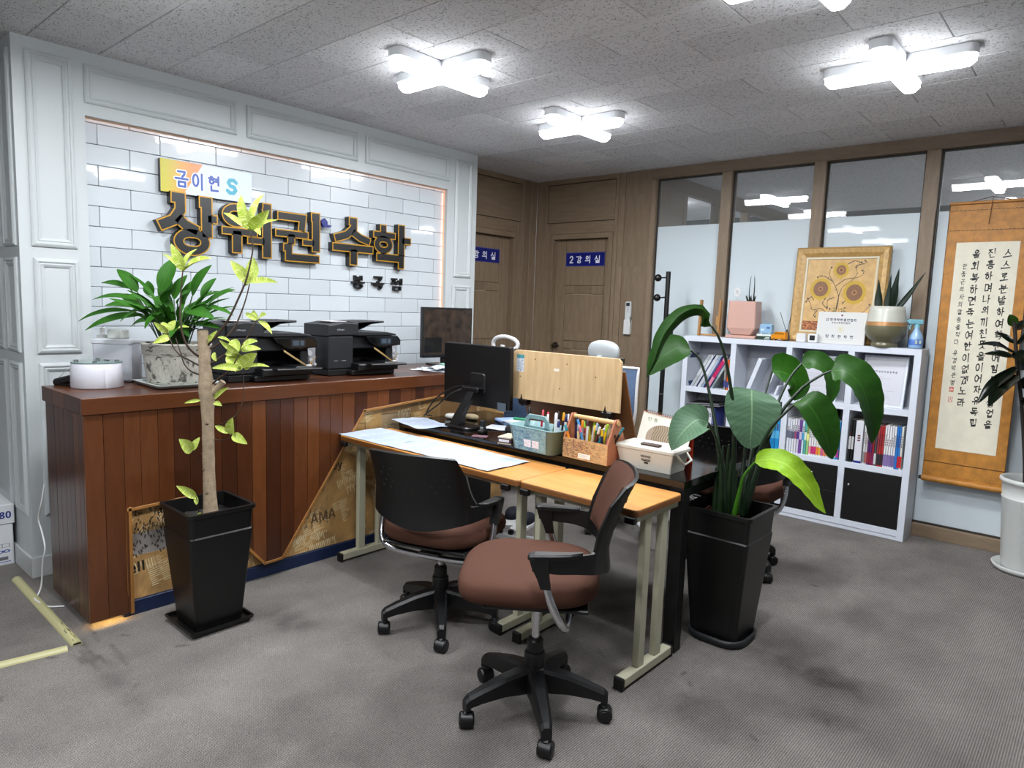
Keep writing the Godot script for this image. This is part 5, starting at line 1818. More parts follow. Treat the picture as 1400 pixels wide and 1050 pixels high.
	for q in [[Vector3(-.050, .232, .01), Vector3(-.07, 1, 0), .20, .026], [Vector3(.012, .232, .0), Vector3(.13, 1, .0), .270, .032], [Vector3(.052, .232, .01), Vector3(.60, 1, 0), .285, .021], [Vector3(-.005, .232, .02), Vector3(.06, 1, 0), .23, .020]]:
		m = MB.new()
		strap_leaf(m, q[0], (q[1] as Vector3).normalized(), q[2], q[3], Vector3(1, 0, .15).normalized(), .02)
		part("leaf", m, mat("snake leaf", Color(.06, .13, .07), .45), v)
	# spray bottle
	var sp := thing("spray_bottle", "blue spray bottle at the right end of the bookcase", "spray bottle", Vector3(-.952, T, -4.895), .5)
	m = MB.new()
	m.lathe([Vector2(0, 0), Vector2(.038, .002), Vector2(.041, .02), Vector2(.040, .055), Vector2(.034, .085), Vector2(.020, .110), Vector2(.015, .124), Vector2(.015, .132), Vector2(0, .132)], 24)
	part("bottle", m, mat("blue plastic", Color(.54, .67, .80), .25), sp)
	m = MB.new()
	m.cyl(Vector3(0, .130, 0), Vector3(0, .152, 0), .016, .015, 16)
	m.box2(Vector3(-.050, .150, -.013), Vector3(.032, .182, .013), .006)
	m.box2(Vector3(-.062, .162, -.006), Vector3(-.048, .176, .006), .002)
	part("spray_head", m, mat("aqua plastic", Color(.48, .70, .76), .35), sp)
	m = MB.new()
	m.tube([Vector3(-.030, .155, 0), Vector3(-.042, .14, 0), Vector3(-.040, .118, 0)], .005, 6)
	part("trigger", m, mat("aqua plastic"), sp)
	m = MB.new()
	m.lathe([Vector2(.0413, .022), Vector2(.0416, .024), Vector2(.0406, .056), Vector2(.040, .058)], 24)
	part("label_band", m, mat("bottle label", Color(.30, .45, .74), .4), sp)
	m = MB.new()
	for q in [[-.010, Color()], [.012, Color()]]:
		m.box(Vector3(q[0], .042, .0405), Vector3(.012, .022, .002))
	part("label_print", m, mat("label white", Color(.75, .80, .70), .4), sp)

# ---------------------------------------------------------------- plants
func square_pot(o: Node3D, w_top: float, w_bot: float, h: float, body: Material, saucer: float, round_saucer: bool):
	var m := MB.new()
	m.loft([rloop(w_bot, w_bot, .015, .018), rloop(lerpf(w_bot, w_top, .78), lerpf(w_bot, w_top, .78), .018, h * .80), rloop(w_top * .90, w_top * .90, .018, h * .81), rloop(w_top * .93, w_top * .93, .018, h - .022), rloop(w_top * .935, w_top * .935, .018, h - .018),
		rloop(w_top, w_top, .02, h - .016), rloop(w_top, w_top, .02, h), rloop(w_top - .03, w_top - .03, .016, h), rloop(w_top * .84, w_top * .84, .016, h - .10)])
	part("pot", m, body, o)
	m = MB.new()
	if round_saucer:
		m.loft([rloop(saucer - .03, saucer - .03, .07, 0), rloop(saucer, saucer, .08, .006), rloop(saucer + .006, saucer + .006, .08, .036), rloop(saucer - .012, saucer - .012, .075, .036), rloop(saucer - .02, saucer - .02, .07, .012)], false)
		m.fan(rloop(saucer - .02, saucer - .02, .07, .012))
	else:
		m.loft([rloop(saucer - .03, saucer - .03, .01, 0), rloop(saucer - .02, saucer - .02, .01, .010), rloop(saucer, saucer, .012, .022), rloop(saucer, saucer, .012, .030), rloop(saucer - .014, saucer - .014, .01, .030), rloop(saucer - .02, saucer - .02, .01, .014)])
		m.fan(rloop(saucer - .02, saucer - .02, .01, .014))
	part("saucer", m, body if not round_saucer else mat("grey saucer", Color(.085, .10, .11), .5), o)

func rough_disc(w: float, y: float, amp: float) -> MB:
	var m := MB.new()
	var n := noise(4, 9.0, 3)
	var g := []
	for i in 15:
		var row := []
		for j in 15:
			var x := (i / 14.0 - .5) * w
			var z := -(j / 14.0 - .5) * w
			row.append(Vector3(x, y + amp * n.get_noise_2d(x * 3, z * 3), z))
		g.append(row)
	m.sheet(g)
	return m

# leaf blade along mid points; nrm = which way the upper face looks
func blade(mb: MB, mid: Array, hw: float, nrm: Vector3, fold: float, p1 := .7, p2 := .75, ripple := 0.0, nu := 8, nv := 18):
	var pts := spline(mid, nv)
	var g := []
	for i in nu + 1: g.append([])
	for j in nv + 1:
		var t := float(j) / nv
		var d: Vector3 = (pts[mini(j + 1, nv)] - pts[maxi(j - 1, 0)]).normalized()
		var side := d.cross(nrm).normalized()
		var up := side.cross(d).normalized()
		var w := hw * pow(maxf(sin(PI * pow(t, p1)), 0.0), p2) + .0006
		for i in nu + 1:
			var s := -1.0 + 2.0 * i / nu
			var lift := fold * w * s * s + ripple * w * sin(t * 40.0 + s * 2.0) * absf(s)
			g[i].append(pts[j] + side * w * s * (1.0 - .12 * fold * s * s) + up * lift)
	mb.sheet(g)

func leaf_mat(key: String, img: Image, rough: float, back: Color) -> StandardMaterial3D:
	var m := tex_mat(key, img, rough)
	m.backlight_enabled = true
	m.backlight = back
	m.metallic_specular = .28
	m.heightmap_enabled = true
	m.heightmap_texture = m.albedo_texture
	m.heightmap_scale = .5
	return m

func plants():
	var blackpot := mat("black pot", Color(.020, .020, .023), .38)
	var soil := mat("soil")
	# young tree with a bare trunk
	var o := thing("potted_tree", "small tree with pale bare trunk and lime leaves in a tall black square pot", "potted plant", Vector3(-2.835, 0, -1.30))
	square_pot(o, .292, .20, .525, blackpot, .272, false)
	part("soil", rough_disc(.25, .462, .012), soil, o)
	var bark := tri_mat("pale bark", ImageTexture.create_from_image(speckle_image(Color(.56, .49, .40), [Color(.34, .28, .22), Color(.68, .62, .54)], 260, 9)), Color(.95, .95, .95), .8, 4.0, false, .6)
	var m := MB.new()
	m.tube(spline(TREE_TRUNK, 24), [.033, .030, .028, .026, .026, .025, .0245, .0255, .0245, .0245, .0255, .0245, .0245, .0255, .028, .031, .034, .032, .028, .026, .025, .024, .0235, .023, .0225], 14)
	part("trunk", m, bark, o)
	m = MB.new()
	m.cyl(TREE_TRUNK[7] + Vector3(0, -.002, 0), TREE_TRUNK[7] + Vector3(-.001, .008, 0), .023, .020, 14)
	part("cut_end", m, mat("cut wood", Color(.12, .075, .05), .8), o)
	m = MB.new()
	var stub := [Vector3(-.055, .965, -.026), Vector3(-.024, .998, -.050), Vector3(.000, 1.040, -.074)]
	m.tube(stub, [.020, .015, .014], 10)
	part("branch_stub", m, bark, o)
	for q in [[.15, .9], [.35, 2.2], [.5, .6], [.62, 2.6], [.74, 1.4], [.28, 1.5]]:
		var p: Vector3 = spline(TREE_TRUNK, 24)[int(q[0] * 24)]
		m = MB.new()
		m.cushion(p + Vector3(cos(q[1]) * .0215, 0, sin(q[1]) * .0215), Vector3(.008, .007, .008), 1, 1, 10, 6)
		part("knot", m, mat("bark knot", Color(.33, .27, .21), .85), o)
	for b in TREE_BRANCHES:
		m = MB.new()
		var sp := spline(b[0], 18)
		var rr := []
		for i in 19: rr.append(lerpf(b[1], b[1] * .5, i / 18.0))
		m.tube(sp, rr, 7)
		part("branch", m, mat("twig", Color(.20, .125, .065), .7), o)
	var lime := leaf_mat("lime leaf", leaf_image(Color(.50, .60, .16), Color(.66, .71, .30), Color(.80, .82, .58), .7), .5, Color(.30, .34, .08))
	rng.seed = 13
	for q in TREE_LEAVES:
		var a: Vector3 = q[0]
		var c: Vector3 = q[1]
		var d := (c - a)
		var toward := Vector3(.62, .35, .62) + Vector3(rng.randf_range(-.5, .5), rng.randf_range(-.1, .6), rng.randf_range(-.5, .5))
		var nrm := (toward - d.normalized() * toward.dot(d.normalized())).normalized()
		m = MB.new()
		blade(m, [a, a + d * .35 + nrm * d.length() * .06, a + d * .7 + nrm * d.length() * .06, c - nrm * d.length() * .02], q[2], nrm, rng.randf_range(.15, .5), .75, .85, .03, 6, 12)
		part("leaf", m, lime, o)
	# bird of paradise
	o = thing("bird_of_paradise", "leafy bird of paradise plant with paddle leaves in a tall black square pot", "potted plant", Vector3(-1.18, 0, -2.80))
	square_pot(o, .305, .205, .585, blackpot, .250, true)
	part("soil", rough_disc(.27, .50, .015), soil, o)
	m = MB.new()
	for i in 40: m.cushion(Vector3(.06 + rng.randf_range(-.06, .05), .512 + rng.randf_range(0, .008), .055 + rng.randf_range(-.05, .05)), Vector3.ONE * rng.randf_range(.004, .008), 1, 1, 6, 4)
	var pb := part("pebbles", m, mat("pebble", Color(.45, .36, .27), .8), o)
	pb.set_meta("kind", "stuff")
	var tex := {"dark": leaf_mat("bird leaf dark", leaf_image(Color(.085, .205, .035), Color(.11, .245, .05), Color(.19, .35, .11), 0.0, .2), .5, Color(.05, .12, .01)),
		"grey": leaf_mat("bird leaf grey", leaf_image(Color(.19, .285, .215), Color(.22, .32, .245), Color(.46, .58, .44), 0.0, .35), .5, Color(.03, .06, .02)),
		"mid": leaf_mat("bird leaf mid", leaf_image(Color(.10, .24, .035), Color(.13, .29, .05), Color(.22, .40, .10)), .45, Color(.08, .18, .01)),
		"lime": leaf_mat("bird leaf lime", leaf_image(Color(.42, .56, .09), Color(.48, .62, .13), Color(.60, .72, .30)), .5, Color(.22, .30, .03))}
	for i in BIRD_STALKS.size():
		m = MB.new()
		var sp := spline(BIRD_STALKS[i], 22)
		var rr := []
		for k in 23: rr.append(lerpf(.0125, .0045, k / 22.0))
		m.tube(sp, rr, 9)
		part("stalk", m, mat("stalk dark", Color(.055, .13, .055), .4) if i < 8 else mat("stalk lime", Color(.20, .38, .06), .4), o)
	for i in 7:
		m = MB.new()
		var a := TAU * i / 7.0
		var b0 := Vector3(-.03 + cos(a) * .035, .49, sin(a) * .03)
		m.tube(spline([b0, b0 + Vector3(cos(a) * .004, .12, 0), b0 + Vector3(cos(a) * .012, .25 + .05 * (i % 3), 0)], 8), [.018, .0175, .017, .015, .013, .011, .009, .007, .004], 8)
		part("sheath", m, mat("sheath green", Color(.07, .15, .045), .45), o)
	m = MB.new()
	for q in [[-.10, .02], [-.09, -.02], [.05, .06]]: m.tube([Vector3(q[0], .50, q[1]), Vector3(q[0] - .01, .54, q[1] + .01), Vector3(q[0] + .02, .57, q[1] + .01)], [.007, .010, .002], 6)
	part("dry_sheath", m, mat("dry brown", Color(.28, .13, .05), .8), o)
	for b in BIRD_BLADES:
		m = MB.new()
		var big: bool = b[1] > .08
		blade(m, b[0], b[1], b[2], b[3], .62 if big else .7, .62 if big else .8, .018 if b[4] != "lime" else .05, 10, 26)
		part("leaf", m, tex[b[4]], o, "bright lime green young leaf" if b[4] == "lime" else "")
	# rubber plant in a white round pot
	o = thing("rubber_plant", "dark rubber plant in a tall round white pot at the right edge", "potted plant", Vector3(-.27, 0, -4.80))
	m = MB.new()
	m.lathe([Vector2(0, .018), Vector2(.118, .018), Vector2(.122, .03), Vector2(.150, .415), Vector2(.153, .42), Vector2(.153, .425), Vector2(.150, .428), Vector2(.158, .505), Vector2(.166, .510), Vector2(.170, .520), Vector2(.168, .532), Vector2(.158, .535), Vector2(.146, .525), Vector2(.142, .46)], 40)
	part("pot", m, mat("white pot", Color(.77, .78, .77), .35), o)
	m = MB.new()
	m.lathe([Vector2(0, 0), Vector2(.140, .0), Vector2(.156, .010), Vector2(.166, .034), Vector2(.160, .036), Vector2(.146, .014), Vector2(0, .014)], 40)
	part("saucer", m, mat("white pot"), o)
	m = MB.new(); m.cyl(Vector3(0, .44, 0), Vector3(0, .468, 0), .142, .143, 24)
	part("soil", m, soil, o)
	m = MB.new()
	m.tube(spline([Vector3(.02, .45, 0)] + RUBBER_STEM, 20), .0095, 8)
	part("stem", m, mat("dark stem", Color(.11, .07, .04), .7), o)
	var rub := leaf_mat("rubber leaf", leaf_image(Color(.022, .048, .024), Color(.03, .06, .028), Color(.07, .11, .05)), .22, Color(.01, .02, .0))
	for i in RUBBER_LEAVES.size():
		var q: Array = RUBBER_LEAVES[i]
		var a: Vector3 = q[0]
		var c: Vector3 = q[1]
		var d := c - a
		var toward := Vector3(.15, .75, .75) + Vector3(rng.randf_range(-.4, .4), 0, rng.randf_range(-.3, .3))
		var nrm := (toward - d.normalized() * toward.dot(d.normalized())).normalized()
		m = MB.new()
		blade(m, [a, a + d * .2, a + d * .6 + nrm * d.length() * .06, c], q[2], nrm, .3, .8, .75, 0.0, 6, 14)
		part("leaf", m, rub if i != 5 else leaf_mat("rubber leaf young", leaf_image(Color(.10, .20, .05), Color(.14, .24, .06), Color(.2, .3, .1)), .3, Color(.05, .1, .0)), o)
	# peace lily on the counter
	o = thing("peace_lily", "bushy dark green peace lily in a weathered grey round pot on the counter", "potted plant", Vector3(-3.335, CT, -1.395))
	m = MB.new()
	m.lathe([Vector2(0, .012), Vector2(.126, .012), Vector2(.132, .03), Vector2(.144, .135), Vector2(.146, .150), Vector2(.148, .153), Vector2(.150, .190), Vector2(.153, .194), Vector2(.152, .202), Vector2(.142, .203), Vector2(.136, .16)], 40)
	var con := tex_mat("weathered grey pot", concrete_image(), .85, .5)
	con.texture_repeat = true
	con.uv1_scale = Vector3(2, 1, 1)
	part("pot", m, con, o)
	m = MB.new()
	m.loft([rloop(.24, .24, .01, .0005), rloop(.27, .27, .01, .003), rloop(.315, .30, .012, .016), rloop(.318, .303, .012, .020), rloop(.304, .289, .01, .020), rloop(.27, .26, .01, .010)])
	m.fan(rloop(.27, .26, .01, .010))
	part("saucer", m, mat("white saucer", Color(.70, .73, .72), .4), o)
	m = MB.new(); m.cyl(Vector3(0, .15, 0), Vector3(0, .182, 0), .137, .138, 24)
	part("soil", m, soil, o)
	var lg := leaf_mat("lily leaf", leaf_image(Color(.115, .28, .05), Color(.16, .35, .08), Color(.24, .44, .14), 0.0, .3), .55, Color(.09, .20, .03))
	rng.seed = 71
	var leaves := LILY_LEAVES.duplicate()
	for i in 44:
		var a := rng.randf() * TAU
		var el := rng.randf_range(.1, 1.1)
		var rr := rng.randf_range(.10, .24)
		var tip := Vector3(cos(a) * rr * 1.2, .29 + rr * el, sin(a) * rr * 1.2)
		leaves.append([Vector3(cos(a) * rr * .45, .26 + .5 * rr * el, sin(a) * rr * .45), tip, rng.randf_range(.011, .018)])
	for q in leaves:
		var a: Vector3 = q[0]
		var c: Vector3 = q[1]
		var d := c - a
		var root := Vector3(clampf(a.x * .35, -.1, .1), .18, clampf(a.z * .35, -.1, .1))
		var toward := Vector3(0, 1, 0) + Vector3(.45, 0, .45) + Vector3(rng.randf_range(-.4, .4), 0, rng.randf_range(-.4, .4))
		var nrm := (toward - d.normalized() * toward.dot(d.normalized())).normalized()
		m = MB.new()
		m.tube(spline([root, root.lerp(a, .5) + Vector3(0, .03, 0), a], 8), .0032, 5)
		part("stalk", m, mat("lily stalk", Color(.10, .22, .05), .45), o)
		m = MB.new()
		blade(m, [a, a + d * .35 + nrm * d.length() * .10, a + d * .7 + nrm * d.length() * .09, c], q[2] * .85, nrm, rng.randf_range(.1, .3), .85, .85, .02, 6, 14)
		part("leaf", m, lg, o)

# ---------------------------------------------------------------- printers and counter top things
func text_mesh(s: String, h: float, depth := .0008) -> TextMesh:
	var tm := TextMesh.new()
	var f := SystemFont.new()
	f.font_names = PackedStringArray(["Droid Sans"])
	f.font_weight = 700
	tm.font = f
	tm.text = s
	tm.font_size = 48
	tm.pixel_size = h / 36.0
	tm.depth = depth
	return tm

func printer(label: String, at: Vector3) -> Node3D:
	# front faces +x; at = lower front left corner (left end of the front seen from the room)
	var o := thing("printer", label, "printer", at, 0, "black inkjet printers on the counter")
	var shellm := mat("printer black", Color(.070, .075, .090), .5)
	var darker := mat("printer dark", Color(.028, .030, .036), .4)
	var B := Basis(Vector3(0, 0, -1), Vector3(0, 1, 0), Vector3(1, 0, 0))   # local x right, y up, z out of the front
	var X := Transform3D(B, Vector3.ZERO)
	var mk := func(called: String, mt: Material, f: Callable):
		var m := MB.new(); m.xf = X
		f.call(m)
		return part(called, m, mt, o)
	mk.call("base", darker, func(m): m.box2(Vector3(.004, 0, -.235), Vector3(.470, .040, -.004), .006))
	# left tower, with the label, and the recessed right part
	mk.call("body", shellm, func(m):
		m.box2(Vector3(0, .040, -.240), Vector3(.165, .225, 0), .006)
		m.box2(Vector3(.160, .150, -.240), Vector3(.475, .225, -.030), .006)
		m.box2(Vector3(.425, .040, -.240), Vector3(.475, .155, -.030), .006)
		m.box2(Vector3(.160, .040, -.240), Vector3(.430, .155, -.170), .004))
	# scanner lid with the document feeder tray
	mk.call("lid", shellm, func(m):
		m.prism(PackedVector2Array([Vector2(-.004, .226), Vector2(.20, .226), Vector2(.20, .300), Vector2(.10, .305), Vector2(-.004, .288)]), -.242, .004, .008)
		m.prism(PackedVector2Array([Vector2(.19, .226), Vector2(.478, .226), Vector2(.470, .236), Vector2(.40, .248), Vector2(.19, .252)]), -.242, .002, .004))
	mk.call("feeder_tray", shellm, func(m):
		m.prism(PackedVector2Array([Vector2(.17, .268), Vector2(.215, .258), Vector2(.255, .272), Vector2(.300, .292), Vector2(.395, .302), Vector2(.395, .312), Vector2(.300, .312), Vector2(.17, .306)]), -.215, -.012, .006))
	mk.call("paper_guide", mat("grey paper", Color(.70, .68, .70), .6), func(m): m.box2(Vector3(.05, .3035, -.19), Vector3(.16, .3065, -.06), .001))
	# control panel
	var pan = mk.call("control_panel", mat("panel gloss", Color(.022, .024, .03), .15), func(m):
		m.prism(PackedVector2Array([Vector2(.245, .224), Vector2(.478, .224), Vector2(.502, .198), Vector2(.500, .168), Vector2(.330, .158), Vector2(.268, .196)]), -.034, .014, .006))
	var sc := MB.new(); sc.xf = X
	sc.prism(rrect(.085, .042, .003, 3, Vector2(.385, .193)), .0138, .0152)
	part("touch_screen", sc, mat("printer screen", Color(.10, .12, .15), .12), pan)
	sc = MB.new(); sc.xf = X
	sc.prism(rrect(.036, .026, .002, 2, Vector2(.372, .194)), .0150, .0158)
	sc.prism(rrect(.022, .026, .002, 2, Vector2(.408, .194)), .0150, .0158)
	part("screen_icons", sc, mat("printer icons", Color(.22, .26, .30), .3), pan)
	# output slot and trays
	mk.call("output_slot", mat("vent black"), func(m): m.box2(Vector3(.185, .088, -.172), Vector3(.40, .148, -.165), .002))
	mk.call("output_tray", darker, func(m):
		m.prism(PackedVector2Array([Vector2(.150, .030), Vector2(.435, .030), Vector2(.435, .074), Vector2(.345, .076), Vector2(.330, .066), Vector2(.150, .070)]), -.165, .075, .006)
		m.prism(PackedVector2Array([Vector2(.205, .058), Vector2(.465, .058), Vector2(.465, .068), Vector2(.205, .072)]), .05, .120, .004))
	mk.call("paper_drawer", darker, func(m): m.box2(Vector3(.125, .004, -.165), Vector3(.430, .032, .045), .005))
	var tm := part("brand_lettering", text_mesh("OfficeJet", .0085), mat("print grey", Color(.55, .56, .58), .4), o)
	tm.transform = X * Transform3D(Basis.IDENTITY, Vector3(.075, .262, .0046))
	mk.call("status_marks", mat("print grey"), func(m):
		m.box2(Vector3(.035, .085, 0), Vector3(.060, .088, .0006)); m.box2(Vector3(.085, .085, 0), Vector3(.115, .088, .0006)))
	# ink tank hung on the right side, with its tubes
	mk.call("ink_tank", mat("ink tank", Color(.55, .56, .58), .25), func(m): m.box2(Vector3(.484, .045, -.16), Vector3(.555, .195, -.085), .004))
	mk.call("tank_cap", mat("tank cap", Color(.70, .70, .71), .4), func(m):
		m.cyl(Vector3(.510, .130, -.085), Vector3(.510, .130, -.070), .014, .014, 14)
		m.cyl(Vector3(.520, .090, -.085), Vector3(.520, .090, -.074), .011, .011, 14)
		m.box2(Vector3(.535, .060, -.085), Vector3(.552, .075, -.070), .003))
	mk.call("ink_tube", mat("ink tube", Color(.55, .45, .26), .4), func(m):
		m.tube(spline([Vector3(.300, .158, .012), Vector3(.345, .125, .03), Vector3(.40, .09, .03), Vector3(.445, .066, .02), Vector3(.50, .08, -.05), Vector3(.545, .11, -.07)], 20), .003, 6)
		m.tube(spline([Vector3(.300, .152, .014), Vector3(.35, .115, .034), Vector3(.41, .08, .03), Vector3(.455, .062, .015), Vector3(.51, .075, -.05)], 20), .003, 6))
	mk.call("tube_clamp", mat("tank cap"), func(m): m.box(Vector3(.44, .070, .026), Vector3(.034, .016, .014), .004))
	return o

func sheet_thing(label: String, c: Vector3, turn: float, w: float, d: float, m_: Material, curl := .004, called := "paper_sheet", group := "", seed_ := 1):
	var n := noise(seed_, 3.0, 2)
	var g := []
	for i in 9:
		var row := []
		for j in 7:
			var x := (i / 8.0 - .5) * w
			var z := -(j / 6.0 - .5) * d
			var e := maxf(absf(i / 4.0 - 1), absf(j / 3.0 - 1))
			row.append(Vector3(x, .0008 + curl * (.4 * absf(n.get_noise_2d(x * 2, z * 2)) + .8 * pow(e, 6) * absf(n.get_noise_2d(x * 4 + 9, z * 4))), z))
		g.append(row)
	var m := MB.new()
	m.slab(g, .0006)
	return solo(called, m, m_, label, "paper", c, turn, group)

func on_counter():
	printer("black inkjet printer on the counter behind the bare tree trunk", Vector3(-3.265, CT, -1.60))
	printer("black inkjet printer on the counter nearer the monitor, whole front in view", Vector3(-3.285, CT, -2.195))
	# white round canister with a glass top
	var white := mat("white plastic")
	var o := thing("canister", "low round white appliance with a glass top at the near end of the counter", "appliance", Vector3(-3.440, CT, -1.085))
	var m := MB.new()
	m.lathe([Vector2(0, 0), Vector2(.100, 0), Vector2(.105, .006), Vector2(.101, .108), Vector2(.098, .112), Vector2(0, .112)], 44)
	part("body", m, mat("canister white", Color(.77, .77, .80), .35), o)
	m = MB.new()
	m.lathe([Vector2(0, .1125), Vector2(.1015, .1125), Vector2(.1015, .1165), Vector2(0, .1165)], 44, Vector3.ZERO, true)
	part("glass_top", m, mat("green glass", Color(.42, .52, .50), .06), o)
	m = MB.new()
	m.box(Vector3(-.03, .1175, -.05), Vector3(.04, .002, .012))
	part("slot", m, mat("black plastic"), o)
	for a in [.4, 2.0, 3.5, 5.2]:
		m = MB.new()
		m.cyl(Vector3(cos(a) * .080, .1165, sin(a) * .080), Vector3(cos(a) * .080, .124, sin(a) * .080), .009, .009, 14)
		part("stud", m, mat("plated steel"), o)
	# dark handset beside it
	o = thing("handset", "dark handheld device lying behind the round white appliance at the counter's end", "device", Vector3(-3.548, CT, -.995), .4)
	m = MB.new()
	m.xf = Transform3D(Basis(Vector3(0, 0, 1), .24), Vector3(0, .026, 0))
	m.prism(rrect(.135, .034, .015, 6), -.022, .022, .008)
	part("body", m, mat("handset black", Color(.05, .04, .045), .3), o)
	m = MB.new(); m.box2(Vector3(-.05, 0, -.02), Vector3(.05, .012, .02), .004)
	part("cradle", m, mat("black plastic"), o)
	m = MB.new()
	m.tube(spline([Vector3(-.055, .028, 0), Vector3(-.01, .07, -.01), Vector3(.04, .095, -.02)], 8), .002, 5)
	part("strap", m, mat("strap white", Color(.7, .7, .72), .6), o)
	# white container with a pump
	o = thing("pump_container", "white translucent container with pump and square cap behind the lily pot", "container", Vector3(-3.632, CT, -1.235), .72)
	m = MB.new()
	m.prism(rrect(.185, .195, .018, 5, Vector2(0, .098)), -.05, .05, .010)
	part("body", m, mat("milky plastic", Color(.73, .74, .77), .3), o)
	m = MB.new()
	m.prism(rrect(.192, .026, .010, 5, Vector2(0, .193)), -.053, .053, .004)
	part("rim", m, mat("milky rim", Color(.77, .78, .80), .3), o)
	m = MB.new()
	m.cyl(Vector3(-.068, .205, 0), Vector3(-.068, .222, 0), .024, .024, 18)
	m.cyl(Vector3(-.068, .222, 0), Vector3(-.068, .240, 0), .011, .010, 12)
	m.box(Vector3(-.066, .246, 0), Vector3(.020, .026, .018), .004)
	part("pump", m, white, o)
	m = MB.new(); m.box2(Vector3(-.028, .205, -.035), Vector3(.045, .250, .035), .006)
	part("cap", m, mat("cap white", Color(.74, .75, .73), .4), o)
	# second monitor at the far end
	o = thing("monitor", "monitor with a dark screen at the far end of the counter", "monitor", Vector3(-3.500, CT, -3.300), 1.40)
	m = MB.new()
	m.prism(rrect(.410, .345, .006, 3, Vector2(0, .228)), -.030, .0, .004)
	part("housing", m, mat("black plastic"), o)
	m = MB.new()
	m.quad(Vector3(-.194, .078, .0006), Vector3(.194, .078, .0006), Vector3(.194, .386, .0006), Vector3(-.194, .386, .0006))
	part("screen", m, tex_mat("monitor picture", screen_image(), .12), o)
	m = MB.new()
	m.box2(Vector3(-.205, .0585, -.002), Vector3(.205, .074, .0012), .001)
	part("bezel", m, mat("bezel", Color(.06, .06, .065), .15), o)
	m = MB.new()
	m.box2(Vector3(-.11, 0, -.11), Vector3(.11, .012, .05), .004)
	m.box2(Vector3(-.03, .01, -.05), Vector3(.03, .14, -.028), .004)
	part("stand", m, mat("black plastic"), o)
	var pm := mat("paper white", Color(.72, .74, .77), .7)
	for i in 4:
		sheet_thing(["loose white sheets at the far end of the counter, lowest and nearest the printer", "loose white sheets at the far end of the counter, second in the stack", "curled white sheet on the counter before the monitor", "white sheet on top of the stack on the counter before the monitor"][i], Vector3(-3.26 + .02 * i, CT + .004 * i, -2.98 - .05 * i), [.3, .9, 1.2, 1.0][i], .28, .20, pm, .03 if i == 2 else .012, "paper_sheet", "loose sheets at the counter's far end", i + 3)
	o = thing("file_tray", "pale green stack of folders under the monitor at the counter's end", "folders", Vector3(-3.43, CT + .002, -3.24), 1.22)
	for i in 3:
		m = MB.new()
		m.box(Vector3(.01 * i, .006 + .011 * i, .13 + .004 * i), Vector3(.26, .009, .06), .001)
		part("folder", m, mat("pale green card %d" % i, [Color(.55, .72, .66), Color(.75, .80, .80), Color(.50, .66, .60)][i], .6), o)

# ---------------------------------------------------------------- things on the desks
func pen(at: Vector3, dir: Vector3, L: float, r: float, body: Color, tip: Color, label: String, group: String, kind := "pen"):
	var o := thing("pen" if kind == "pen" else "pencil", label, kind, at, 0, group)
	o.transform.basis = MB.frame_of(dir)
	var m := MB.new()
	m.cyl(Vector3.ZERO, Vector3(0, L * .80, 0), r, r, 8 if kind == "pen" else 6)
	part("barrel", m, mat("pen %s" % body.to_html(false), body, .35), o)
	m = MB.new()
	if kind == "pen":
		m.cyl(Vector3(0, L * .80, 0), Vector3(0, L * .985, 0), r * 1.08, r * .95, 8)
		m.cyl(Vector3(0, L * .985, 0), Vector3(0, L, 0), r * .95, r * .6, 8)
	else:
		m.cyl(Vector3(0, L * .80, 0), Vector3(0, L, 0), r, r * .95, 6)
	part("cap" if kind == "pen" else "end", m, mat("pen %s" % tip.to_html(false), tip, .35), o)

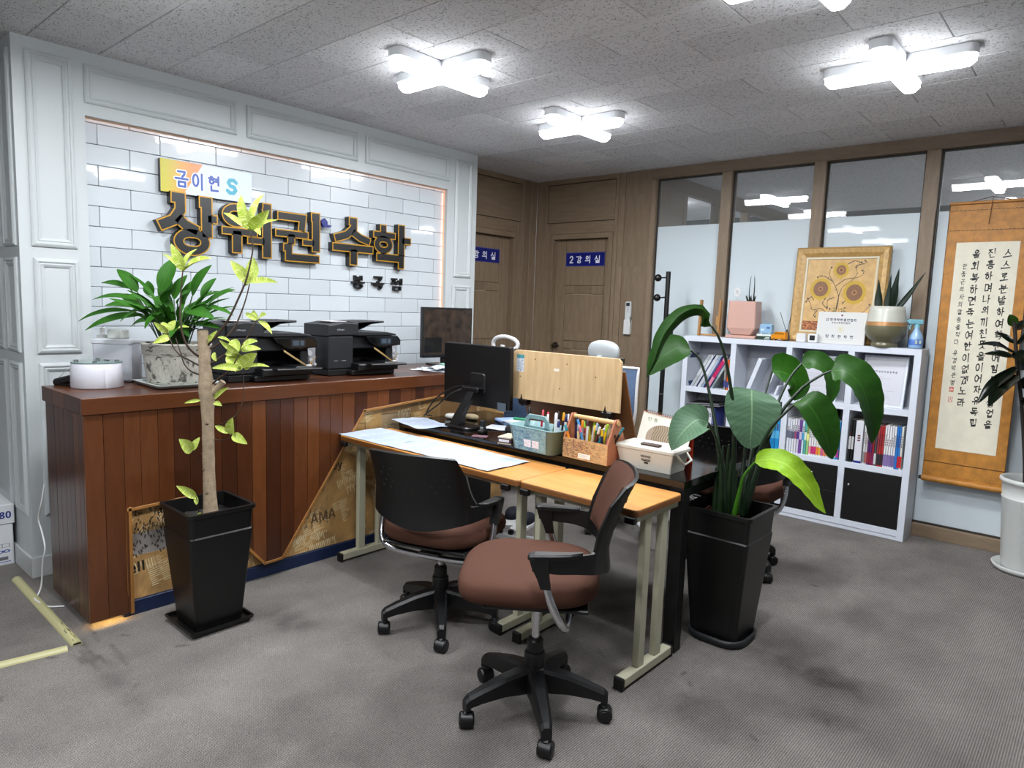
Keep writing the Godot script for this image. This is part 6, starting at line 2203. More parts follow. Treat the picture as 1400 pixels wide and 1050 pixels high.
func on_desks():
	var D := DESK
	# large printed sheets on the orange tables
	rng.seed = 17
	var a3 := tex_mat("printed a3", paper_image(420, 290, 3, Color(.36, .44, .62)), .7)
	for i in 3:
		sheet_thing(["large printed sheet of paper at the counter end of the orange table", "large printed sheet of paper in the middle of the orange table, behind the chair", "large printed sheet of paper nearest the bare end of the orange table"][i], Vector3([-2.885, -2.53, -2.19][i], TAB + .0006 + .0014 * i, [-2.268, -2.272, -2.268][i]), [.0, .02, -.005][i], .41, .285, a3, .006, "printed_sheet", "large printed sheets on the orange table", 20 + i)
	var a4 := tex_mat("printed a4", paper_image(300, 210, 2, Color(.42, .44, .52)), .7)
	sheet_thing("white sheet of paper overhanging the left front corner of the black desk", Vector3(-2.905, D + .001, -2.545), -.25, .33, .21, a4, .01, "paper_sheet", "", 31)
	sheet_thing("white sheet of paper beside the monitor foot", Vector3(-2.50, D + .001, -2.80), .35, .21, .14, mat("paper white"), .008, "paper_sheet", "", 32)
	sheet_thing("white sheet of paper under the red marker, behind the teal caddy", Vector3(-2.44, D + .016, -2.93), -.2, .29, .17, mat("paper white"), .02, "paper_sheet", "", 33)
	# monitor on the black desk, seen from behind, foot towards us
	var o := thing("monitor", "black monitor on the black desk, seen from behind with its slanted stand", "monitor", Vector3(-2.68, D, -2.70))
	var blk := mat("monitor black", Color(.020, .021, .025), .42)
	var m := MB.new()
	m.xf = Transform3D(Basis(Vector3(0, 0, 1), .0) * Basis(Vector3(1, 0, 0), .02), Vector3(0, .283, -.060))
	m.prism(rrect(.515, .345, .008, 4), -.014, .014, .004)
	part("panel", m, blk, o)
	m = MB.new()
	m.xf = Transform3D(Basis(Vector3(1, 0, 0), .02), Vector3(0.02, .240, -.060))
	m.prism(rrect(.12, .12, .02, 4), .0138, .022, .006)
	part("rear_cover", m, mat("monitor rear", Color(.012, .012, .015), .5), o)
	m = MB.new()
	m.loft([[Vector3(-.055, .012, .095), Vector3(.015, .012, .095), Vector3(.015, .012, .045), Vector3(-.055, .012, .045)], [Vector3(-.045, .06, .075), Vector3(.015, .06, .075), Vector3(.015, .06, .040), Vector3(-.045, .06, .040)], [Vector3(-.008, .185, .012), Vector3(.042, .185, .012), Vector3(.042, .185, -.010), Vector3(-.008, .185, -.010)], [Vector3(.0, .215, -.005), Vector3(.045, .215, -.005), Vector3(.045, .215, -.03), Vector3(.0, .215, -.03)]])
	m.box2(Vector3(-.055, .195, -.045), Vector3(.075, .222, .010), .006)
	part("stand_arm", m, mat("stand black", Color(.028, .028, .031), .35), o)
	m = MB.new()
	m.xf = Transform3D(Basis(Vector3(1, 0, 0), Vector3(0, 0, -1), Vector3(0, 1, 0)), Vector3(.005, 0, .05))
	m.prism(rrect(.21, .13, .05, 6), 0, .014, .005)
	part("stand_foot", m, mat("stand black"), o)
	m = MB.new(); m.xf = Transform3D(Basis(Vector3(1, 0, 0), .02), Vector3(.205, .128, -.0455)); m.prism(rrect(.062, .046, .002), 0, .0008)
	part("type_label", m, mat("type label", Color(.30, .34, .38), .5), o)
	m = MB.new()
	m.tube(spline([Vector3(-.05, .222, -.02), Vector3(-.14, .20, .0), Vector3(-.24, .13, .03), Vector3(-.33, .03, .02), Vector3(-.36, .006, -.05)], 24), .004, 6)
	m.tube(spline([Vector3(-.05, .210, -.02), Vector3(-.12, .17, .03), Vector3(-.20, .10, .05), Vector3(-.30, .035, .05), Vector3(-.37, .006, .0)], 24), .004, 6)
	part("cable", m, mat("black plastic"), o)
	# reading stand of pale wood
	o = thing("reading_stand", "pale wooden reading board with a white label, over a brown board on the desk", "stand", Vector3(-2.118, D, -2.82))
	m = MB.new()
	m.prism(PackedVector2Array([Vector2(-.345, .178), Vector2(.345, .178), Vector2(.345, .425), Vector2(.328, .442), Vector2(-.328, .442), Vector2(-.345, .425)]), -.006, .006, .0015)
	woods()
	part("pale_board", m, tri_mat("pale pine", ImageTexture.create_from_image(wood_image(256, 384, 91, .55)), Color(.88, .745, .56), .5, 2.0), o)
	for q in [[-.19, .40], [.20, .34], [-.02, .26], [.02, .39], [-.29, .30]]:
		m = MB.new()
		m.cyl(Vector3(q[0], q[1], .0058), Vector3(q[0], q[1], .0064), .004, .004, 10)
		part("knot", m, mat("wood knot", Color(.40, .22, .10), .6), o)
	m = MB.new()
	m.xf = Transform3D(Basis(Vector3(1, 0, 0), .36), Vector3(0, .004, -.165))
	m.prism(PackedVector2Array([Vector2(-.350, 0), Vector2(.350, 0), Vector2(.350, .40), Vector2(-.350, .40)]), -.004, .004, .001)
	part("brown_board", m, mat("brown hardboard", Color(.50, .33, .19), .6), o)
	var clipm := mat("dark brown clip", Color(.06, .03, .02), .35)
	for x in [-.272, .268]:
		m = MB.new()
		m.prism(PackedVector2Array([Vector2(x - .030, .176), Vector2(x + .035, .176), Vector2(x + .030, .150), Vector2(x + .004, .138), Vector2(x - .022, .150)]), -.030, .008, .004)
		m.prism(PackedVector2Array([Vector2(x - .012, .172), Vector2(x + .004, .172), Vector2(x - .004, .205)]), .006, .010, .001)
		part("page_clip", m, clipm, o)
	m = MB.new()
	for x in [-.332, .332]: m.box2(Vector3(x - .020, .418, -.012), Vector3(x + .020, .446, -.0055), .002)
	part("corner_bracket", m, mat("black plastic"), o)
	m = MB.new(); m.prism(rrect(.052, .092, .001, 2, Vector2(-.292, .372)), .006, .0066)
	part("paper_label", m, mat("paper white"), o)
	m = MB.new(); m.box2(Vector3(-.318, .398, .0065), Vector3(-.266, .418, .0070))
	part("label_header", m, mat("label teal", Color(.25, .52, .55), .5), o)
	m = MB.new()
	for k in 6: m.box2(Vector3(-.311, .380 - k * .008, .0065), Vector3(-.284 + .008 * (k % 3), .3822 - k * .008, .0069))
	m.box2(Vector3(-.282, .384, .0065), Vector3(-.274, .391, .0069)); m.box2(Vector3(-.292, .330, .0065), Vector3(-.285, .338, .0069))
	part("label_print", m, mat("print label grey", Color(.45, .47, .52), .6), o)
	m = MB.new(); m.prism(rrect(.034, .014, .001, 2, Vector2(-.045, .355)), .006, .0064)
	part("sticker", m, mat("pale sticker", Color(.85, .82, .76), .5), o)
	# teal caddy
	o = thing("desk_caddy", "pale teal plastic caddy covered in pen doodles, with a carrying handle", "caddy", Vector3(-2.010, D, -2.515), -.04)
	m = MB.new()
	m.loft([rloop(.235, .125, .03, .0, 6), rloop(.250, .140, .035, .004, 6), rloop(.290, .170, .035, .112, 6), rloop(.296, .176, .036, .112, 6), rloop(.296, .176, .036, .117, 6), rloop(.280, .160, .032, .117, 6), rloop(.250, .132, .03, .012, 6)], false)
	m.fan(rloop(.250, .132, .03, .012, 6))
	m.fan(rloop(.235, .125, .03, .0, 6), false)
	var teal := mat("teal plastic", Color(.44, .56, .57), .45)
	part("tub", m, teal, o)
	m = MB.new()
	m.xf = Transform3D(Basis(Vector3(1, 0, 0), .150), Vector3(0, .004, .0722))
	m.quad(Vector3(-.095, .002, 0), Vector3(.095, .002, 0), Vector3(.105, .108, 0), Vector3(-.105, .108, 0))
	m.quad(Vector3(-.105, .108, -.002), Vector3(.105, .108, -.002), Vector3(.095, .002, -.002), Vector3(-.095, .002, -.002))
	var dd := doodle_image(Color(.52, .63, .63), [Color(.16, .28, .42), Color(.12, .22, .36), Color(.22, .40, .55)], 420, 3, true)
	part("doodled_front", m, tex_mat("caddy doodles", dd, .45), o)
	m = MB.new()
	var arch := PackedVector2Array([Vector2(-.080, .09), Vector2(-.072, .150), Vector2(-.050, .172), Vector2(.050, .172), Vector2(.072, .150), Vector2(.080, .09), Vector2(.046, .09), Vector2(.046, .118), Vector2(.050, .128), Vector2(.050, .140), Vector2(.040, .150), Vector2(-.040, .150), Vector2(-.050, .140), Vector2(-.050, .128), Vector2(-.046, .118), Vector2(-.046, .09)])
	m.prism(arch, .028, .036, .002)
	m.box2(Vector3(-.08, .012, .028), Vector3(.08, .120, .036), .002)
	part("handle", m, teal, o)
	var pc := [[-.03, -.03, Color(.75, .12, .2), Color(.8, .3, .35)], [-.005, -.045, Color(.8, .55, .6), Color(.7, .2, .3)], [.012, -.03, Color(.5, .1, .18), Color(.85, .8, .8)], [.035, -.04, Color(.3, .42, .2), Color(.6, .7, .5)], [.095, -.02, Color(.80, .80, .80), Color(.1, .1, .12)], [.105, .02, Color(.82, .83, .84), Color(.82, .83, .84)], [.118, -.04, Color(.1, .1, .13), Color(.8, .8, .82)], [.125, .0, Color(.12, .12, .15), Color(.85, .6, .15)], [.130, -.02, Color(.85, .85, .86), Color(.06, .1, .3)], [.122, .03, Color(.75, .77, .8), Color(.1, .14, .35)], [-.10, -.02, Color(.05, .05, .06), Color(.05, .05, .06)]]
	for i in pc.size():
		var q: Array = pc[i]
		var r := rng.randf_range(.0045, .007)
		pen(o.transform * Vector3(q[0] - .005, .014, q[1]), Vector3(rng.randf_range(-.05, .12), 1, rng.randf_range(-.18, .02)), rng.randf_range(.145, .19), r, q[2], q[3], "%s pen standing in the teal caddy, %s" % [["red", "pink", "dark red", "green", "black and white", "all white", "white capped", "yellow capped", "navy capped", "silver", "black"][i], ["left of its handle hole", "seen through its handle hole", "in the handle's middle", "right of the handle hole", "just right of the handle", "tallest right of the handle", "towards its right end", "by its right end", "leaning at its right end", "front of its right end", "at its left end"][i]], "pens in the teal caddy")
	# wooden tool box
	o = thing("tool_box", "wooden pencil box with scribbled sides and a dowel handle", "box", Vector3(-1.728, D, -2.545), -.05)
	var scr := tex_mat("scribbled wood", doodle_image(Color(.74, .60, .42), [Color(.45, .12, .08), Color(.25, .2, .12), Color(.12, .15, .3), Color(.55, .3, .1)], 420, 12, false), .6)
	var plain := mat("plain box wood", Color(.60, .40, .22), .55)
	m = MB.new()
	m.box2(Vector3(-.125, .002, .058), Vector3(.125, .094, .0655), .001)
	part("front_board", m, plain, o)
	m = MB.new()
	m.quad(Vector3(-.1245, .003, .066), Vector3(.1245, .003, .066), Vector3(.1245, .093, .066), Vector3(-.1245, .093, .066))
	m.quad(Vector3(-.1245, .093, .0656), Vector3(.1245, .093, .0656), Vector3(.1245, .003, .0656), Vector3(-.1245, .003, .0656))
	part("scribbled_face", m, scr, o)
	m = MB.new()
	m.box2(Vector3(-.125, .002, -.066), Vector3(.125, .094, -.058), .001)
	part("rear_board", m, plain, o)
	m = MB.new()
	m.box2(Vector3(-.125, .0, -.058), Vector3(.125, .008, .058), .001)
	part("bottom", m, plain, o)
	for sx in [-1, 1]:
		m = MB.new()
		m.xf = Transform3D(Basis(Vector3(0, 1, 0), PI / 2), Vector3(sx * .121, 0, 0))
		m.prism(PackedVector2Array([Vector2(-.064, .002), Vector2(.064, .002), Vector2(.064, .094), Vector2(.020, .188), Vector2(.012, .198), Vector2(-.012, .198), Vector2(-.020, .188), Vector2(-.064, .094)]), -.005, .005, .001)
		part("end_board", m, tri_mat("pinkish wood", wood_v, Color(.72, .44, .30), .5, 3.0), o)
	m = MB.new(); m.cyl(Vector3(-.132, .183, 0), Vector3(.132, .183, 0), .0115, .0115, 16)
	part("dowel", m, mat("dowel wood", Color(.74, .58, .38), .5), o)
	var pcols := [["orange", Color(.80, .48, .12)], ["white", Color(.82, .80, .76)], ["silver", Color(.6, .62, .68)], ["dark blue", Color(.06, .08, .25)], ["yellow", Color(.80, .68, .10)], ["teal", Color(.12, .45, .50)], ["black", Color(.03, .03, .04)], ["pink", Color(.78, .35, .42)], ["maroon", Color(.28, .06, .10)], ["sky blue", Color(.25, .50, .72)], ["lime", Color(.55, .70, .15)], ["green", Color(.08, .32, .14)], ["grey", Color(.45, .47, .5)], ["cream", Color(.82, .74, .55)]]
	for i in 34:
		var gx := -.105 + .21 * ((i * 11) % 34) / 33.0
		var gz := -.044 + .088 * ((i * 3) % 5) / 4.0
		var c: Array = pcols[i % pcols.size()]
		var c2: Array = pcols[(i * 5 + 3 + i / 14) % pcols.size()]
		pen(o.transform * Vector3(gx * .8, .012, gz), Vector3(gx * 2.6 + rng.randf_range(-.35, .35), 1, rng.randf_range(-.1, .22)), rng.randf_range(.135, .18), rng.randf_range(.0048, .0075), c[1], c2[1], "%s %s with a %s end in the wooden pencil box, %s" % [c[0], "pencil" if i % 3 == 0 else "pen", c2[0], "towards its left end" if gx < -.05 else ("towards its right end" if gx > .05 else "near its middle")], "pens and pencils in the wooden box", "pencil" if i % 3 == 0 else "pen")
	# white tin box
	o = thing("tin_box", "long white metal storage box with lettering and a side handle on the black desk's corner", "box", Vector3(-1.468, D, -2.615), .02)
	var tin := mat("white tin", Color(.76, .75, .71), .32)
	m = MB.new()
	m.loft([rloop(.245, .13, .006, .001, 3), rloop(.252, .137, .006, .03, 3), rloop(.275, .155, .006, .092, 3)])
	m.fan(rloop(.275, .155, .006, .092, 3))
	part("bin", m, tin, o)
	m = MB.new()
	m.loft([rloop(.281, .161, .006, .086, 3), rloop(.281, .161, .006, .097, 3), rloop(.270, .150, .006, .102, 3)])
	m.fan(rloop(.270, .150, .006, .102, 3))
	part("lid", m, tin, o)
	m = MB.new(); m.box2(Vector3(-.035, .102, .02), Vector3(.055, .112, .050), .003)
	part("wooden_knob", m, mat("knob wood", Color(.20, .11, .06), .5), o)
	m = MB.new()
	m.tube([Vector3(.134, .085, -.045), Vector3(.165, .055, -.035), Vector3(.168, .045, .035), Vector3(.134, .085, .045)], .006, 6)
	part("side_handle", m, tin, o)
	for q in [["VINTAGE", .0085, .068], ["MARKET", .0085, .052]]:
		var t := part("lettering", text_mesh(q[0], q[1]), mat("tin ink", Color(.12, .12, .13), .5), o)
		t.transform = Transform3D(Basis(Vector3(1, 0, 0), .145), Vector3(.01, q[2] - .006, .0720 + (q[2] - .03) * .148))
	m = MB.new()
	m.xf = Transform3D(Basis(Vector3(1, 0, 0), .145), Vector3(.01, .033, .0694))
	m.prism(rrect(.020, .007, .003, 4), 0, .001)
	m.prism(rrect(.034, .0015, .0005, 1, Vector2(0, .009)), 0, .001)
	part("emblem", m, mat("tin ink"), o)
	# calendar
	o = thing("desk_calendar", "standing spiral calendar with a tree trunk picture and orange base behind the white tin box", "calendar", Vector3(-1.520, D, -2.800), -.02)
	var cream := mat("calendar paper", Color(.80, .77, .70), .6)
	var cx := Transform3D(Basis(Vector3(0, 0, 1), -.10), Vector3(0, .006, 0))
	m = MB.new()
	m.xf = cx * Transform3D(Basis(Vector3(1, 0, 0), -.22), Vector3(0, 0, .045))
	m.box2(Vector3(-.13, 0, -.003), Vector3(.13, .200, -.0006), .0008)
	part("front_leaf", m, cream, o)
	m = MB.new()
	m.xf = cx * Transform3D(Basis(Vector3(1, 0, 0), -.22), Vector3(0, 0, .045))
	m.quad(Vector3(-.128, .004, 0), Vector3(.128, .004, 0), Vector3(.128, .192, 0), Vector3(-.128, .192, 0))
	part("picture_page", m, tex_mat("calendar page", calendar_image(), .5), o)
	m = MB.new()
	m.xf = cx * Transform3D(Basis(Vector3(1, 0, 0), .22), Vector3(0, 0, -.045))
	m.box2(Vector3(-.13, 0, 0), Vector3(.13, .200, .003), .0008)
	part("rear_leaf", m, mat("orange card", Color(.70, .20, .07), .5), o)
	m = MB.new(); m.xf = cx; m.box2(Vector3(-.13, -.002, -.048), Vector3(.13, .004, .048), .001)
	part("base", m, mat("orange card"), o)
	m = MB.new()
	for i in 22:
		m.xf = cx * Transform3D(Basis(Vector3(0, 1, 0), PI / 2), Vector3(-.12 + .24 * i / 21.0, .197, 0))
		var ring := []
		for k in 9: ring.append(Vector3(cos(TAU * k / 8) * .008, sin(TAU * k / 8) * .008, .001 * k))
		m.tube(ring, .0010, 4)
	part("spiral", m, mat("brass wire", Color(.55, .42, .22), .35, .8), o)
	# small desk litter
	var add := func(called: String, label: String, cat_: String, at: Vector3, turn: float, mt: Material, f: Callable):
		var mm := MB.new()
		f.call(mm)
		return solo(called, mm, mt, label, cat_, at, turn)
	add.call("mouse", "white crumpled tissue left of the monitor foot", "tissue", Vector3(-2.905, D + .0165, -2.80), .3, mat("tissue white", Color(.78, .78, .76), .8), func(mm): mm.cushion(Vector3.ZERO, Vector3(.055, .016, .03), .8, .9, 14, 8))
	get_child(-1).name = "tissue"
	add.call("tissue_pack", "cream crumpled cloth beside the white tissue behind the monitor foot", "cloth", Vector3(-2.83, D + .0155, -2.88), -.4, mat("cream cloth", Color(.62, .56, .44), .85), func(mm): mm.cushion(Vector3.ZERO, Vector3(.06, .015, .035), .8, .9, 14, 8))
	get_child(-1).name = "cloth"
	add.call("folded_cloth", "pale blue folded paper behind the monitor foot", "paper", Vector3(-2.60, D + .010, -2.955), -.5, mat("pale blue paper", Color(.50, .60, .76), .7), func(mm): mm.box(Vector3.ZERO, Vector3(.19, .018, .12), .006))
	add.call("marker", "red marker lying on the white sheet behind the teal caddy", "marker", Vector3(-2.42, D + .030, -2.955), -.2, mat("marker red", Color(.70, .05, .06), .35), func(mm): mm.cyl(Vector3(-.06, 0, 0), Vector3(.06, 0, .0), .008, .008, 10))
	add.call("marker", "green capped marker lying left of the red marker", "marker", Vector3(-2.545, D + .0265, -3.00), .3, mat("marker green", Color(.18, .55, .38), .35), func(mm): mm.cyl(Vector3(-.05, 0, 0), Vector3(.05, 0, .0), .008, .008, 10))
	var st := thing("stapler", "small black stapler standing beside the eraser box on the black desk", "stapler", Vector3(-2.487, D, -2.615), .3)
	m = MB.new(); m.box2(Vector3(-.018, 0, -.028), Vector3(.018, .018, .028), .004)
	part("base", m, mat("black plastic"), st)
	m = MB.new(); m.box2(Vector3(-.014, .016, -.016), Vector3(.014, .070, .012), .004)
	part("body", m, mat("black plastic"), st)
	m = MB.new(); m.box2(Vector3(-.010, .020, .012), Vector3(.010, .034, .0135), .001)
	part("plate", m, mat("plated steel"), st)
	var eb := thing("eraser_box", "small white and purple eraser box left of the teal caddy", "box", Vector3(-2.225, D, -2.535), .25)
	m = MB.new(); m.box2(Vector3(-.038, 0, -.055), Vector3(.038, .036, .055), .001)
	part("carton", m, mat("carton cream", Color(.70, .66, .58), .5), eb)
	m = MB.new(); m.box2(Vector3(-.0385, .006, .030), Vector3(.0385, .030, .0556), .0005)
	part("print_band", m, mat("carton purple", Color(.22, .12, .16), .5), eb)
	m = MB.new(); m.box2(Vector3(-.030, .012, .0552), Vector3(.026, .024, .0562))
	part("print_text", m, mat("carton white", Color(.8, .8, .82), .5), eb)
	add.call("sticky_note", "small pink and white printed card lying on the black desk before the stapler", "card", Vector3(-2.43, D + .001, -2.535), .5, mat("pinkish card", Color(.42, .30, .34), .6), func(mm): mm.box(Vector3.ZERO, Vector3(.08, .0016, .05)))
	add.call("pencil_case", "black fabric pencil case left of the teal caddy", "case", Vector3(-2.275, D + .030, -2.70), .25, mat("case black", Color(.03, .032, .04), .8), func(mm): mm.cushion(Vector3.ZERO, Vector3(.10, .029, .045), .5, .5, 18, 8))
	add.call("pen_holder_shadow", "black desk phone partly behind the teal caddy", "phone", Vector3(-2.30, D + .018, -2.87), .1, mat("black plastic"), func(mm): mm.box(Vector3.ZERO, Vector3(.16, .034, .11), .008))
	get_child(-1).name = "desk_phone"

# ---------------------------------------------------------------- things standing and hanging around the room
func small_things():
	on_counter()
	on_desks()
	var blk := mat("stand metal", Color(.012, .012, .014), .4)
	# coat stand
	var o := thing("coat_stand", "black metal coat stand with round pegs before the first glass bay", "coat stand", Vector3(-2.62, 0, -4.75))
	var m := MB.new()
	m.cyl(Vector3(0, .02, 0), Vector3(0, 1.70, 0), .018, .018, 18)
	part("pole", m, blk, o)
	m = MB.new()
	for y in [.76, 1.24]: m.cyl(Vector3(0, y, 0), Vector3(0, y + .006, 0), .0186, .0186, 18, false)
	part("joint_ring", m, mat("plated steel"), o)
	m = MB.new(); m.lathe([Vector2(0, 0), Vector2(.112, 0), Vector2(.112, .010), Vector2(.03, .024), Vector2(0, .024)], 36)
	part("base", m, blk, o)
	for q in [[1.655, Vector3(-.85, 0, .5)], [1.505, Vector3(-.87, 0, .5)], [1.375, Vector3(1, 0, -.2)], [1.245, Vector3(.85, 0, .6)], [1.10, Vector3(-.6, 0, -.8)]]:
		var d: Vector3 = (q[1] as Vector3).normalized()
		m = MB.new()
		m.cyl(d * .015 + Vector3(0, q[0], 0), d * .075 + Vector3(0, q[0] - .004, 0), .0055, .0055, 8)
		var e := d * .075 + Vector3(0, q[0] - .004, 0)
		if q[0] == 1.375: m.cyl(e, e + d * .006, .024, .024, 20)
		else: m.cushion(e, Vector3(.028, .028, .028), 1, 1, 18, 12)
		part("peg", m, blk, o)
	# remote control in its wall holder
	o = thing("remote_holder", "white remote control in a wall holder on the wood beside the second door", "remote control", Vector3(-3.138, 1.33, ZB))
	m = MB.new(); m.prism(rrect(.062, .125, .006, 4, Vector2(-.002, -.075)), .0005, .030, .004)
	part("holder", m, mat("white plastic"), o)
	m = MB.new(); m.prism(rrect(.054, .190, .012, 5, Vector2(0, .045)), .006, .026, .004)
	part("remote", m, mat("remote white", Color(.78, .79, .79), .4), o)
	m = MB.new(); m.prism(rrect(.034, .028, .003, 3, Vector2(0, .116)), .0258, .0270)
	part("display", m, mat("lcd"), o)
	m = MB.new()
	for k in 3: m.prism(rrect(.020, .004, .001, 2, Vector2(0, .086 - k * .016)), .0258, .0268)
	m.prism(rrect(.006, .05, .001, 2, Vector2(.026, -.01)), .012, .028)
	part("buttons", m, mat("remote grey", Color(.50, .52, .52), .5), o)
	# hanging scroll: silk mount, paper, roller
	o = thing("hanging_scroll", "tall ochre silk scroll with four columns of black Korean brush writing", "scroll", Vector3(-.650, 0, ZB + .040))
	var silk := tri_mat("ochre silk", ImageTexture.create_from_image(speckle_image(Color(.70, .47, .18), [Color(.66, .43, .16)], 60, 15)), Color(1, 1, 1), .55, 3.0)
	var sheet_ := func(x0: float, y0: float, x1: float, y1: float, z: float, t: float) -> MB:
		var g := []
		for i in 5:
			var row := []
			for j in 13:
				var x := lerpf(x0, x1, i / 4.0)
				var y := lerpf(y0, y1, j / 12.0)
				row.append(Vector3(x, y, z + .004 * sin(y * 5.0)))
			g.append(row)
		var mb := MB.new()
		mb.slab(g, t)
		return mb
	part("silk_mount", sheet_.call(-.215, .395, .215, 2.115, -.002, .0016), silk, o)
	var paper: MeshInstance3D = part("written_paper", sheet_.call(-.158, .600, .160, 1.880, .0, .0012), tex_mat("scroll writing", scroll_image(), .6), o)
	m = MB.new()
	for q in [[.512, .514], [1.952, 1.954], [2.072, 2.074]]:
		m.box2(Vector3(-.215, q[0], .002 + .004 * sin(q[0] * 5.0) - .003), Vector3(.215, q[1], .0026 + .004 * sin(q[0] * 5.0)))
	for sx in [-.2135, .2125]: m.box2(Vector3(sx, .395, -.0075), Vector3(sx + .001, 2.115, .0062))
	part("mount_seam", m, mat("seam brown", Color(.25, .13, .04), .6), o)
	m = MB.new()
	for k in 20:
		for y in [1.953, 2.073, .436]:
			var x := -.21 + k * .0212
			m.box2(Vector3(x, y, .0004 + .004 * sin(y * 5.0)), Vector3(x + .010, y + .0018, .0032 + .004 * sin(y * 5.0)))
	part("gold_stitch", m, mat("stitch", Color(.78, .62, .28), .4), o)
	m = MB.new(); m.cyl(Vector3(-.214, .400, .006), Vector3(.214, .400, .006), .019, .019, 18)
	part("roller", m, silk, o)
	m = MB.new()
	for sx in [-1, 1]: m.cyl(Vector3(sx * .214, .400, .006), Vector3(sx * .232, .400, .006), .013, .012, 14)
	part("roller_knob", m, mat("dark wood knob", Color(.05, .025, .02), .4), o)
	m = MB.new(); m.box2(Vector3(-.216, 2.108, -.008), Vector3(.216, 2.124, .008), .003)
	part("top_rod", m, silk, o)
	m = MB.new()
	m.tube([Vector3(-.11, 2.118, .006), Vector3(.0, 2.146, .004), Vector3(.11, 2.118, .006)], .0022, 6)
	m.tube(spline([Vector3(.005, 2.14, .008), Vector3(.0, 2.06, .012), Vector3(-.004, 1.985, .012)], 10), .0018, 6)
	part("cord", m, mat("cord brown", Color(.30, .18, .08), .7), o)
	# copier paper box
	o = thing("paper_box", "white lidded copier paper box marked 80 on the floor at the left edge", "box", Vector3(-4.285, 0, -.700))
	m = MB.new(); m.box2(Vector3(-.15, 0, -.195), Vector3(.150, .245, .20), .002)
	part("carton", m, mat("carton white dull", Color(.74, .75, .76), .6), o)
	m = MB.new()
	m.quad(Vector3(.1508, .01, .195), Vector3(.1508, .01, -.188), Vector3(.1508, .235, -.188), Vector3(.1508, .235, .195))
	m.quad(Vector3(.1502, .235, .195), Vector3(.1502, .235, -.188), Vector3(.1502, .01, -.188), Vector3(.1502, .01, .195))
	part("side_print", m, tex_mat("paper box print", box_image(), .6), o)
	m = MB.new(); m.box2(Vector3(-.156, .215, -.203), Vector3(.156, .315, .206), .003)
	part("lid", m, mat("carton lid", Color(.78, .79, .80), .55), o)
	var t80 := part("number_print", text_mesh("80", .036), mat("ink blue", Color(.03, .10, .42), .5), o, "blue number 80")
	t80.transform = Transform3D(Basis(Vector3(0, 1, 0), PI / 2), Vector3(.1566, .262, -.163))
	# cable covers on the floor
	var cover := mat("cream cable cover", Color(.66, .64, .47), .45)
	var prof := func(L: float) -> MB:
		var mm := MB.new()
		var poly := PackedVector2Array([Vector2(-.021, 0), Vector2(.021, 0), Vector2(.018, .006), Vector2(.010, .013), Vector2(0, .0155), Vector2(-.010, .013), Vector2(-.018, .006)])
		mm.prism(poly, 0, L)
		return mm
	solo("cable_cover", prof.call(.905), cover, "cream half-round cable cover on the carpet along the counter's end", "cable cover", Vector3(-2.985, .0005, -.838), -PI / 2 - .02, "cream cable covers on the floor")
	get_child(-1).rotation.y = deg_to_rad(-90.5)
	solo("cable_cover", prof.call(.60), cover, "cream half-round cable cover running out of the picture at the lower left", "cable cover", Vector3(-2.975, .0005, -.800), 0, "cream cable covers on the floor")
	get_child(-1).rotation.y = deg_to_rad(-9)
	m = MB.new()
	m.box2(Vector3(-.0135, .0035, -.0012), Vector3(.0135, .0105, .0006), .002)
	part("open_end", m, mat("vent black"), get_node("cable_cover"))
	m = MB.new()
	rng.seed = 3
	for k in 16: m.box(Vector3(rng.randf_range(-.008, .008), .0147, .02 + rng.randf() * .22), Vector3(.0015, .0014, rng.randf_range(.004, .03)))
	part("scuff", m, mat("scuff", Color(.22, .2, .15), .8), get_node("cable_cover"))
	# white cable by the counter's end
	m = MB.new()
	m.tube(spline([Vector3(-3.60, .52, -.905), Vector3(-3.62, .43, -.895), Vector3(-3.66, .35, -.890), Vector3(-3.64, .30, -.895), Vector3(-3.585, .23, -.893), Vector3(-3.60, .16, -.885), Vector3(-3.615, .05, -.88), Vector3(-3.60, .008, -.86), Vector3(-3.56, .012, -.838), Vector3(-3.50, .014, -.838), Vector3(-3.44, .006, -.86), Vector3(-3.40, .005, -.91)], 60), .004, 7)
	solo("white_cable", m, mat("white plastic"), "thin white cable hanging from the counter's end to the floor", "cable")
	# under the desk: slippers, power strip and a lead
	o = thing("slipper", "navy slipper with white sole under the black desk, left one", "slipper", Vector3(-2.86, 0, -3.30), .5, "navy slippers under the desk")
	m = MB.new(); m.xf = Transform3D(Basis(Vector3(1, 0, 0), Vector3(0, 0, -1), Vector3(0, 1, 0)), Vector3.ZERO)
	m.prism(rrect(.10, .27, .048, 6), 0, .022, .004)
	part("sole", m, mat("white plastic"), o)
	m = MB.new(); m.cushion(Vector3(0, .035, -.05), Vector3(.048, .045, .085), .7, .8, 18, 8)
	part("upper", m, mat("navy fabric", Color(.03, .05, .12), .8), o)
	dup(o, Vector3(-2.73, 0, -3.27), .3, "navy slipper with white sole under the black desk, right one")
	o = thing("power_strip", "white power strip with plugs on the carpet under the desk", "power strip", Vector3(-2.62, 0, -3.05), .35)
	m = MB.new(); m.box2(Vector3(-.14, 0, -.025), Vector3(.14, .032, .025), .006)
	part("strip", m, mat("white plastic"), o)
	m = MB.new()
	for k in 3: m.box2(Vector3(-.10 + .07 * k, .032, -.016), Vector3(-.07 + .07 * k, .060, .016), .004)
	part("plug", m, mat("black plastic"), o)
	m = MB.new()
	m.tube(spline([Vector3(-2.63, .68, -2.58), Vector3(-2.66, .5, -2.66), Vector3(-2.72, .28, -2.8), Vector3(-2.70, .12, -2.95), Vector3(-2.66, .06, -3.04)], 24), .004, 6)
	solo("white_lead", m, mat("white plastic"), "white lead hanging under the black desk down to the power strip", "cable")
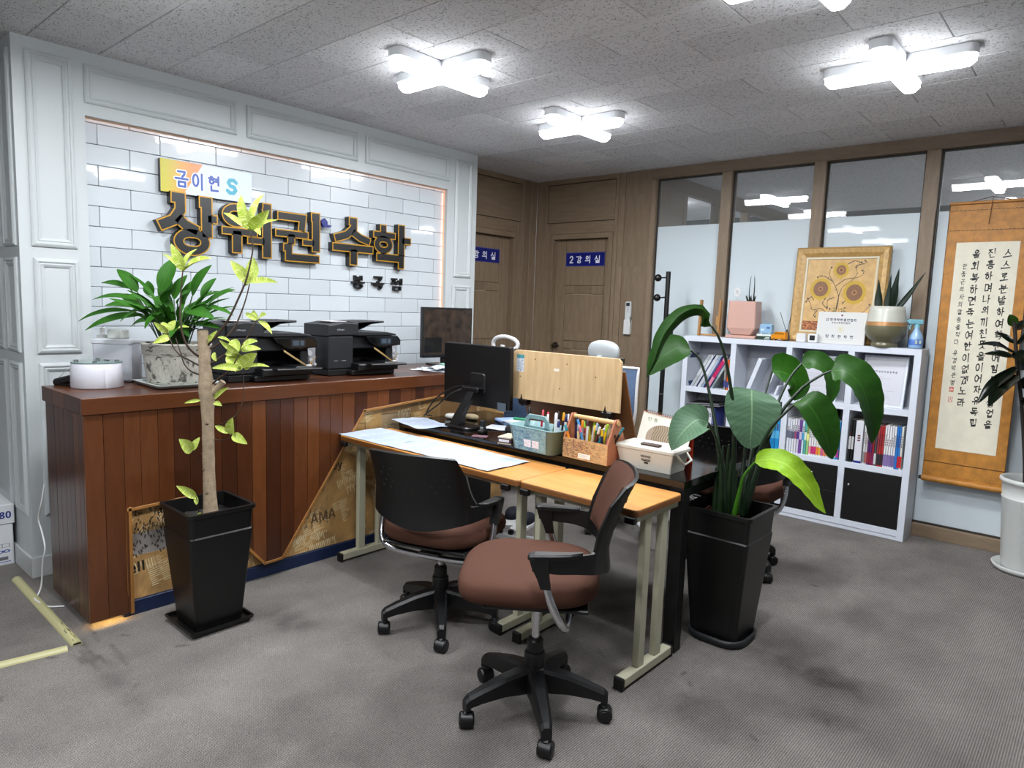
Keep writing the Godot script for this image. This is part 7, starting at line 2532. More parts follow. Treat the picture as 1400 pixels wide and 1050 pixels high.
	o = thing("computer_tower", "dark computer tower standing on the floor under the black desk", "computer", Vector3(-2.93, 0, -2.88))
	m = MB.new(); m.box2(Vector3(-.09, .01, -.20), Vector3(.09, .40, .20), .006)
	part("case", m, mat("tower black", Color(.03, .03, .034), .4), o)
	m = MB.new(); m.box2(Vector3(-.08, .02, .20), Vector3(.08, .38, .206), .003)
	part("rear_plate", m, mat("tower grey", Color(.12, .12, .13), .4, .4), o)


# ---------------------------------------------------------------- Hangul from strokes
const CHO := "ㄱㄲㄴㄷㄸㄹㅁㅂㅃㅅㅆㅇㅈㅉㅊㅋㅌㅍㅎ"
const JUNG := "ㅏㅐㅑㅒㅓㅔㅕㅖㅗㅘㅙㅚㅛㅜㅝㅞㅟㅠㅡㅢㅣ"
const JONG := " ㄱㄲㄳㄴㄵㄶㄷㄹㄺㄻㄼㄽㄾㄿㅀㅁㅂㅄㅅㅆㅇㅈㅊㅋㅌㅍㅎ"

func ring_pts(c: Vector2, r: Vector2, n := 18) -> Array:
	var o := []
	for i in n + 1: o.append(c + Vector2(cos(TAU * i / n - PI / 2) * r.x, sin(TAU * i / n - PI / 2) * r.y))
	return o

func consonant(ch: String) -> Array:
	var V := func(a: Array) -> Array:
		var o := []
		for i in range(0, a.size(), 2): o.append(Vector2(a[i], a[i + 1]))
		return o
	match ch:
		"ㄱ": return [V.call([0, .08, .95, .08, .85, .6, .6, 1])]
		"ㄴ": return [V.call([.08, 0, .08, .9, 1, .85])]
		"ㄷ": return [V.call([.95, .05, .08, .05, .08, .92, 1, .9])]
		"ㄹ": return [V.call([0, .05, .95, .05, .92, .48, .08, .5, .08, .95, 1, .92])]
		"ㅁ": return [V.call([.08, .05, .92, .05, .92, .95, .08, .95, .08, .05])]
		"ㅂ": return [V.call([.08, 0, .08, .95, .92, .95, .92, 0]), V.call([.08, .48, .92, .48])]
		"ㅅ": return [V.call([.52, 0, .42, .45, 0, 1]), V.call([.48, .38, .7, .7, 1, .98])]
		"ㅇ": return [ring_pts(Vector2(.5, .5), Vector2(.44, .46))]
		"ㅈ": return [V.call([.05, .08, .92, .08]), V.call([.52, .08, .4, .5, 0, 1]), V.call([.46, .45, .7, .75, 1, .98])]
		"ㅊ": return [V.call([.38, 0, .6, .05]), V.call([.05, .22, .92, .22]), V.call([.52, .22, .4, .6, 0, 1]), V.call([.46, .55, .7, .8, 1, .98])]
		"ㅋ": return [V.call([0, .08, .95, .08, .85, .6, .6, 1]), V.call([.05, .5, .85, .48])]
		"ㅌ": return [V.call([.95, .05, .08, .05, .08, .95, 1, .93]), V.call([.08, .5, .9, .5])]
		"ㅍ": return [V.call([0, .08, 1, .08]), V.call([.3, .1, .34, .9]), V.call([.7, .1, .66, .9]), V.call([0, .93, 1, .93])]
		"ㅎ": return [V.call([.36, 0, .62, .04]), V.call([.02, .24, .98, .24]), ring_pts(Vector2(.5, .68), Vector2(.34, .3))]
	return []

func vowel(ch: String) -> Array:
	match ch:
		"ㅏ": return [[Vector2(.3, 0), Vector2(.3, 1)], [Vector2(.3, .45), Vector2(1, .45)]]
		"ㅑ": return [[Vector2(.3, 0), Vector2(.3, 1)], [Vector2(.3, .33), Vector2(1, .33)], [Vector2(.3, .6), Vector2(1, .6)]]
		"ㅓ": return [[Vector2(.75, 0), Vector2(.75, 1)], [Vector2(0, .42), Vector2(.75, .42)]]
		"ㅕ": return [[Vector2(.75, 0), Vector2(.75, 1)], [Vector2(0, .3), Vector2(.75, .3)], [Vector2(0, .58), Vector2(.75, .58)]]
		"ㅣ": return [[Vector2(.55, 0), Vector2(.55, 1)]]
		"ㅐ": return [[Vector2(.2, .04), Vector2(.2, .96)], [Vector2(.85, 0), Vector2(.85, 1)], [Vector2(.2, .47), Vector2(.85, .47)]]
		"ㅔ": return [[Vector2(.4, .04), Vector2(.4, .96)], [Vector2(.9, 0), Vector2(.9, 1)], [Vector2(0, .42), Vector2(.4, .42)]]
		"ㅗ": return [[Vector2(.5, 0), Vector2(.5, .72)], [Vector2(0, .75), Vector2(1, .72)]]
		"ㅛ": return [[Vector2(.33, 0), Vector2(.33, .72)], [Vector2(.66, 0), Vector2(.66, .72)], [Vector2(0, .75), Vector2(1, .72)]]
		"ㅜ": return [[Vector2(0, .22), Vector2(1, .2)], [Vector2(.55, .22), Vector2(.55, 1)]]
		"ㅠ": return [[Vector2(0, .22), Vector2(1, .2)], [Vector2(.35, .22), Vector2(.32, 1)], [Vector2(.68, .22), Vector2(.68, 1)]]
		"ㅡ": return [[Vector2(0, .5), Vector2(1, .47)]]
	return []

func fit_strokes(st: Array, r: Rect2) -> Array:
	var out := []
	for s in st:
		var o := []
		for p in s: o.append(r.position + p * r.size)
		out.append(o)
	return out

# strokes of one syllable in the unit square, y down
func syllable(ch: String) -> Array:
	var code := ch.unicode_at(0) - 0xAC00
	if code < 0 or code > 11171: return []
	var c := CHO[code / 588]
	var v := JUNG[(code % 588) / 28]
	var f := JONG[code % 28]
	var out := []
	var put := func(j: String, r: Rect2):
		var two: Dictionary = {"ㄲ": "ㄱㄱ", "ㄸ": "ㄷㄷ", "ㅃ": "ㅂㅂ", "ㅆ": "ㅅㅅ", "ㅉ": "ㅈㅈ", "ㅄ": "ㅂㅅ", "ㄳ": "ㄱㅅ", "ㄶ": "ㄴㅎ"}
		if two.has(j):
			out.append_array(fit_strokes(consonant(two[j][0]), Rect2(r.position, Vector2(r.size.x * .46, r.size.y))))
			out.append_array(fit_strokes(consonant(two[j][1]), Rect2(r.position + Vector2(r.size.x * .54, 0), Vector2(r.size.x * .46, r.size.y))))
		else:
			out.append_array(fit_strokes(consonant(j), r))
	var fin := f != " "
	var comp: Dictionary = {"ㅘ": "ㅗㅏ", "ㅙ": "ㅗㅐ", "ㅚ": "ㅗㅣ", "ㅝ": "ㅜㅓ", "ㅞ": "ㅜㅔ", "ㅟ": "ㅜㅣ", "ㅢ": "ㅡㅣ"}
	if comp.has(v):
		var h: String = comp[v][0]
		var w: String = comp[v][1]
		put.call(c, Rect2(.1, .02, .44, .3 if fin else .42))
		out.append_array(fit_strokes(vowel(h), Rect2(.0, .32 if fin else .48, .66, .28 if fin else .4)))
		out.append_array(fit_strokes(vowel(w), Rect2(.62, 0, .3, .64 if fin else 1.0)))
	elif v in "ㅗㅛㅜㅠㅡ":
		put.call(c, Rect2(.2, .0, .6, .34 if fin else .46))
		out.append_array(fit_strokes(vowel(v), Rect2(0, .34 if fin else .5, 1, .28 if fin else .46)))
	else:
		put.call(c, Rect2(.04, .04, .5, .46 if fin else .8))
		out.append_array(fit_strokes(vowel(v), Rect2(.62, 0, .36, .56 if fin else 1.0)))
	if fin:
		put.call(f, Rect2(.2, .66, .64, .32))
	return out

# brush stroke on an image: pts in pixels
func ink(img: Image, pts: Array, w0: float, w1: float, col: Color):
	var total := 0.0
	for i in pts.size() - 1: total += pts[i].distance_to(pts[i + 1])
	var done := 0.0
	for i in pts.size() - 1:
		var a: Vector2 = pts[i]
		var b: Vector2 = pts[i + 1]
		var L := a.distance_to(b)
		if L < 0.001: continue
		var wm := maxf(w0, w1) + 1.0
		var x0 := maxi(0, int(minf(a.x, b.x) - wm)); var x1 := mini(img.get_width() - 1, int(maxf(a.x, b.x) + wm) + 1)
		var y0 := maxi(0, int(minf(a.y, b.y) - wm)); var y1 := mini(img.get_height() - 1, int(maxf(a.y, b.y) + wm) + 1)
		var d := (b - a) / L
		for y in range(y0, y1 + 1):
			for x in range(x0, x1 + 1):
				var p := Vector2(x + .5, y + .5)
				var t := clampf((p - a).dot(d), 0, L)
				var dist := p.distance_to(a + d * t)
				var w := lerpf(w0, w1, (done + t) / maxf(total, .001)) * 0.5
				var k := clampf(w - dist + .5, 0, 1) * col.a
				if k > 0:
					img.set_pixel(x, y, img.get_pixel(x, y).lerp(Color(col.r, col.g, col.b, 1), k))
		done += L

func write(img: Image, text: String, at: Vector2, size: Vector2, step: Vector2, w: float, col: Color, taper := 1.0, wob := 0.0):
	var p := at
	for i in text.length():
		if text[i] != " ":
			for s in fit_strokes(syllable(text[i]), Rect2(p, size)):
				var q := []
				for e in s: q.append(e + Vector2(rng.randf_range(-wob, wob), rng.randf_range(-wob, wob)))
				ink(img, q, w, w * taper, col)
		p += step

func digit(ch: String) -> Array:
	match ch:
		"1": return [[Vector2(.3, .2), Vector2(.55, 0), Vector2(.55, 1)]]
		"2": return [[Vector2(.1, .22), Vector2(.3, .02), Vector2(.65, .02), Vector2(.85, .22), Vector2(.8, .42), Vector2(.1, .98), Vector2(.9, .98)]]
	return []

func blank(w: int, h: int, c: Color) -> Image:
	var im := Image.create(w, h, false, Image.FORMAT_RGB8)
	im.fill(c)
	return im

func scribble(img: Image, r: Rect2i, rows: int, w: float, col: Color, fill := 0.8):
	# printed lines of small text
	for k in rows:
		var y := r.position.y + (k + .5) * r.size.y / rows
		var x := float(r.position.x)
		var end := r.position.x + r.size.x * (fill + rng.randf() * (1 - fill))
		while x < end:
			var l := rng.randf_range(3, 11)
			ink(img, [Vector2(x, y), Vector2(minf(x + l, end), y)], w, w, col)
			x += l + rng.randf_range(2, 4)

# stroke letters as solids: body of width w, raised inner face narrower by e
func stroke_poly(pts: Array, w: float) -> Array:
	var pl := PackedVector2Array()
	for p in pts: pl.append(p)
	if pl.size() > 3 and pl[0].distance_to(pl[-1]) < 0.0001:
		return []
	return Geometry2D.offset_polyline(pl, w / 2, Geometry2D.JOIN_MITER, Geometry2D.END_BUTT)

func solid_strokes(mb: MB, strokes: Array, w: float, z0: float, z1: float, ext := 0.0):
	for s in strokes:
		var ww: float = w
		var pts: Array = s
		if s is Dictionary:
			ww = s.w + (w if w < 0 else 0.0)
			pts = s.p
		elif w < 0: continue
		if pts.size() > 3 and pts[0].distance_to(pts[-1]) < 0.0001:
			# closed ring: quads between inner and outer loops
			var n := pts.size() - 1
			var c := Vector2.ZERO
			for i in n: c += pts[i]
			c /= n
			for i in n:
				var a: Vector2 = pts[i]
				var b: Vector2 = pts[(i + 1) % n]
				var da := (a - c).normalized() * ww / 2
				var db := (b - c).normalized() * ww / 2
				var poly := PackedVector2Array([a - da, b - db, b + db, a + da])
				mb.prism(poly, z0, z1)
		else:
			for pl in stroke_poly(pts, ww):
				mb.prism(pl, z0, z1)


# ---------------------------------------------------------------- textures
func noise(seed_: int, freq: float, oct := 4) -> FastNoiseLite:
	var n := FastNoiseLite.new()
	n.seed = seed_
	n.noise_type = FastNoiseLite.TYPE_SIMPLEX_SMOOTH
	n.frequency = freq
	n.fractal_octaves = oct
	return n

func wood_image(w: int, h: int, seed_: int, contrast := 1.0, across := false) -> Image:
	# grain runs along v (or along u when across)
	var im := Image.create(w, h, false, Image.FORMAT_RGB8)
	var n1 := noise(seed_, 0.02, 3)
	var n2 := noise(seed_ + 5, 0.25, 2)
	for y in h:
		for x in w:
			var gx := float(y) if across else float(x)
			var gy := float(x) if across else float(y)
			var a := n1.get_noise_2d(gx * 2.6, gy * 0.16)
			var b := n2.get_noise_2d(gx * 2.0, gy * 0.05)
			var k := 0.86 + (0.10 * a + 0.09 * b) * contrast
			im.set_pixel(x, y, Color(k, k * (1.0 + .01 * a), k * (1.0 + 0.03 * a)))
	return im

func carpet_image() -> Image:
	var s := 768
	var im := Image.create(s, s, false, Image.FORMAT_RGB8)
	var r := RandomNumberGenerator.new()
	r.seed = 41
	for y in s:
		for x in s:
			# ribs run along v; 64 ribs, broken into loops
			var rib := 0.5 + 0.5 * cos(TAU * x * 60.0 / s)
			var lp := 0.5 + 0.5 * cos(TAU * (y * 56.0 / s + (0.5 if int(x * 60 / s) % 2 == 0 else 0.0)))
			var k := 0.50 + 0.27 * rib * (0.45 + 0.55 * lp) + r.randf_range(-0.25, 0.25)
			im.set_pixel(x, y, Color(k * 1.0, k * 0.975, k * 0.955))
	return im

func stain_image() -> Image:
	# large soft soiling of the carpet; covers x -5..1.4, z -6.4..0
	var s := 512
	var im := Image.create(s, s, false, Image.FORMAT_RGB8)
	var n := noise(7, 0.012, 5)
	var m := noise(19, 0.05, 3)
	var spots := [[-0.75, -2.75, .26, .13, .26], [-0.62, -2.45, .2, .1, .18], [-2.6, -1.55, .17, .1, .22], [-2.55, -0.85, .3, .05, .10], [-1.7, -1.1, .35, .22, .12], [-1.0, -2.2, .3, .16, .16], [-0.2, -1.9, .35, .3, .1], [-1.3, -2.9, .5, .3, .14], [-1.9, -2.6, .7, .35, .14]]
	for y in s:
		for x in s:
			var wx := -5.0 + 6.4 * x / s
			var wz := -6.4 + 6.4 * y / s
			var k := 0.93 + 0.16 * n.get_noise_2d(x * 1.6, y) + 0.05 * m.get_noise_2d(x, y)
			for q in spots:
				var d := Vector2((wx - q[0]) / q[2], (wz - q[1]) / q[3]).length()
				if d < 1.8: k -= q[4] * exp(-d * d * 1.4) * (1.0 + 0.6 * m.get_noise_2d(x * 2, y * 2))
			k = clampf(k, .4, 1)
			im.set_pixel(x, y, Color(k, k, k * .99))
	# scuffs
	for i in 70:
		var c := Vector2(rng.randf_range(80, 480), rng.randf_range(120, 500))
		var d := Vector2.from_angle(rng.randf() * TAU) * rng.randf_range(.5, 4)
		ink(im, [c, c + d], .8, .4, Color(.3, .28, .27, rng.randf_range(.2, .6)))
	for i in 14:
		var c := Vector2(160 + rng.randf_range(-10, 18), 443 + rng.randf_range(-6, 6))
		ink(im, [c, c + Vector2(rng.randf_range(4, 12), rng.randf_range(-1, 1))], .8, .4, Color(.45, .42, .4, .35))
	return im

func ceiling_image() -> Image:
	var s := 1024
	var im := blank(s, s, Color(.9, .9, .9))
	var n := noise(3, .08, 3)
	for y in s:
		for x in s:
			var k := .9 + .03 * n.get_noise_2d(x, y)
			im.set_pixel(x, y, Color(k, k, k))
	var r := RandomNumberGenerator.new()
	r.seed = 12
	for i in 9500:
		var c := Vector2(r.randf_range(8, s - 8), r.randf_range(8, s - 8))
		if r.randf() < .45:
			var a := c
			var dir := Vector2.from_angle(r.randf_range(-.35, .35) + (0.0 if r.randf() < .8 else 1.3))
			var pts := [a]
			for k in r.randi_range(1, 3):
				a += dir.rotated(r.randf_range(-.6, .6)) * r.randf_range(2, 5)
				pts.append(a)
			ink(im, pts, r.randf_range(1.2, 2.4), .6, Color(.34, .34, .35, .85))
		else:
			ink(im, [c, c + Vector2(.6, .3)], r.randf_range(1.2, 2.4), 1.2, Color(.3, .3, .31, .85))
	return im

func speckle_image(base: Color, spots: Array, count: int, seed_: int, s := 256) -> Image:
	var im := blank(s, s, base)
	var r := RandomNumberGenerator.new()
	r.seed = seed_
	var n := noise(seed_, .02, 4)
	for y in s:
		for x in s:
			var k := 1.0 + .14 * n.get_noise_2d(x, y) + r.randf_range(-.03, .03)
			im.set_pixel(x, y, Color(base.r * k, base.g * k, base.b * k))
	for i in count:
		var c := Vector2(r.randf() * s, r.randf() * s)
		var q := [c]
		for k in r.randi_range(1, 3): q.append(q[-1] + Vector2(r.randf_range(-3, 3), r.randf_range(-3, 3)))
		var col: Color = spots[r.randi() % spots.size()]
		ink(im, q, r.randf_range(.7, 2.2), .7, col)
	return im

func concrete_image() -> Image:
	var s := 384
	var im := Image.create(s, s, false, Image.FORMAT_RGB8)
	var a := noise(5, .02, 5)
	var b := noise(9, .09, 3)
	for y in s:
		for x in s:
			var k := .66 + .07 * b.get_noise_2d(x, y)
			var d := smoothstep(.18, .42, a.get_noise_2d(x * 1.0, y * 1.7) + .25 * b.get_noise_2d(x * 3, y * 3))
			k -= .34 * d
			im.set_pixel(x, y, Color(k, k * .985, k * .93))
	return im

func leaf_image(a: Color, b: Color, vein: Color, varieg := 0.0, side_vein := .12) -> Image:
	# u runs across the blade, v from the tip (0) to the base (1)
	var w := 128
	var h := 256
	var im := Image.create(w, h, false, Image.FORMAT_RGB8)
	var n := noise(31, .035, 3)
	for y in h:
		for x in w:
			var u := (x + .5) / w - .5
			var v := float(y) / h
			var side := fposmod((1.0 - v) * 13.0 - absf(u) * 5.0, 1.0)
			var k := smoothstep(.12, .0, absf(side - .5) - .40)
			var c := a.lerp(b, .5 + .5 * n.get_noise_2d(x * 1.5, y))
			if varieg > 0: c = c.lerp(vein, varieg * smoothstep(.0, .3, n.get_noise_2d(x * 1.5 + absf(u) * 200, y * 1.5 + 90)))
			c = c.lerp(vein, side_vein * k)
			c = c.lerp(vein, .75 * smoothstep(.022, .008, absf(u)))
			im.set_pixel(x, y, c)
	return im

func paper_image(w: int, h: int, cols: int, tone: Color) -> Image:
	var im := blank(w, h, Color(.64, .68, .745))
	ink(im, [Vector2(12, 12), Vector2(w * .4, 12)], 2.5, 2.5, tone)
	for c in cols:
		var x0 := 12 + c * (w - 20) / cols
		scribble(im, Rect2i(x0, 26, (w - 20) / cols - 12, h - 40), int(h / 11.0), 2.0, tone, .5)
	return im

func certificate_image() -> Image:
	var im := blank(360, 252, Color(.76, .76, .75))
	for i in 4:
		var e := 14 + i * 3
		ink(im, [Vector2(e, e), Vector2(360 - e, e), Vector2(360 - e, 252 - e), Vector2(e, 252 - e), Vector2(e, e)], 1.2, 1.2, Color(.78, .76, .66, .5))
	ink(im, [Vector2(178, 24), Vector2(182, 24)], 13, 13, Color(.62, .12, .22))
	ink(im, [Vector2(176, 27), Vector2(184, 27)], 6, 6, Color(.18, .2, .5))
	write(im, "사단", Vector2(62, 50), Vector2(11, 9), Vector2(13, 0), 1.6, Color(.15, .15, .2))
	write(im, "법인", Vector2(62, 62), Vector2(11, 9), Vector2(13, 0), 1.6, Color(.15, .15, .2))
	write(im, "한국학원총연합회", Vector2(94, 50), Vector2(21, 20), Vector2(25, 0), 3, Color(.12, .12, .2))
	write(im, "구미시학원연합회", Vector2(106, 78), Vector2(15, 14), Vector2(18, 0), 2, Color(.2, .2, .25))
	for i in 5:
		var c := Vector2(180, 135) + Vector2.from_angle(TAU * i / 5 - PI / 2) * 15
		ink(im, ring_pts(c, Vector2(14, 14)), 1.6, 1.6, Color(.72, .68, .42, .8))
		ink(im, [c, Vector2(180, 135)], 1.4, 1.4, Color(.72, .68, .42, .8))
	ink(im, ring_pts(Vector2(180, 135), Vector2(9, 9)), 2, 2, Color(.72, .68, .42, .8))
	write(im, "정회원학원", Vector2(72, 182), Vector2(25, 24), Vector2(46, 0), 3.4, Color(.2, .2, .24))
	scribble(im, Rect2i(70, 216, 220, 10), 1, 1.4, Color(.6, .6, .6), .9)
	return im

func award_image(seed_: int) -> Image:
	rng.seed = seed_
	var im := blank(260, 330, Color(.74, .74, .77))
	for e in [8, 12]:
		ink(im, [Vector2(e, e), Vector2(260 - e, e), Vector2(260 - e, 330 - e), Vector2(e, 330 - e), Vector2(e, e)], 1.5, 1.5, Color(.68, .68, .72, .8))
	if seed_ % 2 == 0:
		write(im, "등록확인", Vector2(80, 50), Vector2(20, 20), Vector2(27, 0), 2, Color(.3, .3, .34))
		ink(im, [Vector2(216, 40), Vector2(222, 40)], 18, 18, Color(.62, .62, .7))
	else:
		write(im, "학원설립운영등록증", Vector2(52, 92), Vector2(14, 14), Vector2(18, 0), 1.8, Color(.3, .3, .34))
	scribble(im, Rect2i(36, 128, 150, 74), 6, 1.5, Color(.5, .5, .54), .4)
	scribble(im, Rect2i(60, 222, 150, 20), 1, 1.4, Color(.5, .5, .54), .9)
	scribble(im, Rect2i(90, 260, 90, 40), 3, 1.6, Color(.5, .5, .54), .6)
	return im

func painting_image() -> Image:
	var W := 420
	var H := 436
	var im := Image.create(W, H, false, Image.FORMAT_RGB8)
	var n := noise(23, .015, 4)
	for y in H:
		for x in W:
			var k := 1.0 + .10 * n.get_noise_2d(x, y)
			im.set_pixel(x, y, Color(.76 * k, .61 * k, .38 * k))
	# band of brown earth
	var e := noise(77, .05, 3)
	for y in range(378, H):
		for x in W:
			var d := e.get_noise_2d(x, y * 1.6)
			im.set_pixel(x, y, Color(.42, .22, .10).lerp(Color(.75, .45, .2), smoothstep(-.15, .3, d)))
	# vines
	var curls := [[[205, 330], [215, 240], [195, 180], [165, 130], [140, 90], [150, 50]], [[205, 300], [225, 180], [280, 130], [310, 90], [300, 50]], [[170, 340], [110, 300], [60, 310], [40, 270], [20, 240]], [[230, 330], [290, 345], [350, 330], [395, 290], [405, 270]], [[190, 160], [250, 120], [320, 110], [352, 80], [340, 70]], [[160, 130], [100, 100], [70, 110]], [[300, 40], [340, 30], [360, 22], [350, 12]], [[250, 30], [290, 12], [330, 22]], [[60, 250], [40, 230], [12, 260]], [[150, 300], [120, 270], [130, 240]], [[240, 270], [262, 240], [250, 210]], [[90, 310], [70, 340], [80, 350]], [[185, 230], [150, 250], [150, 290]]]
	for c in curls:
		var pts := []
		for p in c: pts.append(Vector3(p[0], p[1], 0))
		var q := []
		for p in spline(pts, 16): q.append(Vector2(p.x, p.y))
		ink(im, q, 4.0, 2.0, Color(.12, .10, .08))
		ink(im, ring_pts(q[-1], Vector2(4, 4)), 3, 3, Color(.12, .1, .08))
		for k in range(2, 15, 3):
			ink(im, [q[k], q[k] + Vector2(rng.randf_range(-11, 11), rng.randf_range(-9, 9))], 4.5, 1.0, Color(.13, .11, .09))
	# flowers
	for f in [[212, 66, 46, 29], [96, 180, 66, 46], [306, 200, 70, 48]]:
		var c := Vector2(f[0], f[1])
		ink(im, [c, c + Vector2(.5, .5)], (f[2] - 3) * 2.0, (f[2] - 3) * 2.0, Color(.70, .57, .05))
		for k in 30:
			var a := TAU * k / 30 + rng.randf_range(-.05, .05)
			ink(im, [c + Vector2.from_angle(a) * (f[3] - 4), c + Vector2.from_angle(a) * (f[2] + rng.randf_range(2, 14))], 15, 1.5, Color(.72, .58, .03))
		ink(im, [c, c + Vector2(.5, .5)], f[3] * 2.0, f[3] * 2.0, Color(.45, .29, .15))
		for k in 120:
			var a := rng.randf() * TAU
			var rr: float = sqrt(rng.randf()) * (f[3] - 3)
			ink(im, [c + Vector2.from_angle(a) * rr, c + Vector2.from_angle(a) * (rr + 1)], 2.2, 1, Color(.62, .4, .2))
		ink(im, ring_pts(c, Vector2(12, 12)), 6, 6, Color(.66, .44, .2))
		ink(im, [c, c + Vector2(.5, 0)], 13, 13, Color(.28, .16, .08))
	# basket
	for k in 60:
		var c := Vector2(205 + rng.randf_range(-62, 62), 322 + rng.randf_range(-34, 16))
		ink(im, [c, c + Vector2(rng.randf_range(-10, 10), rng.randf_range(-7, 7))], 6, 1.5, [Color(.14, .12, .09), Color(.3, .33, .14), Color(.55, .45, .12)][k % 3])
	for y in range(340, 400):
		var hw := 46 + (y - 340) * .25
		for x in range(int(205 - hw), int(205 + hw)):
			var k := .8 + .2 * sin(x * .45)
			im.set_pixel(x, y, Color(.62 * k, .42 * k, .17 * k))
	return im

func scroll_image() -> Image:
	# the paper only: four columns of brush writing, read from the right
	var W := 420
	var H := 1250
	var im := Image.create(W, H, false, Image.FORMAT_RGB8)
	var n := noise(61, .01, 3)
	for y in H:
		for x in W:
			var k := 1.0 + .03 * n.get_noise_2d(x, y)
			im.set_pixel(x, y, Color(.87 * k, .845 * k, .77 * k))
	var k := Color(.06, .055, .06)
	rng.seed = 99
	for c in [["스스로분발하여학문에힘쓰고실업을", 322, 52, 66.5], ["진흥하며나의끼친뜻을이어자유독립", 222, 44, 67.0], ["을회복하면죽는여한이없겠노라", 124, 50, 68.0]]:
		var y: float = c[2]
		for i in c[0].length():
			var s := 48.0 + rng.randf_range(-3, 5)
			var p := Vector2(c[1] + rng.randf_range(-4, 4), y)
			for st in fit_strokes(syllable(c[0][i]), Rect2(p, Vector2(s, s * .98))):
				var q := []
				for e in st: q.append(e + Vector2(rng.randf_range(-1.5, 1.5), rng.randf_range(-1.5, 1.5) - (e.x - p.x) * .10))
				ink(im, q, rng.randf_range(6.5, 8.5), rng.randf_range(3.5, 6), k)
				ink(im, [q[0], q[0] + (q[1] - q[0]).limit_length(4)], 9, 7, k)
			y += c[3]
	var y := 128.0
	for ch in "안중근의사의말씀을적다 유경박은영":
		for st in fit_strokes(syllable(ch), Rect2(Vector2(58 + rng.randf_range(-3, 3), y), Vector2(30, 31))):
			var q := []
			for e in st: q.append(e + Vector2(rng.randf_range(-1, 1), rng.randf_range(-1, 1) - (e.x - 58) * .1))
			ink(im, q, 4.2, 2.4, k)
		y += 45.0 if ch != " " else 22.0
	for d in [0, 1]:
		var c := Vector2(70, 880 + d * 62)
		var red := Color(.72, .16, .12, .9)
		for r in 4:
			if d == 0: ink(im, [c + Vector2(-13, -12 + r * 8), c + Vector2(13, -12 + r * 8)], 5, 5, red)
		ink(im, [c + Vector2(-14, -14), c + Vector2(14, -14), c + Vector2(14, 14), c + Vector2(-14, 14), c + Vector2(-14, -14)], 2.5, 2.5, red)
		ink(im, [c + Vector2(-9, 8), c + Vector2(0, -8), c + Vector2(9, 8)], 3, 3, red if d else Color(.9, .85, .75))
	return im

func board_image() -> Image:
	var W := 512
	var H := 170
	var im := Image.create(W, H, false, Image.FORMAT_RGB8)
	for y in H:
		for x in W:
			var t := float(x) / W
			var c := Color(.74, .70, .18).lerp(Color(.88, .52, .25), smoothstep(0.02, .36, t))
			if x + y * .62 > 225: c = Color(.78, .84, .93)
			im.set_pixel(x, y, c)
	for pass_ in 2:
		var w := 22.0 if pass_ == 0 else 12.0
		var col := Color(.92, .94, .97) if pass_ == 0 else Color(.13, .27, .62)
		write(im, "금이현", Vector2(78, 52), Vector2(64, 82), Vector2(89, 0), w, col)
	var s := [Vector2(408, 66), Vector2(392, 52), Vector2(364, 54), Vector2(352, 72), Vector2(366, 92), Vector2(394, 98), Vector2(404, 118), Vector2(390, 138), Vector2(362, 140), Vector2(346, 126)]
	var s2 := []
	for p in s: s2.append((p - Vector2(378, 96)) * .82 + Vector2(392, 92))
	ink(im, s2, 21, 21, Color(.22, .60, .70))
	return im

func door_sign_image(d: String) -> Image:
	var im := blank(320, 96, Color(.045, .09, .42))
	for e in [1]: ink(im, [Vector2(2, 2), Vector2(318, 2), Vector2(318, 94), Vector2(2, 94), Vector2(2, 2)], 3, 3, Color(.25, .3, .6))
	for s in fit_strokes(digit(d), Rect2(32, 26, 30, 46)): ink(im, s, 8, 8, Color(.93, .93, .96))
	write(im, "강의실", Vector2(88, 26), Vector2(46, 48), Vector2(76, 0), 6.5, Color(.93, .93, .96))
	return im

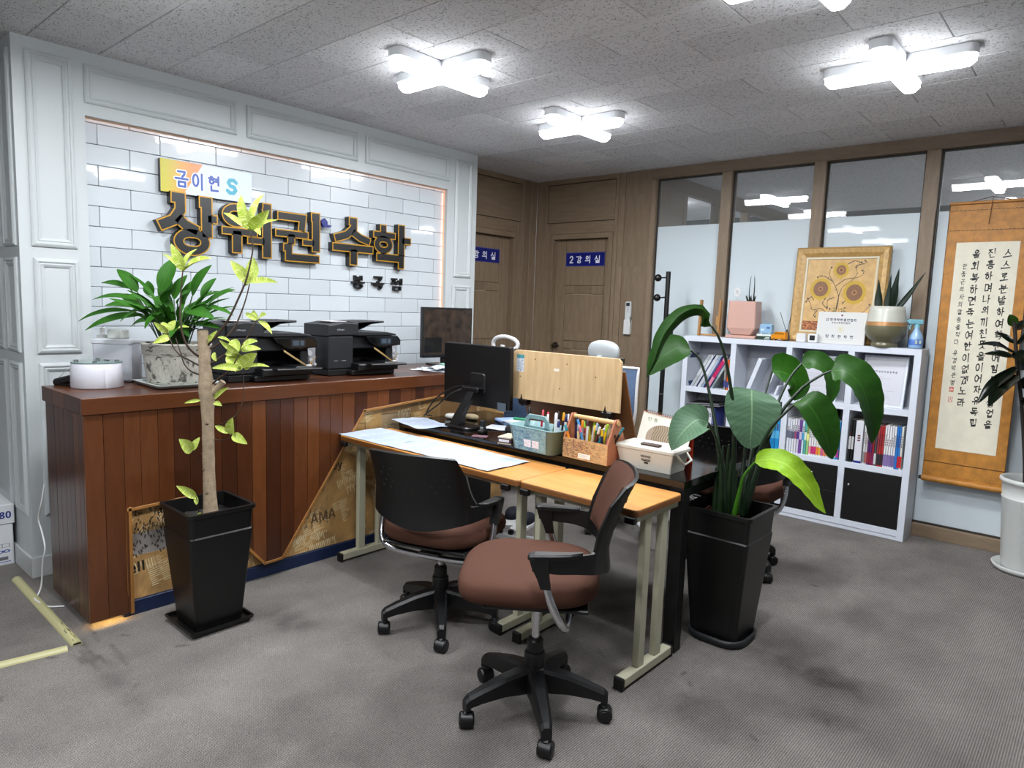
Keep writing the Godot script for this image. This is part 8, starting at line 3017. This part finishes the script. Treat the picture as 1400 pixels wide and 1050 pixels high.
func collage_image() -> Image:
	# printed cardboard patchwork on the counter front: 2.2 m x 0.9 m
	var W := 1100
	var H := 450
	var im := Image.create(W, H, false, Image.FORMAT_RGB8)
	var n := noise(51, .012, 4)
	var f := noise(52, .2, 2)
	for y in H:
		for x in W:
			var k := 1.0 + .22 * n.get_noise_2d(x, y) + .10 * f.get_noise_2d(x * 2.0, y * .15)
			im.set_pixel(x, y, Color(.68 * k, .53 * k, .33 * k))
	rng.seed = 5
	# patches
	for i in 26:
		var w := rng.randi_range(60, 150)
		var h := rng.randi_range(30, 90)
		var x := rng.randi_range(0, W - w)
		var y := rng.randi_range(0, H - h)
		var c: Color = [Color(.68, .52, .30), Color(.50, .38, .24), Color(.62, .58, .52), Color(.44, .32, .19), Color(.74, .60, .36)][i % 5]
		for yy in range(y, y + h):
			for xx in range(x, x + w):
				im.set_pixel(xx, yy, im.get_pixel(xx, yy).lerp(c, .55))
		if i % 2 == 0:
			ink(im, [Vector2(x, y), Vector2(x + w, y), Vector2(x + w, y + h)], 1.6, 1.6, Color(.2, .15, .1, .7))
	# torn white fluting
	for i in 120:
		var c := Vector2(rng.randf() * W, H * pow(rng.randf(), .5))
		var dir := Vector2.from_angle([-.25, -.2, 1.4, -1.0][i % 4])
		var nn := rng.randi_range(5, 14)
		for k in nn:
			var o := c + dir.orthogonal() * k * 5.0
			ink(im, [o, o + dir * rng.randf_range(5, 30)], 2.0, 1.3, Color(.90, .85, .70, .95))
	# grey printed block, upper left
	for yy in range(292, 345):
		for xx in range(24, 110):
			im.set_pixel(xx, yy, im.get_pixel(xx, yy).lerp(Color(.58, .58, .6), .8))
	for i in 150:
		var c := Vector2(rng.randf_range(14, 112), rng.randf_range(215, 345))
		ink(im, [c, c + Vector2(rng.randf_range(-3, 3), rng.randf_range(2, 10))], 2.4, 1, Color(.13, .11, .10, .85))
	for i in 50:
		var c := Vector2(rng.randf_range(380, 470), rng.randf_range(330, 380))
		ink(im, [c, c + Vector2(rng.randf_range(-6, 6), rng.randf_range(2, 8))], 3, 1, Color(.25, .2, .16, .5))
	return im

func doodle_image(base: Color, lines: Array, count: int, seed_: int, labels: bool) -> Image:
	var im := speckle_image(base, [base.darkened(.1)], 60, seed_, 256)
	rng.seed = seed_
	for i in count:
		var p := Vector2(rng.randf_range(0, 250) * (rng.randf_range(.4, 1.0)), rng.randf_range(20, 240))
		var q := [p]
		for k in rng.randi_range(2, 5): q.append(q[-1] + Vector2(rng.randf_range(-9, 9), rng.randf_range(-9, 9)))
		ink(im, q, 1.5, 1.0, lines[rng.randi() % lines.size()])
	if labels:
		for x in [76, 142]:
			for yy in range(128, 214):
				for xx in range(x, x + 56): im.set_pixel(xx, yy, Color(.93, .90, .90))
			for r in 4:
				ink(im, [Vector2(x + 2, 130 + r * 27), Vector2(x + 54, 130 + r * 27)], 1.4, 1.4, Color(.82, .3, .25))
			scribble(im, Rect2i(x + 6, 136, 44, 72), 4, 2, Color(.3, .3, .42), .6)
	else:
		for yy in range(170, 232):
			for xx in range(92, 162): im.set_pixel(xx, yy, Color(.9, .9, .87))
		scribble(im, Rect2i(98, 182, 56, 40), 3, 2.2, Color(.35, .35, .38), .7)
	return im

func calendar_image() -> Image:
	var im := blank(256, 256, Color(.90, .88, .83))
	for y in 256:
		for x in 256:
			var d := Vector2(x - 128, y - 136).length()
			if d < 88:
				var k := .72 + .16 * sin(x * .55 + sin(y * .06) * 3.0) + .06 * sin(y * .9)
				im.set_pixel(x, y, Color(.80 * k, .70 * k, .58 * k) if x > 70 and x < 170 else Color(.66, .58, .50))
	write(im, "단풍", Vector2(30, 20), Vector2(22, 22), Vector2(30, 0), 2, Color(.35, .45, .25))
	scribble(im, Rect2i(30, 228, 190, 14), 1, 2, Color(.6, .6, .6), .9)
	return im

func screen_image() -> Image:
	var im := Image.create(256, 208, false, Image.FORMAT_RGB8)
	var n := noise(8, .02, 5)
	for y in 208:
		for x in 256:
			var k := .5 + .5 * n.get_noise_2d(x, y * .7)
			im.set_pixel(x, y, Color(.10, .085, .075).lerp(Color(.27, .21, .17), k))
	for yy in range(130, 200):
		for xx in range(4, 96): im.set_pixel(xx, yy, Color(.07, .065, .06))
	return im

func mesh_image() -> Image:
	var im := Image.create(64, 64, false, Image.FORMAT_RGB8)
	for y in 64:
		for x in 64:
			var k := .62 + .2 * sin(TAU * y / 8.0) * (1.0 if (x / 4) % 2 == 0 else .4)
			im.set_pixel(x, y, Color(.48 * k, .62 * k, .82 * k))
	return im

func box_image() -> Image:
	# side of the copier paper box
	var im := blank(200, 256, Color(.80, .81, .82))
	write(im, "복사용지", Vector2(16, 96), Vector2(18, 18), Vector2(24, 0), 2, Color(.5, .5, .55))
	ink(im, [Vector2(166, 140), Vector2(194, 140), Vector2(194, 160), Vector2(166, 160), Vector2(166, 140)], 1.5, 1.5, Color(.4, .4, .42))
	ink(im, [Vector2(178, 140), Vector2(178, 160)], 1.5, 1.5, Color(.4, .4, .42))
	for i in 2: ink(im, ring_pts(Vector2(173 + i * 14, 184), Vector2(6, 7)), 3.5, 3.5, Color(.15, .25, .55))
	for yy in range(216, 236):
		for xx in range(170, 190): im.set_pixel(xx, yy, Color(.38, .38, .40))
	ink(im, [Vector2(168, 246), Vector2(194, 246)], 4, 4, Color(.15, .25, .55))
	return im
